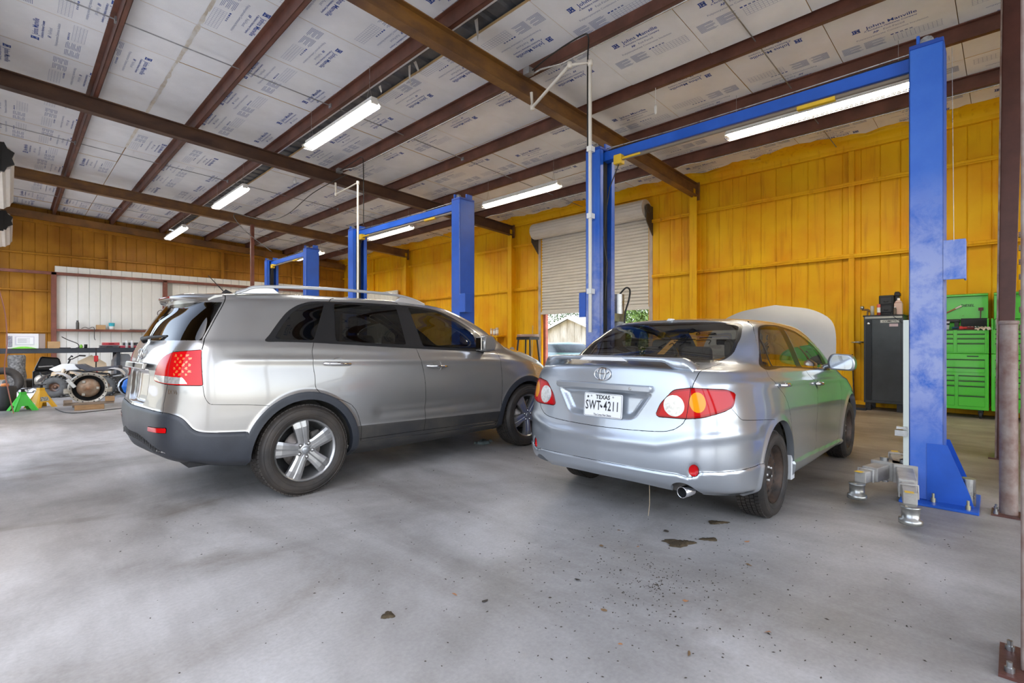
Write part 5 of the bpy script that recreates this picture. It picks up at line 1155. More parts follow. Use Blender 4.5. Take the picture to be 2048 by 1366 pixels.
def post(root, y, s_, near):
    """s_=+1: channel opens towards +Y (the post stands at the -Y side)"""
    t = .012; m = M_blue_scuff if near else M_blue
    mb = MB(); yb = y - s_ * PD / 2; yf = y + s_ * PD / 2
    def bx(x0, x1, ya, yb_, z0, z1): mb.box((x0, min(ya, yb_), z0), (x1, max(ya, yb_), z1))
    bx(-PW / 2, PW / 2, yb, yb + s_ * t, .02, PH)                      # web
    bx(-PW / 2, -PW / 2 + t, yb, yf, .02, PH); bx(PW / 2 - t, PW / 2, yb, yf, .02, PH)
    bx(-PW / 2, -PW / 2 + .07, yf - s_ * t, yf, .02, PH); bx(PW / 2 - .07, PW / 2, yf - s_ * t, yf, .02, PH)
    p = mb.build('post', m, root, bevel=.004)
    mb = MB(); bx(-.30, .30, yb - s_ * .20, yf + s_ * .05, 0, .02); mb.build('base_plate', M_blue, root, bevel=.003)
    for x in (-PW / 2 - .004, PW / 2 - .008):                            # gusset plates behind the post
        pts = [(yb + s_ * .10, .02), (yb - s_ * .17, .02), (yb - s_ * .15, .10), (yb - s_ * .02, .46), (yb + s_ * .10, .46)]
        MB().prism(pts, x, x + .012, 'x').build('gusset', M_blue, root)
    for x in (-.25, .25, -.19, .19):
        yy = yb - s_ * (.14 if abs(x) > .2 else -.06)
        MB().cyl((x, yy, .02), (x, yy, .05), .016, 6).cyl((x, yy, .05), (x, yy, .085), .009, 8).build('anchor_bolt', mat('zinc_bolt', (.62, .56, .36), .35, .8), root)
    MB().box((-PW / 2 + .05, yf - s_ * .10 - .03, .25), (PW / 2 - .05, yf - s_ * .10 + .03, 1.05)).build('carriage', M_armgrey, root, bevel=.006)
    MB().tube([(-.02, y, .3), (-.02, y, PH)], .018, 8).build('lift_cylinder', M_black, root)
    mb = MB(); bx(-.035, .035, yf - s_ * .05, yf - s_ * .03, .2, PH - .1); mb.build('carriage_track', M_dark, root)
    # top cap with pulleys
    MB().box((-PW / 2, y - PD / 2, PH), (PW / 2, y + PD / 2, PH + .035)).build('top_cap', M_bracket, root, bevel=.005)
    for x in (-.10, .10): MB().cyl((x - .02, y, PH + .05), (x + .02, y, PH + .05), .045, 16).build('pulley', M_steel, root)
    MB().box((.02, y - .06, PH + .03), (.15, y - .04, PH + .12)).build('pulley_bracket', M_blue, root); MB().box((-.15, y + .04, PH + .03), (-.05, y + .06, PH + .10)).build('pulley_bracket', M_blue, root)
    return p
def arm(root, y, s_, ang, L, fold):
    """two-stage swing arm with a pad, pivoting at the carriage"""
    a = empty('swing_arm', (-.10 if ang > 0 else .10, y, .10), 0, parent=root); a.rotation_euler = (0, 0, ang)
    MB().box((-.04, -.055, .04), (L * .62, .055, .15)).prism([(-.08, -.08), (.05, -.08), (.05, .08), (-.08, .08)], .02, .17, 'z').build('outer_arm', M_armgrey, a, bevel=.005)
    MB().box((L * .5, -.04, .05), (L, .04, .135)).build('inner_arm', M_armgrey, a, bevel=.004)
    MB().cyl((0, 0, -.0), (0, 0, .20), .03, 12).build('pivot_pin', M_steel, a)
    MB().lathe([(.0, .02), (.066, .02), (.066, .05), (.050, .055), (.050, .12), (.056, .125), (.056, .135), (.0, .135)], 24, 0, Matrix.Translation((L + .05, 0, -.08))).build('lift_pad', mat('pad_zinc', (.55, .55, .52), .3, .85, var=.3, vscale=12.), a)
    MB().tube([(L * .78, -.052, .05), (L * .78, -.052, .145), (L * .78, .052, .145), (L * .78, .052, .05)], .007, 6).build('arm_stop', M_armgrey, a)
    MB().box((L - .02, -.03, .136), (L + .03, .02, .1375)).build('warning_label', M_yell, a)
    return a
def lift(x, ya, yb, rz, label, near=False, arms=True, scuff=False):
    root = empty('two_post_lift', (x, ya, 0), rz, label, 'car lift')
    L = yb - ya
    post(root, 0, 1, near or scuff); post(root, L, -1, near)
    zt = PH - .12
    o = MB().box((-.05, .05, zt), (.05, L - .05, zt + .11)).build('overhead_beam', M_blue, root, bevel=.004)
    MB().tube([(-.075, .1, zt - .045), (-.075, L - .35, zt - .045)], .019, 10).build('shutoff_bar', mat('padded_bar', (.20, .16, .12), .6), root)
    MB().box((-.12, L - .36, zt - .10), (-.03, L - .26, zt + .01)).box((-.10, L - .60, zt - .055), (-.05, L - .36, zt - .03)).build('limit_switch', M_yell, root, bevel=.006)
    MB().box((-.10, .62, zt - .07), (-.05, .92, zt - .035)).build('bar_clamp', M_yell, root, bevel=.004)
    pts = [(-.03, .1, zt + .15), (-.03, L * .3, zt + .135), (-.03, L * .7, zt + .13), (-.03, L - .1, zt + .15)]
    MB().tube(pts, .006, 6).build('equalizer_cable', M_steel, root)
    MB().tube([(.03, .1, zt + .15), (.03, L * .5, zt + .125), (.03, L - .1, zt + .15)], .008, 6).build('hydraulic_hose', M_cable, root)
    MB().box((-PW / 2 - .004, -PD / 2 - .125, 1.72), (-PW / 2 + .01, -PD / 2 + .005, 2.02)).box((-PW / 2 + .01, -PD / 2 - .125, 1.72), (-PW / 2 + .16, -PD / 2 - .113, 2.02)).build('lock_cover', M_blue_scuff if near else M_blue, root, bevel=.003)
    MB().box((-PW / 2 - .003, L + PD / 2, 1.55), (-PW / 2 + .01, L + PD / 2 + .10, 1.85)).build('lock_cover', M_blue, root, bevel=.003)
    MB().tube([(-PW / 2 - .06, -PD / 2 - .05, 3.45), (-PW / 2 - .05, -PD / 2 - .06, 2.0)], .0018, 4).build('release_cable', M_steel, root)
    MB().tube([(-.08, L - .31, zt - .10), (-.10, L - .20, zt - .35), (-.06, L - .12, zt - .62), (-.06, L - .10, zt - .85)], .007, 6).build('switch_cord', M_cable, root)
    MB().tube([(-.06, L - .06, 2.75), (-.09, L - .10, 2.5), (-.04, L - .12, 2.2), (-.05, L - .10, 1.75)], .011, 8).build('lift_hose', M_cable, root)
    if arms:
        arm(root, .14, 1, math.pi - R(-8), .82, 0); arm(root, .14, 1, R(12), .70, 0)
        arm(root, L - .14, -1, math.pi + R(10), .70, 0); arm(root, L - .14, -1, R(-12), .70, 0)
    return root
l1 = lift(5.20, .49, 3.60, R(1.2), 'blue two-post lift straddling the sedan with the raised hood', True)
# folded short arm and its pad beside the near post
a2 = arm(l1, .27, 1, math.pi - R(14), .42, 0)
l2 = lift(5.28, 6.42, 9.75, R(2.0), 'blue two-post lift standing beyond the silver SUV', False, True)
l3 = lift(5.36, 12.5, 15.2, R(0), 'blue two-post lift closest to the white sheeted end bay', False, True)
# grey strip on the near post, power unit on the far post of the first lift
MB().box((-.17, .105, .18), (-.10, .14, 1.42)).build('slide_strip', mat('pale_slide', (.62, .66, .60), .4), l1)
MB().box((-.20, .11, .50), (-.13, .19, .545)).box((-.20, .11, .555), (-.14, .18, .575)).build('lock_pawl', M_steel, l1)
MB().cyl((-.10, -.24, .02), (-.10, -.24, .22), .045, 14).build('pin_can', M_steel, l1)
pu = MB().cyl((.36, 3.08, 1.60), (.36, 3.08, 1.85), .075, 16).box((.16, 3.02, 1.50), (.44, 3.16, 1.60)).build('pump_motor', M_steel, l1)
MB().cyl((.36, 3.08, 1.05), (.36, 3.08, 1.50), .09, 16).build('oil_tank', mat('tank_grey', (.33, .33, .32), .45), l1)
MB().tube(dens([(.36, 3.06, 1.85), (.38, 2.98, 1.93), (.44, 2.96, 1.90), (.45, 2.98, 1.78), (.38, 2.99, 1.62), (.36, 2.99, 1.48)], False, 5).tolist(), .011, 8).build('pump_hose', M_cable, l1)
MB().lathe([(.062, 0), (.062, .004), (0, .004)], 24, 0, Matrix.Translation((-.166, 3.10, 1.17)) @ Matrix.Rotation(R(-90), 4, 'Y')).build('round_sticker', mat('sticker_white', (.85, .85, .83), .5, col2=(.55, .25, .1), vscale=40.), l1)
# ================================================================ strip lights
M_tube = mat('lamp_tube', (1, 1, 1), .5, emit=(1, .97, .92), estr=52.)
M_tubew = mat('lamp_tube_warm', (1, 1, 1), .5, emit=(1, .88, .70), estr=58.)
def light_proto(mt):
    root = empty('strip_light', (0, 0, 0))
    L = 2.46
    MB().box((-.055, -L / 2, .02), (.055, L / 2, .075)).prism([(-.055, .02), (-.115, -.03), (-.105, -.03), (-.05, .02)], -L / 2, L / 2, 'y').prism([(.055, .02), (.115, -.03), (.105, -.03), (.05, .02)], -L / 2, L / 2, 'y').build('housing', M_wsteel, root)
    for q in (-1, 1):
        for x in (-.035, .035):
            MB().tube([(x, q * .03, -.005), (x, q * (L / 2 - .03), -.005)], .0165, 10).build('fluorescent_tube', mt, root)
    for y in (-L / 2, 0, L / 2): MB().box((-.06, y - .015, -.03), (.06, y + .015, .03)).build('lamp_holder', M_wsteel, root)
    mb = MB(); n = 40                                                     # wire guard
    for k in range(n + 1):
        y = -L / 2 + L * k / n; mb.tube([(-.118, y, -.02), (-.085, y, -.078), (.085, y, -.078), (.118, y, -.02)], .0022, 4, cap=False)
    for x, z in ((-.118, -.02), (-.10, -.05), (-.085, -.078), (-.03, -.078), (.03, -.078), (.085, -.078), (.10, -.05), (.118, -.02)): mb.tube([(x, -L / 2, z), (x, L / 2, z)], .0024, 4, cap=False)
    mb.build('wire_guard', M_wsteel, root)
    for y in (-L / 2 + .15, L / 2 - .15):
        MB().tube([(-.05, y, .075), (0, y, .30)], .003, 4).tube([(.05, y, .075), (0, y, .30)], .003, 4).tube([(0, y, .30), (0, y, .62)], .003, 4).build('hanger_chain', M_steel, root)
    return root
protos = {False: light_proto(M_tube), True: light_proto(M_tubew)}; used = set()
SPOT = [(4.02, 8.28, 'long caged strip light under the torn dark joint in the ceiling'), (4.02, 14.35, 'caged strip light between the second and third rafters, away from the lifts'),
        (4.02, 20.3, 'caged strip light nearest the amber end wall on the row away from the yellow wall'), (8.57, 2.20, 'long caged strip light behind the overhead beam of the sedan lift'),
        (8.57, 8.34, 'caged strip light beside the roller door, above the silver SUV'), (8.57, 14.1, 'caged strip light seen under the beam of the lift beyond the SUV'), (8.57, 20.2, 'caged strip light in the corner between yellow wall and end wall')]
for x, y, lab in SPOT:
    w = x > 6; o = protos[w] if w not in used else copy_tree(protos[w]); used.add(w)
    o.location = (x, y, 5.20 - KR * x); tag(o, lab, 'light', 'caged strip lights on the ceiling')
# ================================================================ conduits, drops and cords
M_pvc = mat('pvc_white', (.80, .76, .68), .4, var=.08)
M_emt = mat('emt_conduit', (.72, .72, .70), .25, .8)
def pipe(name, pts, r, m, label, cat, fit=True, group=None):
    root = empty(name, pts[0], 0, label, cat, group); o = Vector(pts[0]); P = [Vector(p) - o for p in pts]
    MB().tube(P, r, 10).build('pipe', m, root)
    if fit:
        for p in P[1:-1]:
            MB().lathe([(0, -r * 1.7), (r * 1.45, -r * 1.5), (r * 1.45, r * 1.5), (0, r * 1.7)], 12, 0, Matrix.Translation(p)).build('elbow', m, root)
    return root
pipe('conduit_drop', [(4.905, 3.585, 1.36), (4.905, 3.585, 4.58), (4.77, 3.79, 4.58), (4.99, 4.60, 4.41), (4.98, 4.61, 4.61)], .021, M_pvc, 'white plastic conduit running up the sedan lift post and kinked near the rafter', 'pipe')
for z in (1.85, 2.75, 3.55): MB().box((-.03, -.03, z - 1.36 - .03), (.055, .03, z - 1.36 + .03)).build('pipe_clip', M_wsteel, bpy.data.objects['conduit_drop'])
pipe('conduit_drop', [(4.965, 9.36, 1.2), (4.965, 9.36, 4.45), (5.10, 10.6, 4.50), (5.10, 10.62, 4.76)], .021, M_pvc, 'white plastic conduit standing by the lift beyond the SUV', 'pipe')
def cord(name, pts, r, m, label, cat='cord'): 
    o = MB().tube(dens(pts, False, 6).tolist(), r, 6).build(name, m, label=label, cat=cat); return o
cord('power_cord', [(4.93, 3.64, 3.55), (4.93, 3.64, 4.6), (4.97, 3.66, 4.95), (5.12, 3.9, 5.12), (5.3, 4.5, 5.22), (5.48, 5.05, 5.27)], .010, M_cable, 'black cord beside the kinked conduit on the sedan lift')
cord('power_cord', [(5.3, 9.75, 3.72), (5.3, 9.75, 4.9), (5.32, 9.85, 5.18), (5.4, 10.3, 5.24), (5.5, 11.2, 5.27)], .010, M_cable, 'black cord dropping to the lift beyond the SUV')
cord('hanging_cord', [(5.5, 10.9, 5.1), (5.2, 12.0, 4.85), (5.1, 13.4, 4.55), (4.9, 14.4, 4.55), (4.5, 15.6, 4.85), (4.7, 15.4, 4.4), (5.15, 14.6, 3.75)], .010, M_cable, 'slack black cord looping towards the far lift')
for x, y0, y1, lab in ((5.72, 5.5, 11.4, 'thin metal conduit along the purlin over the silver SUV'), (5.72, -2.0, 5.2, 'thin metal conduit along the purlin over the sedan'), (10.40, -3., 5.2, 'thin metal conduit along the purlin closest to the yellow wall, sedan bay'), (10.40, 5.6, 11.4, 'thin metal conduit along the purlin closest to the yellow wall, roller door bay')):
    MB().tube([(x, y0, zr(x) - .002), (x, y1 - .5, zr(x) - .002), (x - .12, y1 - .2, zr(x) - .02), (x - .14, y1, zr(x) - .05)], .014, 8).build('metal_conduit', M_emt, ceil)
for x, y, lab in ((5.5, 5.15, 'small metal junction box above the kinked conduit'), (5.52, 11.3, 'small metal junction box at the rafter above the SUV')):
    MB().box((x - .06, y - .06, zr(x) - .10), (x + .06, y + .06, zr(x) - .0)).build('junction_box', M_galv, label=lab, cat='electrical box', bevel=.005)
MB().tube([(7.2, 4.0, zr(7.2)), (7.2, 4.0, zr(7.2) - .28)], .006, 6).lathe([(.0, -.42), (.02, -.40), (.024, -.30), (.012, -.27), (0, -.27)], 10, 0, Matrix.Translation((7.2, 4.0, zr(7.2)))).build('pull_cord', M_wsteel, label='short white pull cord hanging from the ceiling over the sedan', cat='cord')
for x, y, lab in ((5.0, 12.6, 'bare bulb socket hanging near the slack cord'), (5.5, 11.75, 'bare bulb socket under the middle rafter')):
    MB().lathe([(0, .0), (.02, -.01), (.024, -.06), (.034, -.085), (.04, -.11), (.030, -.14), (0, -.15)], 14, 0, Matrix.Translation((x, y, zr(x) - .05))).tube([(x, y, zr(x) - .05), (x, y, zr(x) + .1)], .004, 5).build('bulb_socket', M_wsteel, label=lab, cat='light')
# brown pipe column under the third rafter
MB().box((-.05, -.05, .012), (.05, .05, 5.065)).box((-.12, -.12, 0), (.12, .12, .012)).build('steel_column', M_redsteel, label='slim brown steel column under the far rafter', cat='column', loc=(5.61, 17.62, 0), bevel=.004)
# ================================================================ cabinet, tool chests and shelf along the yellow wall
M_cab = mat('gunmetal', (.075, .080, .082), .30, .5, var=.25, vscale=2.5)
M_green = mat('chest_green', (.070, .50, .025), .28, coat=.5)
M_greend = mat('chest_pull_green', (.012, .03, .010), .6)  # near-black green of the drawer pulls
M_ink = mat('black_ink', (.012, .012, .014), .5)
M_white = mat('plain_white', (.82, .82, .80), .45)
M_red = mat('red_plastic', (.55, .025, .03), .4)
M_cardb = mat('cardboard', (.52, .33, .16), .8, var=.15, vscale=6.)
M_cardp = mat('pale_cardboard', (.72, .58, .40), .8, var=.12, vscale=4.)
cab = empty('steel_cabinet', (11.05, 1.37, 0), 0, 'tall gunmetal steel locker with one door beside the green tool chests', 'cabinet')
MB().box((0, 0, .14), (.55, .58, 1.70)).build('carcass', M_cab, cab, bevel=.008)
MB().box((-.014, .035, .19), (.0, .455, 1.645)).build('door', M_cab, cab, bevel=.004)
MB().box((-.012, .462, .19), (.0, .55, 1.645)).build('side_stile', mat('gunmetal_dark', (.03, .032, .034), .35, .5), cab, bevel=.004)
MB().lathe([(.0, 0), (.022, 0), (.022, .012), (.012, .016), (0, .016)], 16, 0, Matrix.Translation((-.012, .505, 1.575)) @ Matrix.Rotation(R(-90), 4, 'Y')).build('door_lock', M_chrome, cab)
MB().box((-.02, 0, 1.70), (.56, .59, 1.725)).build('top_mat', M_black, cab)
MB().box((-.016, .02, 1.665), (-.002, .56, 1.70)).build('top_rail', mat('rail_pale', (.42, .41, .36), .4, .3), cab)
vs, fs = text_mesh('COMETIC', .062, shear=.25, offset=.0008)
lab = MB().box((-.0165, .06, 1.585), (-.0155, .33, 1.635)).build('sticker', mat('sticker_pale', (.50, .50, .46), .5), cab)
MB().add([(-.0175, -p[0] * .8 + .195, p[1] * .8 + 1.61) for p in vs], fs).build('sticker_lettering', M_ink, lab)
MB().box((-.0165, .075, 1.515), (-.0155, .20, 1.565)).build('sticker', mat('sticker_pink', (.55, .42, .45), .5), cab)
for x, y in ((.06, .06), (.06, .52), (.49, .06), (.49, .52)): MB().box((x - .04, y - .04, 0), (x + .04, y + .04, .14)).build('foot_block', M_black, cab)
def bottle(name, loc, r, h, m, cap, label, cat='bottle', neck=.35):
    o = empty(name, loc, 0, label, cat)
    MB().lathe([(0, 0), (r * .95, 0), (r, .01), (r, h * .72), (r * .9, h * .78), (r * neck, h * .88), (r * neck, h * .93)], 18).build('bottle_body', m, o)
    MB().lathe([(r * neck * 1.15, h * .90), (r * neck * 1.15, h), (0, h)], 14).build('cap', cap, o); return o
def can(name, loc, r, h, m, top, label, cat='can', band=None):
    o = empty(name, loc, 0, label, cat)
    MB().lathe([(0, 0), (r, 0), (r, h * .93), (r * .93, h * .97), (r * .93, h)], 18).build('can_body', m, o)
    MB().lathe([(r * .93, h), (r * .88, h), (r * .86, h - .006), (0, h - .006)], 18).build('lid', top, o)
    if band: MB().lathe([(r * 1.012, h * .25), (r * 1.012, h * .7)], 18).build('paper_band', band, o)
    return o
T = 1.725
case = empty('parts_case', (11.20, 1.53, T), 0, 'black plastic parts case standing on the gunmetal locker', 'case')
MB().box((0, 0, 0), (.28, .22, .36)).build('case_shell', M_black, case, bevel=.015, seg=2)
for z in (.05, .20): MB().box((-.012, .025, z), (.002, .195, z + .125)).build('case_drawer', mat('case_black', (.028, .027, .027), .45), case, bevel=.006)
for z in (.10, .25): MB().tube([(-.012, .08, z), (-.026, .09, z - .008), (-.026, .13, z - .008), (-.012, .14, z)], .006, 6).build('case_pull', M_black, case)
MB().box((.06, -.07, 0), (.16, -.005, .42)).box((.04, -.085, .34), (.18, .0, .40)).build('cordless_charger', M_black, label='black charger unit beside the parts case on the locker', cat='charger', loc=(11.2, 1.53, T), bevel=.01)
jug = empty('jug', (11.14, 1.40, T), 0, 'pale pink plastic oil jug on the gunmetal locker', 'jug')
MB().box((0, -.0, 0), (.10, .12, .21)).prism([(0, .21), (.12, .21), (.085, .26), (.03, .26)], .01, .09, 'x').build('jug_body', mat('jug_pink', (.66, .46, .38), .45), jug, bevel=.014, seg=2)
MB().cyl((.05, .058, .26), (.05, .058, .295), .022, 14).build('cap', M_white, jug)
bottle('bottle', (11.11, 1.50, T), .022, .14, mat('bottle_brown', (.12, .09, .06), .4), M_white, 'small dark bottle with white cap on the locker', neck=.6)
can('spray_can', (11.10, 1.83, T), .030, .17, mat('can_grey', (.48, .46, .40), .4), M_white, 'grey spray can with white cap on the locker')
can('spray_can', (11.14, 1.74, T), .028, .20, mat('can_red', (.70, .14, .10), .4), mat('cap_pink', (.75, .35, .30), .4), 'red and white spray can on the locker', band=M_white)
gun = empty('blow_gun', (11.25, 1.90, T), 0, 'brown spray gun lying at the edge of the locker', 'tool')
MB().tube([(0, -.05, .05), (0, .02, .11), (0, .11, .12)], .018, 8).tube([(0, .02, .11), (.0, .03, .02), (0, .035, .0)], .014, 8).build('gun_body', mat('brass_dark', (.20, .12, .06), .4, .6), gun)
MB().lathe([(0, .0), (.03, .0), (.032, .05), (.02, .065), (0, .065)], 14, 0, Matrix.Translation((0, .11, .12))).build('gun_cup', M_steel, gun)
cord('charger_cord', [(11.10, 1.565, T + .02), (11.06, 1.55, T + .012), (11.015, 1.46, T - .08), (11.02, 1.36, T - .17), (11.03, 1.30, T - .20)], .004, M_cable, 'thin black cord trailing over the front of the locker')
# ---- green tool chests
def chest(y0, y1, label, lid_text, with_tray):
    o = empty('tool_chest', (11.05, y0, 0), 0, label, 'tool chest'); W = y1 - y0
    MB().box((0, 0, .14), (.58, W, 1.05)).build('lower_cabinet', M_green, o, bevel=.008)
    up = MB().box((.0, .0, 1.055), (.56, .02, 1.50)).box((0, W - .02, 1.055), (.56, W, 1.50)).box((0, .02, 1.055), (.56, W - .02, 1.44)).box((.54, .02, 1.44), (.56, W - .02, 1.62)).box((.0, .0, 1.50), (.56, .02, 1.62)).box((.0, W - .02, 1.50), (.56, W, 1.62))
    up.build('upper_chest', M_green, o, bevel=.004)
    lid = MB().box((.50, .02, 1.62), (.56, W - .02, 2.02)).prism([(.44, 2.02), (.56, 2.02), (.56, 2.07), (.44, 2.05)], .02, W - .02, 'y').build('lid', M_green, o, bevel=.005)
    vs, fs = text_mesh(lid_text, .060, shear=.2, offset=.001); MB().add([(.498, -p[0] + .28, p[1] + 1.86) for p in vs], fs).build('lid_lettering', M_ink, lid)
    def drawer(ya, yb, za, zb_):
        d = MB().box((-.010, ya + .006, za + .006), (0, yb - .006, zb_ - .016)).build('drawer', M_green, o, bevel=.003)
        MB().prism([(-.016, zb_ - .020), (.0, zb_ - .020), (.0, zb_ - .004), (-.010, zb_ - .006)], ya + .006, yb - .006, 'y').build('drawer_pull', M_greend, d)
    div = .40
    rows_u = [(1.07, 1.225), (1.225, 1.305), (1.305, 1.378), (1.378, 1.452)]
    for za, zb_ in rows_u: drawer(.04, div - .015, za, zb_); drawer(div + .02, W - .04, za, zb_)
    for za, zb_ in ((.74, .83), (.83, .965)): drawer(.04, W - .04, za, zb_)
    for za, zb_ in ((.19, .37), (.37, .53), (.53, .615), (.615, .70)): drawer(.04, div - .03, za, zb_); drawer(div + .005, W - .04, za, zb_)
    for z in (1.475, 1.01): MB().box((-.006, .12, z - .008), (-.0, .26, z + .008)).build('nameplate', M_ink, o)
    for y in (.10, W - .10):
        for x in (.08, .50):
            c = MB().lathe([(0, -.02), (.055, -.02), (.062, -.012), (.062, .012), (.055, .02), (0, .02)], 20, 0, Matrix.Translation((x, y, .062)), 'y').box((x - .03, y - .028, .07), (x + .03, y + .028, .14)).build('caster', M_black, o)
    return o
chest(.29, 1.335, 'green tool chest with open lid and a white coffee cup on its tray', 'DIESEL', True)
chest(-.60, .262, 'green tool chest with open lid behind the brown stairs', 'DIESEL', False)
cup = empty('coffee_cup', (11.12, .81, 1.44), 0, 'white paper coffee cup with dark band on the tool chest tray', 'cup')
MB().lathe([(0, 0), (.034, 0), (.044, .135), (.047, .138), (.047, .143), (.040, .142), (.0, .10)], 22).build('cup_wall', M_white, cup)
MB().lathe([(.0415, .085), (.0445, .115)], 22).build('cup_band', M_ink, cup)
rt = random.Random(9)
TOOLS = [('socket_set', 'dark socket set case open on the tool chest tray', (.18, .30, .05), (.012, .012, .012), .45), ('cordless_drill', 'black cordless drill lying on the tool chest tray', None, (.03, .03, .03), .60), ('pliers', 'blue handled pliers on the tool chest tray', None, (.02, .10, .22), .65),
         ('rag', 'crumpled pale rag on the tool chest tray', None, (.55, .48, .40), .355), ('red_flashlight', 'red hand lamp on the tool chest tray', None, (.5, .03, .03), .545)]
for k, (nm, lab_, dim, c, y) in enumerate(TOOLS):
    m = mat('tool_' + nm, c, .5); z0 = 1.44
    if nm == 'socket_set':
        t = empty(nm, (11.25, y, z0), R(8), lab_, 'tool'); MB().box((0, -.17, 0), (.2, .17, .04)).build('case_base', m, t, bevel=.006); MB().box((.18, -.17, .04), (.2, .17, .20)).build('case_lid', m, t, bevel=.006)
        for q in range(6): MB().cyl((.03 + .024 * (q % 3), -.12 + .04 * q, .04), (.03 + .024 * (q % 3), -.12 + .04 * q, .06), .012, 10).build('socket', M_chrome, t)
    elif nm == 'cordless_drill':
        MB().cyl((0, -.10, .16), (0, .08, .16), .032, 12).cyl((0, .08, .16), (0, .14, .16), .018, 10).box((-.02, -.09, .0), (.02, -.03, .15)).box((-.035, -.11, 0), (.035, -.01, .05)).build(nm, m, label=lab_, cat='tool', loc=(11.47, y + .16, z0), bevel=.004)
    elif nm == 'pliers':
        MB().tube([(0, -.08, .03), (.01, 0, .06), (.03, .09, .05)], .010, 6).tube([(.03, -.07, .03), (.01, 0, .06), (-.01, .09, .06)], .010, 6).build(nm, m, label=lab_, cat='tool', loc=(11.12, y, z0 - .018))
    elif nm == 'rag':
        mb = MB(); n = 9; vs = [(.12 * (a / n - .5) * 1.4, .20 * (b / n - .5), .035 + .022 * rt.uniform(-1, 1) + (-.03 if a in (0, n) or b in (0, n) else 0)) for a in range(n + 1) for b in range(n + 1)]
        mb.add(vs, [(a * (n + 1) + b, a * (n + 1) + b + 1, (a + 1) * (n + 1) + b + 1, (a + 1) * (n + 1) + b) for a in range(n) for b in range(n)], 0, True); mb.build(nm, m, label=lab_, cat='rag', loc=(11.10, y, z0))
    else:
        MB().cyl((0, -.08, .03), (0, .05, .03), .022, 12).lathe([(.022, .05), (.034, .075), (.034, .10), (0, .10)], 14, 0, Matrix.Translation((0, 0, .03)), 'y').build(nm, m, label=lab_, cat='tool', loc=(11.08, y, z0))
MB().box((0, -.004, -.004), (.0, .004, .004)).tube([(0, .32, 0), (0, .02, .17)], .012, 8).tube([(-.002, .10, .125), (-.002, .02, .17)], .016, 8, 1).build('pry_bar', [mat('bar_orange', (.42, .16, .06), .5), mat('bar_pale', (.72, .66, .55), .5)], label='orange and white magnetic bar stuck on the green chest lid', cat='tool', loc=(11.535, .62, 1.69))
MB().box((0, -.03, 0), (.03, .03, .05)).tube([(.015, 0, 0), (.015, .004, -.14)], .007, 6).build('lid_gauge', mat('dark_red', (.10, .012, .02), .4), label='small dark red gauge hanging on the green chest lid', cat='tool', loc=(11.515, .40, 1.77))
bottle('bottle', (11.2, .19, 1.44), .03, .20, M_white, M_white, 'white squeeze bottle on the tray of the chest behind the stairs', neck=.5)
# ---- yellow shelf bench with cans between the lift and the roller door
sh = empty('wall_shelf', (11.30, 12.0, 0), 0, 'yellow painted plank shelf on the yellow wall, with cans on it', 'shelf')
MB().box((0, 0, 1.40), (.40, 2.6, 1.45)).build('shelf_board', M_foam, sh, bevel=.006)
for y in (.05, 1.3, 2.5): MB().box((.0, y, 0), (.05, y + .05, 1.40)).build('shelf_leg', M_foam, sh)
MB().box((.0, 0, 1.22), (.03, 2.6, 1.36)).build('apron_board', M_foam, sh)
M_label = mat('can_label', (.75, .73, .68), .5, col2=(.35, .18, .12), vscale=40.)
for y, r_, h, lab_ in ((12.12, .05, .26, 'white oil can nearest the wall column on the yellow shelf'), (12.25, .05, .22, 'white oil can second from the wall column on the yellow shelf'), (12.40, .035, .24, 'slim white spray can in the middle of the yellow shelf'), (12.90, .045, .17, 'squat pale can on the yellow shelf towards the far lift'), (13.02, .04, .15, 'small pale can at the far end of the row on the yellow shelf')):
    can('oil_can', (11.42, y, 1.45), r_, h, M_label, M_steel, lab_, band=M_white)
rk = empty('small_rack', (11.25, 13.35, 1.45), 0, 'black wire rack with dirty tools on the yellow shelf', 'rack')
MB().box((0, 0, .28), (.3, .7, .30)).build('rack_top', M_black, rk)
for y in (.02, .66): MB().box((.02, y, 0), (.05, y + .03, .28)).build('rack_leg', M_black, rk)
for y, m in ((.15, M_black), (.32, M_white), (.5, M_steel)): MB().lathe([(0, 0), (.05, 0), (.045, .05), (.02, .08), (0, .08)], 10, 0, Matrix.Translation((.12, y, .30))).build('rack_item', m, rk)
fa = empty('drain_pump', (11.12, 12.2, .95), 0, 'white hand pump clamped to the yellow shelf', 'tool')
MB().cyl((0, 0, 0), (0, 0, .42), .035, 14).tube([(0, 0, .40), (-.02, -.10, .46), (-.02, -.20, .43)], .016, 8).build('pump_barrel', M_white, fa)
MB().tube([(0, 0, .1), (-.05, .05, -.4), (0, .08, -.95)], .012, 6).build('pump_hose', M_cable, fa)
# heap beside the door: bucket of greasy parts, broom, stand
bk = empty('parts_bucket', (10.85, 11.05, 0), 0, 'drum heaped with rusty parts below the yellow wall column', 'drum')
MB().lathe([(0, 0), (.28, 0), (.29, .4), (.29, .86), (.275, .88), (.27, .86), (.27, .5)], 24).build('drum_shell', mat('drum_brown', (.10, .07, .05), .6, var=.4), bk)
rt2 = random.Random(2)
for k in range(9):
    a = rt2.uniform(0, 6.28); q = rt2.uniform(0, .2); MB().lathe([(0, -.05), (.06, -.05), (.08, 0), (.06, .05), (0, .05)], 10, 0, Matrix.Translation((q * math.cos(a), q * math.sin(a), .90 + rt2.uniform(0, .16))) @ Matrix.Rotation(rt2.uniform(0, 3), 4, 'X')).build('rusty_part', mat('rusty_part_%d' % (k % 3), [(.22, .12, .08), (.30, .26, .22), (.45, .10, .07)][k % 3], .6, var=.4), bk)
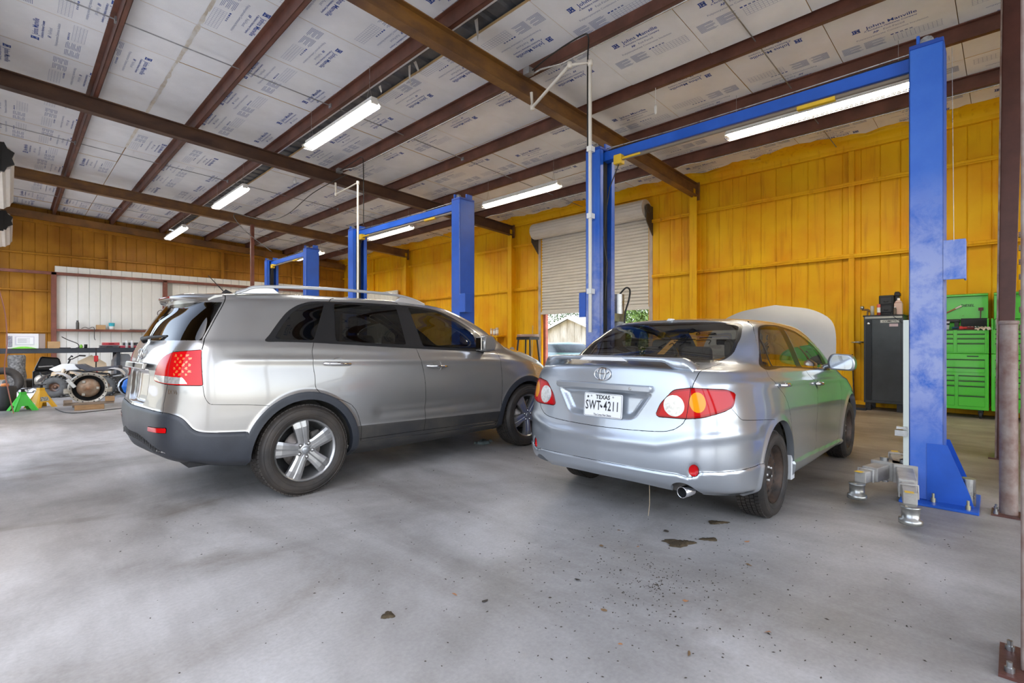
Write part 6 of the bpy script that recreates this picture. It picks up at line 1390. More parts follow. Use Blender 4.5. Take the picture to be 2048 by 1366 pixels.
MB().tube([(11.45, 10.62, .05), (11.60, 10.68, 1.75)], .014, 8).box((11.36, 10.5, 0), (11.54, 10.72, .10)).build('broom', mat('broom_wood', (.40, .27, .13), .7), label='broom leaning on the yellow wall by the roller door', cat='broom')
sd = empty('work_stand', (10.70, 10.05, 0), 0, 'black trestle stand with a round rusty plate by the roller door', 'stand')
MB().lathe([(0, 0), (.30, 0), (.32, .02), (.32, .06), (.30, .08), (0, .08)], 28, 0, Matrix.Translation((0, 0, 1.38))).build('round_plate', mat('plate_rust', (.30, .13, .09), .5, col2=(.42, .36, .32), vscale=3.), sd)
for y0, y1, xx in ((-.22, -.34, -.15), (.22, .34, -.15), (-.22, -.34, .15), (.22, .34, .15)): MB().tube([(xx, y0, 1.38), (xx * 1.6, y1, 0)], .025, 8).build('stand_leg', M_black, sd)
MB().box((-.2, -.27, 1.30), (.2, .27, 1.38)).build('stand_frame', M_black, sd)
MB().lathe([(0, 0), (.10, 0), (.125, .02), (.02, .04), (0, .04)], 18, 0, Matrix.Translation((11.55, 2.12, 1.22))).tube([(11.72, 2.12, 1.20), (11.55, 2.12, 1.22)], .012, 6).build('magnetic_dish', M_steel, label='steel dish bracketed to the yellow wall beside the locker', cat='dish')
MB().tube([(11.60, 2.20, .02), (11.64, 2.24, 1.0)], .012, 8).build('long_rod', M_rustwheel, label='thin dark rod leaning on the yellow wall beside the locker', cat='rod')
MB().box((10.95, 1.9, 0), (11.5, 2.3, .045)).build('floor_board', M_black, label='flat black board on the floor beside the locker', cat='board')
# ================================================================ brown column, bollard, stairs and edge post on the near side
M_brown = mat('brown_paint', (.115, .040, .030), .42, var=.3, vscale=5., bump=.08)
M_brownw = mat('brown_worn', (.17, .085, .065), .5, .15, col2=(.30, .24, .21), vscale=7., bump=.1)
co = empty('frame_column', (7.55, 0, 0), 0, 'dark brown tapered steel frame column beside the stairs', 'column')
vs = []
for z, ya, yb in ((.015, .03, .135), (5.20, -.09, .085)):
    vs += [(-.10, ya, z), (.10, ya, z), (.10, yb, z), (-.10, yb, z)]
MB().add(vs, [(0, 1, 2, 3), (7, 6, 5, 4), (0, 4, 5, 1), (1, 5, 6, 2), (2, 6, 7, 3), (3, 7, 4, 0)]).build('tapered_shaft', M_brown, co, bevel=.004)
vs = []
for z, yb in ((.015, .135), (5.20, .085)): vs += [(-.16, yb, z), (.16, yb, z), (.16, yb + .014, z), (-.16, yb + .014, z)]
MB().add(vs, [(0, 1, 2, 3), (7, 6, 5, 4), (0, 4, 5, 1), (1, 5, 6, 2), (2, 6, 7, 3), (3, 7, 4, 0)]).build('flange', M_brownw, co)
MB().box((-.17, -.02, 0), (.17, .20, .015)).build('base_plate', M_brown, co)
bo = empty('pipe_bollard', (5.09, .03, 0), 0, 'worn brown round pipe bollard bolted to the floor beside the blue lift post', 'bollard')
MB().lathe([(0, 1.40), (.045, 1.40), (.050, 1.39), (.050, .012)], 28).build('pipe', M_brownw, bo)
MB().lathe([(.050, 1.37), (.056, 1.375), (.056, 1.395), (.050, 1.40)], 28).build('weld_bead', M_brownw, bo)
MB().box((-.10, -.10, 0), (.10, .09, .012)).build('base_plate', M_brown, bo)
for x, y in ((-.075, .065), (-.075, -.075), (.075, .065), (.075, -.075)): MB().cyl((x, y, .012), (x, y, .030), .014, 6).cyl((x, y, .03), (x, y, .048), .008, 8).build('anchor_bolt', M_steel, bo)
ep = empty('edge_post', (2.74, -.072, 0), 0, 'worn brown square post on a bolted plate standing in the open side', 'post')
MB().box((-.05, -.05, .012), (.05, .055, 4.9)).build('square_tube', M_brownw, ep, bevel=.004)
MB().box((-.13, -.12, 0), (.15, .115, .012)).build('base_plate', M_brown, ep)
for x, y in ((-.09, .085), (.10, .085), (-.09, -.09), (.10, -.09)): MB().cyl((x, y, .012), (x, y, .030), .015, 6).cyl((x, y, .03), (x, y, .05), .009, 8).build('anchor_bolt', M_steel, ep)
stn = empty('steel_stairs', (5.95, -.55, 0), 0, 'open brown steel stairs behind the frame column', 'stairs')
for k in range(13): MB().box((.25 * k, -.48, .185 + .2 * k), (.25 * k + .27, .515, .225 + .2 * k)).box((.25 * k, -.48, .16 + .2 * k), (.25 * k + .02, .515, .185 + .2 * k)).build('tread', M_brownw, stn, bevel=.004)
vs = [(-.15, -.50, 0), (.10, -.50, 0), (3.45, -.50, 2.68), (3.45, -.50, 2.90), (3.30, -.50, 2.90)]
MB().add(vs + [(p[0], -.485, p[2]) for p in vs], [(0, 1, 2, 3, 4), (9, 8, 7, 6, 5)] + [(i, (i + 1) % 5, 5 + (i + 1) % 5, 5 + i) for i in range(5)]).build('stringer', M_brown, stn)
MB().box((3.2, -.5, 0), (3.3, -.4, 2.7)).build('stair_post', M_brown, stn)
# ================================================================ work corner in front of the white sheeted bay
M_bench = mat('bench_steel', (.055, .062, .078), .42, .5, var=.3, vscale=4.)
bn = empty('work_bench', (-.45, 17.2, 0), 0, 'long dark steel work bench in front of the white sheeted bay', 'bench')
MB().box((0, 0, .955), (4.2, .85, 1.075)).build('bench_top', M_bench, bn, bevel=.004)
for x, y in ((.06, .05), (.06, .75), (2.55, .05), (2.55, .75), (4.1, .05), (4.1, .75)): MB().box((x - .04, y, 0), (x + .04, y + .08, .955)).build('bench_leg', M_bench, bn)
BT = 1.075
bx_ = empty('carton', (-.06, 17.28, BT), 0, 'large white printed carton on the dark work bench', 'box')
MB().box((0, 0, 0), (.58, .30, .37)).build('carton_shell', mat('carton_white', (.80, .79, .82), .6), bx_, bevel=.006)
MB().box((.585, .0, .0), (.70, .30, .37)).build('carton_end', mat('carton_brown', (.33, .26, .23), .7), bx_, bevel=.006)
MB().box((.15, -.002, .08), (.50, .0, .30)).build('print_panel', mat('print_lilac', (.62, .61, .70), .6), bx_)
MB().box((.18, -.004, .11), (.48, -.002, .28)).build('print_label', mat('print_pale', (.86, .86, .90), .6), bx_)
for k in range(7): MB().box((.20, -.005, .135 + .018 * k), (.20 + (.16 if k % 2 else .22), -.004, .143 + .018 * k)).build('print_line', mat('print_grey', (.36, .37, .42), .6), bx_)
MB().box((.03, -.002, .04), (.11, .0, .31)).build('print_panel', mat('print_photo', (.45, .44, .52), .6, col2=(.15, .15, .2), vscale=30.), bx_)
MB().box((.0, 0, 0), (.24, .22, .175)).build('small_carton', M_cardb, label='small brown cardboard box beside the white carton on the bench', cat='box', loc=(.68, 17.3, BT), bevel=.004)
mb = MB(); vs = []
for k in range(13):
    x = .46 * k / 12; h = .045 * math.sin(math.pi * k / 12) + .004; vs += [(x, -.09, .002), (x, -.05, h), (x, .0, h * .8), (x, .03, .002)]
mb.add(vs, [(4 * k + j, 4 * k + j + 1, 4 * k + j + 5, 4 * k + j + 4) for k in range(12) for j in range(3)], 0, True); mb.build('work_glove', mat('lime_green', (.22, .75, .06), .6, var=.25, vscale=20.), label='lime green cloth lying in front of the white carton', cat='cloth', loc=(.02, 17.24, BT))
for k, (x, w, h, c, lab_) in enumerate(((1.72, .40, .07, (.08, .075, .085), 'dark grey tool case at the bottom of the red case pile on the bench'), (1.78, .36, .07, (.55, .03, .045), 'red tool case lying on the dark grey case on the bench'), (2.15, .42, .06, (.60, .07, .12), 'pink red tool case next to the red case pile on the bench'), (2.24, .34, .08, (.05, .045, .05), 'black tool case on top of the pink red case on the bench'))):
    z = BT + (.0 if k in (0, 2) else (.075 if k == 1 else .065)); t = empty('tool_case', (x, 17.35 + .02 * k, z), 0, lab_, 'tool case'); m = mat('case_col_%d' % k, c, .45)
    MB().box((0, 0, 0), (w, .28, h * .5)).build('case_base', m, t, bevel=.008); MB().box((0, 0, h * .5 + .003), (w, .28, h)).build('case_lid', m, t, bevel=.008)
    MB().tube([(w * .35, -.002, h * .5), (w * .37, -.03, h * .5), (w * .63, -.03, h * .5), (w * .65, -.002, h * .5)], .007, 6).build('handle', M_black, t)
for x, lab_ in ((2.28, 'white spray can standing before the tool cases on the bench'), (2.40, 'pale spray can with a grey band on the bench')):
    can('spray_can', (x, 17.26, BT), .032, .20, M_white, M_steel, lab_, band=mat('band_grey', (.5, .5, .52), .5))
can('small_can', (1.42, 17.3, BT), .035, .10, M_black, M_steel, 'small black can on the bench between box and cases')
MB().lathe([(0, 0), (.03, 0), (.035, .05), (.02, .09), (0, .10)], 12).build('grease_tub', mat('lime_tub', (.22, .55, .05), .4), label='small lime green tub on the bench', cat='tub', loc=(1.33, 17.32, BT))
lm = empty('gooseneck_lamp', (1.30, 17.55, BT), 0, 'black gooseneck arm standing on the bench', 'lamp')
MB().lathe([(0, 0), (.06, 0), (.06, .012), (.012, .02), (0, .02)], 16).build('lamp_base', M_black, lm)
MB().tube(dens([(0, 0, .02), (0, 0, .08), (-.06, 0, .14), (-.22, 0, .22), (-.34, 0, .30)], False, 5).tolist(), .010, 8).build('lamp_arm', M_black, lm)
MB().box((1.02, 17.26, 0), (1.24, 17.38, .018)).build('flat_tray', M_dark, label='flat dark tray on the bench by the gooseneck arm', cat='tray', loc=(-.12, 0, BT))
# ---- things on the shelf of the white bay
SHZ = 1.68
bottle('bottle', (1.68, 23.13, SHZ), .045, .30, mat('bottle_dark', (.07, .065, .06), .4), M_black, 'dark bottle on the red shelf of the white bay', neck=.6)
MB().tube(dens([(1.78, 23.12, SHZ + .02), (1.88, 23.12, SHZ + .07), (1.98, 23.14, SHZ + .03), (2.08, 23.12, SHZ + .08), (2.12, 23.02, SHZ + .02), (2.12, 22.99, SHZ - .30), (2.15, 22.99, SHZ - .38)], False, 5).tolist(), .010, 6).build('coiled_cable', M_cable, label='black cable coiled on the red shelf and hanging down', cat='cable')
MB().box((0, 0, 0), (.26, .16, .16)).build('small_carton', M_cardb, label='tan cardboard box on the red shelf of the white bay', cat='box', loc=(2.18, 23.05, SHZ), bevel=.004)
tb = empty('plastic_tub', (2.62, 23.13, SHZ), 0, 'blue and white plastic tub on the red shelf', 'tub')
MB().lathe([(0, 0), (.075, 0), (.082, .12), (.0, .12)], 18).build('tub_base', M_white, tb); MB().lathe([(.083, .12), (.09, .24), (.0, .24)], 18).build('tub_label', mat('tub_teal', (.03, .40, .50), .4), tb)
MB().box((0, 0, 0), (.75, .12, .035)).build('metal_tray', M_galv, label='long pale metal tray on the red shelf', cat='tray', loc=(3.15, 23.08, SHZ), bevel=.004)
rc = empty('red_canister', (4.0, 23.1, SHZ), 0, 'red canister on the red shelf next to the frame post', 'canister')
MB().lathe([(0, 0), (.10, 0), (.105, .02), (.105, .15), (.085, .18), (0, .18)], 20).build('canister_body', M_red, rc); MB().cyl((0, 0, .18), (0, 0, .21), .03, 12).build('cap', M_black, rc)
MB().tube([(4.12 + .13 * math.cos(a), 23.12, 2.32 + .13 * math.sin(a)) for a in np.linspace(0, 6.0, 20)], .012, 6).build('hose_loop', M_cable, label='black hose loop hung on the frame post above the red canister', cat='hose')
# ---- quad bike
def quad():
    fx, fy, rx_, ry_ = .86, 15.45, 1.70, 15.10
    L = math.hypot(rx_ - fx, ry_ - fy); an = math.atan2(fy - ry_, fx - rx_)
    q = empty('quad_bike', (rx_, ry_, 0), an, 'white quad bike with black seat, stripped and dusty, before the bench', 'quad bike')
    M_atvw = mat('atv_white', (.72, .72, .72), .4, var=.1); M_atvt = mat('atv_tyre', (.12, .12, .118), .8, var=.3, vscale=12.)
    def wheel(x, y, r_, w, s_):
        o = empty('wheel', (x, y, r_), 0, parent=q)
        mb = MB().lathe([(r_ * .42, -w * .35), (r_ * .5, -w * .5), (r_ * .85, -w * .5), (r_, -w * .3), (r_, w * .3), (r_ * .85, w * .5), (r_ * .5, w * .5), (r_ * .42, w * .35)], 32, 0, None, 'y')
        for k in range(22):
            a = 2 * math.pi * k / 22
            for yy in (-w * .25, w * .25): mb.boxc((0, 0, 0), (.035, w * .42, .022), 0, Matrix.Rotation(-a, 4, 'Y') @ Matrix.Translation((0, yy, r_ + .006)))
        mb.build('tyre', M_atvt, o)
        MB().lathe([(r_ * .44, w * .35), (r_ * .40, w * .30), (r_ * .36, w * .05), (r_ * .15, w * .05), (r_ * .13, w * .16), (0, w * .16)], 24, 0, Matrix.Rotation(0 if s_ > 0 else math.pi, 4, 'Z'), 'y').build('rim', mat('atv_rim', (.12, .12, .13), .4, .5, col2=(.25, .12, .06), vscale=9.), o)
    for s_ in (1, -1): wheel(L, s_ * .34, .235, .19, s_); wheel(0, s_ * .32, .225, .22, s_)
    tube = lambda nm, pts, r_, m=M_black: MB().tube(pts, r_, 8).build(nm, m, q)
    for s_ in (1, -1):
        tube('frame_tube', [(.05, s_ * .10, .30), (.35, s_ * .13, .20), (.75, s_ * .12, .22), (L + .05, s_ * .09, .36), (L - .10, s_ * .08, .60), (.35, s_ * .10, .52), (.05, s_ * .10, .48)], .016)
        tube('suspension_arm', [(L - .1, s_ * .08, .28), (L, s_ * .26, .235)], .014, M_steel); tube('suspension_arm', [(L + .08, s_ * .08, .30), (L, s_ * .26, .235)], .014, M_steel)
        MB().tube([(L - .06, s_ * .10, .62), (L - .02, s_ * .24, .30)], .032, 10).build('shock_absorber', mat('spring_pale', (.60, .50, .38), .5), q)
        mb = MB(); vs = []
        for k in range(9):                                                 # front mudguard
            a = R(20 + 130 * k / 8); vs += [(L + .30 * math.cos(a), s_ * .20, .25 + .30 * math.sin(a)), (L + .33 * math.cos(a), s_ * .44, .23 + .31 * math.sin(a))]
        mb.add(vs, [(2 * k, 2 * k + 1, 2 * k + 3, 2 * k + 2) for k in range(8)], 0, True); mb.build('front_fender', M_atvw, q)
        mb = MB(); vs = []
        for k in range(8):
            a = R(150 - 105 * k / 7); vs += [(-.02 + .34 * math.cos(a) - .02 * k, s_ * .12, .36 + .28 * math.sin(a) + .016 * (7 - k) * 0), (-.04 + .38 * math.cos(a) - .02 * k, s_ * .42, .33 + .29 * math.sin(a))]
        mb.add(vs, [(2 * k, 2 * k + 1, 2 * k + 3, 2 * k + 2) for k in range(7)], 0, True); mb.build('rear_fender', M_atvw, q)
        tube('grip', [(L - .24, s_ * .22, .92), (L - .30, s_ * .36, .91)], .018)
    MB().prism([(-.20, .60), (.10, .56), (.42, .55), (.62, .66), (.66, .72), (.52, .73), (.36, .64), (.10, .66), (-.18, .69)], -.12, .12, 'y').build('seat', mat('atv_seat', (.05, .05, .06), .55), q, bevel=.025, seg=2)
    MB().prism([(.56, .60), (L + .10, .55), (L + .22, .62), (L - .02, .74), (.66, .74)], -.10, .10, 'y').build('front_cowl', M_atvw, q, bevel=.02, seg=2)
    MB().tube([(L - .24, -.22, .92), (L - .14, -.10, .84), (L - .14, .10, .84), (L - .24, .22, .92)], .012, 8).tube([(L - .02, 0, .50), (L - .14, 0, .84)], .018, 8).build('handlebar', M_black, q)
    MB().tube([(L + .28, -.16, .40), (L + .34, -.16, .55), (L + .34, .16, .55), (L + .28, .16, .40)], .014, 8).tube([(L + .10, -.10, .40), (L + .30, -.14, .42), (L + .30, .14, .42), (L + .10, .10, .40)], .014, 8).build('front_bumper', M_black, q)
    e = MB().box((.28, -.10, .22), (.62, .10, .42)).cyl((.45, 0, .42), (.52, 0, .54), .07, 12)
    for k in range(4): e.lathe([(.085, -.006), (.085, .006)], 12, 0, Matrix.Translation((.46 + .012 * k, 0, .44 + .024 * k)))
    e.build('engine', M_steel, q, bevel=.008)
    MB().tube([(.55, .10, .40), (.62, .17, .30), (.30, .18, .28), (-.05, .17, .42), (-.25, .15, .46)], [.018, .02, .02, .045, .045], 10).build('exhaust', M_steel, q)
quad()
# ---- gearbox on timber cribbing, jack stands, blue drum end
gx = empty('gearbox', (1.04, 12.12, .095), R(-5), 'dirty aluminium gearbox with its round bell housing facing out, on timber', 'gearbox')
M_alu = mat('cast_aluminium', (.55, .54, .51), .45, .6, col2=(.33, .29, .22), vscale=8., bump=.2)
Mx = Matrix.Translation((0, 0, .245))
MB().lathe([(.285, .0), (.295, .02), (.285, .05), (.25, .07), (.22, .22), (.15, .40), (.13, .75), (0, .75)], 40, 0, Mx, 'y').lathe([(.285, .0), (.240, .0), (.236, .01)], 40, 0, Mx, 'y').lathe([(.236, .01), (.225, .12), (0, .12)], 40, 1, Mx, 'y').build('bell_housing', [M_alu, M_dark], gx)
for k in range(20):
    a = 2 * math.pi * k / 20; MB().lathe([(.011, .0), (0, .0)], 8, 0, Matrix.Translation((.262 * math.cos(a), -.002, .245 + .262 * math.sin(a))), 'y').build('bolt_hole', M_dark, gx)
tc_ = MB().lathe([(0, -.035), (.03, -.035), (.04, -.02), (.07, -.02), (.075, -.01), (.10, -.008), (.125, .01), (.165, .03), (.175, .08)], 36, 0, Mx, 'y').build('torque_converter', mat('converter_rust', (.42, .36, .28), .5, .4, col2=(.33, .17, .09), vscale=6.), gx)
for k in range(3):
    a = math.pi / 2 + 2 * math.pi * k / 3 + .5; MB().boxc((.135 * math.cos(a), -.005, .245 + .135 * math.sin(a)), (.05, .03, .05)).build('converter_lug', M_alu, tc_, bevel=.006)
MB().box((-.03, -.03, .33), (.03, -.01, .52)).build('converter_strap', M_steel, gx, rot=(0, R(-35), 0), bevel=.004)
for nm, sx in (('mount_ear', -1), ('mount_ear', 1)): MB().boxc((sx * .30, .03, .20), (.10, .05, .10)).build(nm, M_alu, gx, bevel=.015)
M_wood = mat('crib_wood', (.42, .25, .12), .8, var=.35, vscale=7., stretch=(1, 6, 6)); M_wood2 = mat('crib_wood_grey', (.30, .23, .17), .85, var=.3, vscale=7., stretch=(1, 6, 6))
for k, (lo, hi, rz_, m, lab_) in enumerate((((-.21, -.05, 0), (.21, .05, .09), -5, M_wood, 'fresh sawn timber block lying lowest under the gearbox'), ((-.36, -.045, 0), (.36, .045, .045), -5, M_wood2, 'grey plank across the timber block under the gearbox'), ((-.21, -.05, 0), (.21, .05, .09), -3, M_wood2, 'weathered timber block behind the fresh one under the gearbox'), ((.22, -.04, 0), (.36, .05, .09), -5, M_wood, 'short timber wedge beside the gearbox bell housing'), ((-.36, -.04, 0), (-.24, .05, .06), -5, M_wood2, 'short grey wedge on the other side of the gearbox bell housing'))):
    loc = [(1.04, 12.02, 0), (1.04, 12.05, .09), (1.05, 12.62, 0), (1.04, 12.0, .137), (1.04, 12.0, .137)][k]
    MB().box(lo, hi).build('timber_block', m, label=lab_, cat='timber', loc=loc, rot=(0, 0, R(rz_)), bevel=.005)
gx.location = (1.04, 12.20, .137)
def jack_stand(x, y, h, m, label, rz):
    o = empty('jack_stand', (x, y, 0), rz, label, 'jack stand'); b = .155; t = .045
    for k in range(4):
        a = R(45 + 90 * k); c, s_ = math.cos(a) * 1.414, math.sin(a) * 1.414
        MB().add([(c * b - .03, s_ * b, 0), (c * b + .03, s_ * b, 0), (c * b, s_ * b - .03, 0), (c * t * .7 - .012, s_ * t * .7, h * .72), (c * t * .7 + .012, s_ * t * .7, h * .72), (c * t * .7, s_ * t * .7 - .012, h * .72)], [(0, 1, 4, 3), (1, 2, 5, 4), (2, 0, 3, 5), (3, 4, 5), (2, 1, 0)]).build('leg', m, o)
    for k in range(4):                                                   # pressed side plates with an arched foot
        Mz = Matrix.Rotation(R(90 * k), 4, 'Z')
        pts = [(-b, 0), (-b * .55, .0), (-b * .28, h * .22), (b * .28, h * .22), (b * .55, 0), (b, 0), (t, h * .72), (-t, h * .72)]
        vs = [(p[0], -b + (b - t) * (p[1] / (h * .72)), p[1]) for p in pts]
        MB().add([Mz @ Vector(v) for v in vs] , [(0, 1, 2, 7), (2, 3, 6, 7), (3, 4, 5, 6)]).build('side_plate', m, o)
    MB().box((-t, -t, h * .70), (t, t, h * .84)).build('collar', m, o, bevel=.006)
    MB().box((-.022, -.022, h * .5), (.022, .022, h * .96)).build('ratchet_bar', M_black, o)
    MB().prism([(-.06, h * .95), (.06, h * .95), (.075, h), (.03, h * .975), (-.03, h * .975), (-.075, h)], -.035, .035, 'y').build('saddle', M_black, o)
    MB().tube([(t, 0, h * .78), (t + .10, -.02, h * .79)], .008, 6).build('release_handle', M_black, o)
    return o
jack_stand(.17, 12.72, .40, mat('jack_green', (.06, .55, .05), .4), 'bright green jack stand on the floor', R(12))
js = jack_stand(.42, 13.10, .44, mat('jack_yellow', (.75, .40, .02), .45), 'yellow jack stand with a dark warning label', R(30))
MB().add([(-.075, -.116, .12), (.075, -.116, .12), (.06, -.088, .20), (-.06, -.088, .20)], [(0, 1, 2, 3)]).build('warning_label', mat('label_dark', (.05, .04, .035), .5, col2=(.55, .55, .5), vscale=50.), js)
bd = empty('wrapped_engine_part', (1.93, 14.15, 0), R(-8), 'blue ribbed plastic cover on a foil-wrapped engine part', 'engine part')
MB().lathe([(0, -.06), (.09, -.06), (.19, -.02), (.215, .0), (.215, .08), (.19, .10)], 10, 0, Matrix.Translation((.06, 0, .24)), 'y', False).build('blue_cover', mat('cover_blue', (.015, .16, .62), .25, var=.3, vscale=6.), bd)
MB().lathe([(.20, .08), (.23, .12), (.22, .42), (.12, .55), (0, .55)], 14, 0, Matrix.Translation((.0, 0, .235)), 'y', False).build('foil_wrap', mat('foil_wrap', (.55, .57, .60), .25, .5, var=.3, vscale=10., bump=.5, bscale=15.), bd)
MB().box((-.25, .0, 0), (.25, .5, .012)).build('pallet_sheet', mat('sheet_grey', (.4, .4, .4), .6), bd)
# ---- sheets, boxes and junk under the bench
for k, (x0, x1, y, z1, tilt, lab_) in enumerate(((.62, 1.35, 16.75, .62, 20, 'pale cardboard sheet leaning low under the bench'), (1.15, 1.95, 17.30, .90, 8, 'tall pale cardboard sheet leaning behind the quad bike'))):
    pts = [(x0, 0), (x1, 0), (x1 - .10, z1 * .75), ((x0 + x1) / 2, z1), (x0 + .12, z1 * .82)]
    MB().prism(pts, 0, .02, 'y').build('cardboard_sheet', M_cardp, label=lab_, cat='cardboard', loc=(0, y, 0.002), rot=(R(-tilt), 0, 0))
hb = empty('metal_cabinet', (2.0, 17.3, 0), 0, 'grey sheet-metal box with a sloped top under the bench', 'cabinet')
MB().prism([(0, 0), (.42, 0), (.42, .72), (.34, .90), (.08, .90), (0, .72)], 0, .45, 'y').build('sheet_body', mat('sheet_metal', (.22, .23, .25), .4, .5, var=.2), hb, bevel=.004)
MB().box((.02, -.004, .04), (.40, .0, .70)).build('front_panel', mat('sheet_metal2', (.27, .28, .30), .4, .5), hb)
def flat_tyre(x, y, z, r_, w, rx, rz, label):
    o = MB().lathe([(r_ * .58, -w * .4), (r_ * .7, -w * .5), (r_ * .92, -w * .48), (r_, -w * .3), (r_, w * .3), (r_ * .92, w * .48), (r_ * .7, w * .5), (r_ * .58, w * .4), (r_ * .56, 0), (r_ * .58, -w * .4)], 40).build('loose_tyre', M_tyre, label=label, cat='tyre', loc=(x, y, z), rot=(rx, 0, rz)); return o
flat_tyre(-.10, 15.8, .345, .33, .2, R(80), R(10), 'loose tyre leaning at the bench end')
flat_tyre(.20, 18.9, .12, .34, .22, 0, 0, 'loose tyre lying flat beyond the bench')
br = empty('perforated_barrel', (.12, 16.75, 0), 0, 'tall grey pocked plastic barrel at the bench end', 'barrel')
MB().lathe([(0, 0), (.17, 0), (.18, .05), (.16, .30), (.175, .42), (.15, .60), (.16, .88), (.14, .93), (0, .93)], 20).build('barrel_shell', mat('pocked_grey', (.22, .22, .22), .7, col2=(.05, .05, .05), vscale=22.), br)
blk = empty('scrap_engine', (.72, 17.85, 0), 0, 'black greasy engine standing in the dark under the bench', 'engine')
MB().box((-.3, -.2, .05), (.3, .2, .5)).prism([(-.28, .5), (.28, .5), (.2, .82), (-.15, .86)], -.18, .18, 'y').build('engine_block', M_black, blk, bevel=.03)
MB().tube([(-.2, -.25, .6), (.05, -.26, .62), (.2, -.25, .55)], .03, 8).build('intake_pipe', M_steel, blk); MB().box((-.35, -.22, 0), (.35, .22, .05)).build('engine_pallet', M_wood2, blk)
cr = empty('white_crate', (.16, 14.45, 0), R(-10), 'low white crate holding silver brake parts', 'crate')
MB().box((-.34, -.2, 0), (.34, .2, .02)).box((-.34, -.2, .02), (.34, -.18, .20)).box((-.34, .18, .02), (.34, .2, .20)).box((-.34, -.18, .02), (-.32, .18, .20)).box((.32, -.18, .02), (.34, .18, .20)).build('crate_shell', M_white, cr)
for k, (x, y) in enumerate(((-.2, 0), (.05, .04), (.22, -.05))):
    MB().lathe([(.03, -.03), (.09, -.03), (.10, .0), (.09, .03), (.03, .03)], 16, 0, Matrix.Translation((x, y, .20)) @ Matrix.Rotation(R(70), 4, 'X')).build('brake_part', M_steel, cr)
al = empty('alternator', (.52, 16.0, 0), 0, 'silver finned alternator on a dark rag heap', 'alternator')
MB().lathe([(0, -.10), (.08, -.10), (.12, -.07), (.12, .07), (.08, .10), (0, .10)], 24, 0, Matrix.Translation((0, 0, .34)) @ Matrix.Rotation(R(60), 4, 'X')).build('alternator_body', M_alu, al)
MB().lathe([(0, 0), (.24, 0), (.20, .12), (.12, .24), (0, .26)], 14).build('rag_heap', M_black, al)
sj = empty('scissor_jack', (.66, 15.35, 0), R(10), 'red scissor jack on the floor by the quad bike', 'jack')
MB().prism([(-.15, 0), (.15, 0), (.10, .03), (-.10, .03)], -.05, .05, 'y').build('jack_base', M_red, sj)
for s_ in (1, -1): MB().tube([(s_ * .03, 0, .03), (s_ * .13, 0, .15), (s_ * .03, 0, .27)], .02, 6).build('jack_link', M_red, sj)
MB().box((-.05, -.04, .26), (.05, .04, .30)).build('jack_saddle', M_red, sj); MB().tube([(-.2, 0, .15), (.2, 0, .15)], .009, 6).build('jack_screw', M_steel, sj)
dr = empty('black_drum', (-.06, 13.0, 0), 0, 'black open drum at the door jamb with an orange cap on top', 'drum')
MB().lathe([(0, 0), (.15, 0), (.155, .1), (.155, .42), (.14, .44), (0, .43)], 24).build('drum_shell', M_black, dr); MB().lathe([(0, .43), (.06, .43), (.05, .48), (0, .49)], 14).build('orange_cap', mat('cap_orange', (.65, .22, .05), .5), dr)
st = empty('ratchet_strap', (1.62, 17.197, .955), 0, 'strap with a red ratchet handle hanging from the bench edge', 'strap')
MB().box((-.015, -.004, -.50), (.015, 0, .125)).box((-.015, -.004, .121), (.015, .10, .125)).build('webbing', M_black, st); MB().box((-.045, -.04, -.24), (.045, .0, -.08)).build('ratchet', M_red, st, bevel=.01)
MB().tube([(.01, -.01, -.45), (.05, -.02, -.75)], .016, 8).build('strap_handle', M_red, st)
hs = cord('air_hose', [(-.12, 12.05, 2.1), (-.05, 12.06, 1.7), (-.03, 12.06, 1.2), (-.06, 12.05, .8), (-.02, 12.05, .45), (.05, 12.1, .02)], .010, mat('hose_pink', (.45, .20, .16), .5), 'faded red air hose hanging beside the door jamb', 'hose')
cord('floor_cord', [(.60, 12.55, .008), (.66, 11.9, .008), (.80, 11.55, .008), (1.1, 11.6, .008), (1.8, 11.9, .008), (2.4, 12.3, .008)], .007, M_cable, 'black cord lying on the floor past the gearbox')
# ================================================================ yard behind the roller door
shd = empty('garden_shed', (22.0, 15.4, -.22), 0, 'white board-and-batten shed with a gable roof in the yard', 'shed')
M_shed = mat('shed_white', (.88, .86, .78), .7, col2=(.55, .50, .40), vscale=3., stretch=(1, 1, .3))
W_, HE, HA = 4.0, 2.0, 2.78
for i in range(16):                                                   # gable planks, each its own board
    y0 = W_ * i / 16 + .006; y1 = W_ * (i + 1) / 16 - .006; hz = lambda y: HE + (HA - HE) * (1 - abs(y - W_ / 2) / (W_ / 2))
    MB().prism([(y0, 0), (y1, 0), (y1, hz(y1)), (y0, hz(y0))], -.012 * (i % 2), .03, 'x').build('plank', M_shed, shd)
MB().box((.03, 0, 0), (4.5, W_, HE)).build('shed_walls', M_shed, shd)
M_sroof = mat('shed_roof', (.22, .23, .25), .6, var=.3)
for s_ in (0, 1):
    y0, z0, y1, z1 = ((-.35, HE - .10, W_ / 2, HA + .04) if s_ == 0 else (W_ / 2, HA + .04, W_ + .35, HE - .10))
    MB().prism([(y0, z0), (y1, z1), (y1, z1 + .06), (y0, z0 + .06)], -.28, 4.7, 'x').build('roof_slope', M_sroof, shd)
    MB().prism([(y0, z0 - .10), (y1, z1 - .10), (y1, z1 + .05), (y0, z0 + .05)], -.31, -.27, 'x').build('barge_board', M_white, shd)
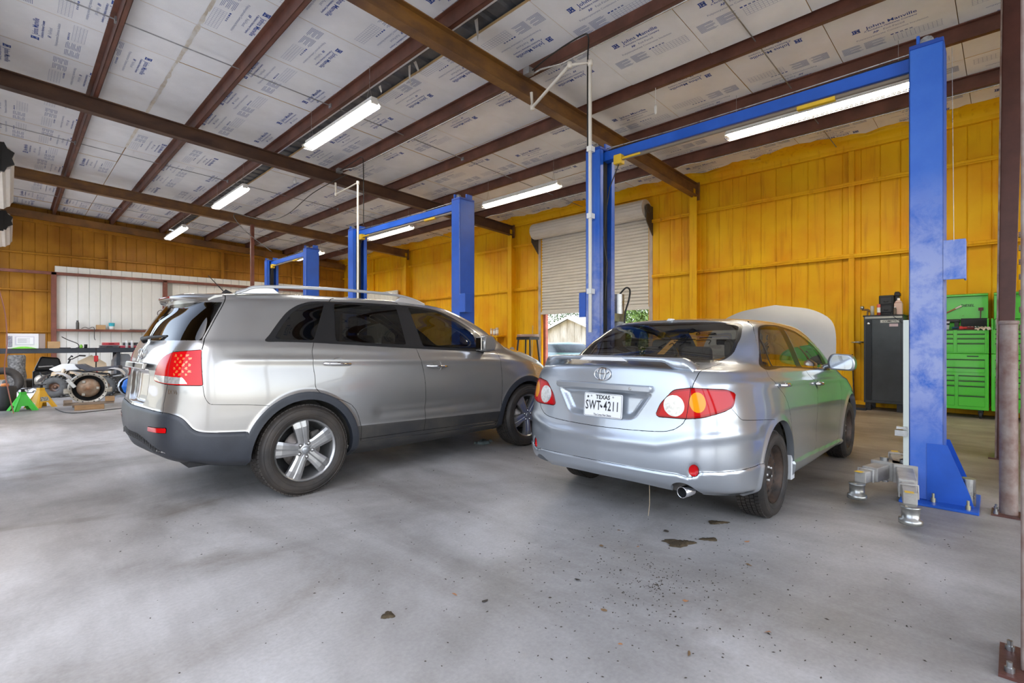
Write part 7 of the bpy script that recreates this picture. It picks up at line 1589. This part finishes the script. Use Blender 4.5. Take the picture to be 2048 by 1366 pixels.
# parked car: only its glazed top shows above the bench line
pc = empty('parked_car', (16.1, 13.6, -.22), R(-118), 'dark green parked car in the yard behind the roller door', 'car')
S, _, _ = car_grid(SED_COLS, 90, 60, 1); S[..., 2] *= .97
pk = Skin(S); pk.region('glass', lambda Q: np.maximum(np.abs(Q[:, 2] - 1.21) - .155, np.where(np.abs(Q[:, 0] - .75) < 1.75, -.2, .5)))
pb = empty('body', parent=pc); skin_obj('body_shell', pk.part(['body']), mat('green_paint', (.03, .10, .07), .25, .3, coat=1.), pb); skin_obj('glazing', pk.part(['glass']), glass_mat('yard_glass', (.25, .30, .30)), pb)
for x in (0, 2.6):
    for y in (-.82, .82): MB().lathe([(0, -.09), (.2, -.09), (.30, -.09), (.318, -.06), (.318, .06), (.30, .09), (.2, .09), (0, .09)], 24, 0, Matrix.Translation((x, y, .318)), 'y').build('wheel', M_tyre, pc)
MB().box((-.6, -.6, .3), (3.0, .6, .9)).build('cabin_floor', M_dark, pc)
# trees and shrubs: leaf clouds with trunks
def leafy(name, x, y, h, r_, n, label, cat, col, seed, group=None):
    t = empty(name, (x, y, -.22), 0, label, cat, group); rr = random.Random(seed); vs = []; fs = []
    for k in range(n):
        a = rr.uniform(0, 6.283); b = math.acos(rr.uniform(-1, 1)); q = r_ * (rr.random() ** .45)
        c = Vector((q * math.sin(b) * math.cos(a), q * math.sin(b) * math.sin(a), h * .56 + q * math.cos(b) * h / (2.3 * r_)))
        if c.z < .05: c.z = .05 + rr.random() * .3
        d = Vector((rr.gauss(0, 1), rr.gauss(0, 1), rr.gauss(0, 1))).normalized(); e = d.orthogonal().normalized(); f = d.cross(e); s_ = rr.uniform(.05, .13)
        i = len(vs); vs += [c + e * s_, c + f * s_ * .45, c - e * s_, c - f * s_ * .45]; fs.append((i, i + 1, i + 2, i + 3))
    MB().add(vs, fs).build('foliage', mat('leaf_%s' % name, col, .55, col2=tuple(c_ * .45 for c_ in col), vscale=3.), t, kind='stuff')
    mb = MB().tube([(0, 0, 0), (.05, 0, h * .3), (0, .08, h * .6)], [.12, .09, .04], 8)
    for k in range(4): a = k * 1.6; mb.tube([(0.03, 0, h * .3), (r_ * .5 * math.cos(a), r_ * .5 * math.sin(a), h * .62)], [.05, .015], 6)
    mb.build('trunk', mat('bark', (.10, .075, .05), .9, var=.3), t)
leafy('oak_tree', 31.5, 22.5, 6.5, 3.6, 5200, 'dark leafy tree behind the white shed', 'tree', (.030, .075, .012), 1)
leafy('oak_tree', 32, 30.5, 7, 3.8, 5200, 'dark leafy tree beyond the yard, partly behind the door guide', 'tree', (.028, .070, .012), 2)
leafy('oak_tree', 32, 14.5, 6.5, 3.6, 4500, 'dark tree beyond the lift post in the yard', 'tree', (.035, .085, .014), 3)
leafy('green_shrub', 18.3, 9.6, 3.0, 1.7, 5200, 'bright green bush just outside the roller door', 'bush', (.10, .19, .025), 4)
leafy('green_shrub', 20.6, 12.9, 3.6, 1.9, 4800, 'bright green bush beside the white shed', 'bush', (.085, .17, .025), 5)
leafy('green_shrub', 21.3, 17.9, 1.3, .6, 900, 'low weed bush in front of the white shed', 'bush', (.14, .19, .04), 6)
# ================================================================ dirt, leaves and litter on the slab
rd_ = random.Random(77)
def flake(x, y, s_, m, i, label, cat='leaf', name='dry_leaf', group=None):
    n = 7; vs = [(0, 0, .006 + .3 * s_ * rd_.random() * .3)]; a0 = rd_.uniform(0, 6.28); el = rd_.uniform(.3, .7)
    for k in range(n):
        a = 2 * math.pi * k / n; q = s_ * rd_.uniform(.6, 1.1); px, py = q * math.cos(a), q * math.sin(a) * el
        vs.append((px * math.cos(a0) - py * math.sin(a0), px * math.sin(a0) + py * math.cos(a0), .001 + s_ * .35 * rd_.random()))
    o = MB().add(vs, [(0, k + 1, (k + 1) % n + 1) for k in range(n)], 0, True).build(name, m, label=label, cat=cat, group=group, loc=(x, y, 0.0))
    return o
M_leafb = mat('leaf_brown', (.20, .12, .055), .8); M_leafd = mat('leaf_dark', (.05, .04, .03), .9); M_leafo = mat('leaf_orange', (.42, .20, .09), .8)
LEAF = [(2.55, 1.78), (2.70, 1.62), (2.36, 1.52), (2.92, 1.05), (2.30, 1.12), (2.10, 1.62), (1.95, 1.35), (1.55, 1.95), (1.62, 1.80), (1.92, .92), (2.30, .75), (1.62, .72), (1.50, .48), (1.78, 1.15), (3.05, 1.62), (2.85, 1.85), (3.25, 1.18)]
for k, (x, y) in enumerate(LEAF):
    flake(x, y, rd_.uniform(.012, .026), (M_leafb, M_leafo, M_leafd)[k % 3], k, 'small dry curled leaf on the concrete behind the sedan', group='dry leaves behind the sedan')
# the fine crumbs of dirt nobody could count
vs = []; fs = []
for k in range(1100):
    if k < 650: r_ = abs(rd_.gauss(0, .65)); a = rd_.uniform(0, 6.28); x, y = 2.35 + r_ * math.cos(a) * 1.1, 1.30 + r_ * math.sin(a) * .9
    else: x, y = rd_.uniform(.4, 4.6), rd_.uniform(.2, 4.2)
    if x < .35 or y < .12 or x + y < 1.4: continue
    s_ = rd_.uniform(.0012, .0040) * (1.5 if rd_.random() < .06 else 1); a = rd_.uniform(0, 6.28); l_ = rd_.uniform(1, 2.6); i = len(vs); c, s2 = math.cos(a), math.sin(a)
    vs += [(x + c * s_ * l_, y + s2 * s_ * l_, .001), (x - s2 * s_, y + c * s_, .001), (x - c * s_ * l_, y - s2 * s_ * l_, .001), (x + s2 * s_, y - c * s_, .001), (x, y, .001 + s_ * .8)]
    fs += [(i, i + 1, i + 4), (i + 1, i + 2, i + 4), (i + 2, i + 3, i + 4), (i + 3, i, i + 4)]
MB().add(vs, fs).build('dirt_crumbs', mat('crumb', (.055, .042, .03), .9), label='scattered dirt crumbs on the concrete slab', cat='dirt', kind='stuff')
def mud(x, y, rx, ry, seed, label):
    rr = random.Random(seed); n = 26; mb = MB(); vs = [(0, 0, .008)]
    for ring in (.5, .85, 1.0):
        for k in range(n):
            a = 2 * math.pi * k / n; q = ring * (1 + .25 * math.sin(3 * a + seed) + .18 * rr.uniform(-1, 1)); vs.append((rx * q * math.cos(a), ry * q * math.sin(a), {.5: .010, .85: .007, 1.0: .0005}[ring] * rr.uniform(.6, 1.2)))
    fs = [(0, 1 + k, 1 + (k + 1) % n) for k in range(n)] + [(1 + r_ * n + k, 1 + (r_ + 1) * n + k, 1 + (r_ + 1) * n + (k + 1) % n, 1 + r_ * n + (k + 1) % n) for r_ in (0, 1) for k in range(n)]
    mb.add(vs, fs, 0, True).build('mud_patch', mat('mud', (.085, .060, .030), .85, var=.4, vscale=30., bump=.6, bscale=90.), label=label, cat='mud', loc=(x, y, .0005), rot=(0, 0, R(-45)))
mud(2.93, 1.47, .095, .060, 1, 'dark mud clod on the concrete behind the exhaust'); mud(3.12, 1.36, .055, .022, 5, 'thin strip of mud beside the mud clod'); mud(3.45, 1.45, .07, .03, 8, 'mud crumbled off the rear tyre of the sedan'); mud(1.22, 2.02, .028, .028, 9, 'small ochre dirt spot in the open floor')
mb = MB(); n = 10; rr = random.Random(5); vs = []
for a in range(n + 1):
    for b in range(n + 1):
        vs.append((.22 * (a / n - .5), .15 * (b / n - .5) + .02 * math.sin(a), .004 + (.035 * rr.random() if 0 < a < n and 0 < b < n else 0)))
mb.add(vs, [(a * (n + 1) + b, (a + 1) * (n + 1) + b, (a + 1) * (n + 1) + b + 1, a * (n + 1) + b + 1) for a in range(n) for b in range(n)], 0, True).build('shop_rag', mat('rag_grey', (.20, .25, .25), .85, var=.3, vscale=25.), label='crumpled grey-green rag on the floor under the SUV door', cat='rag', loc=(4.13, 4.62, 0), rot=(0, 0, R(20)))
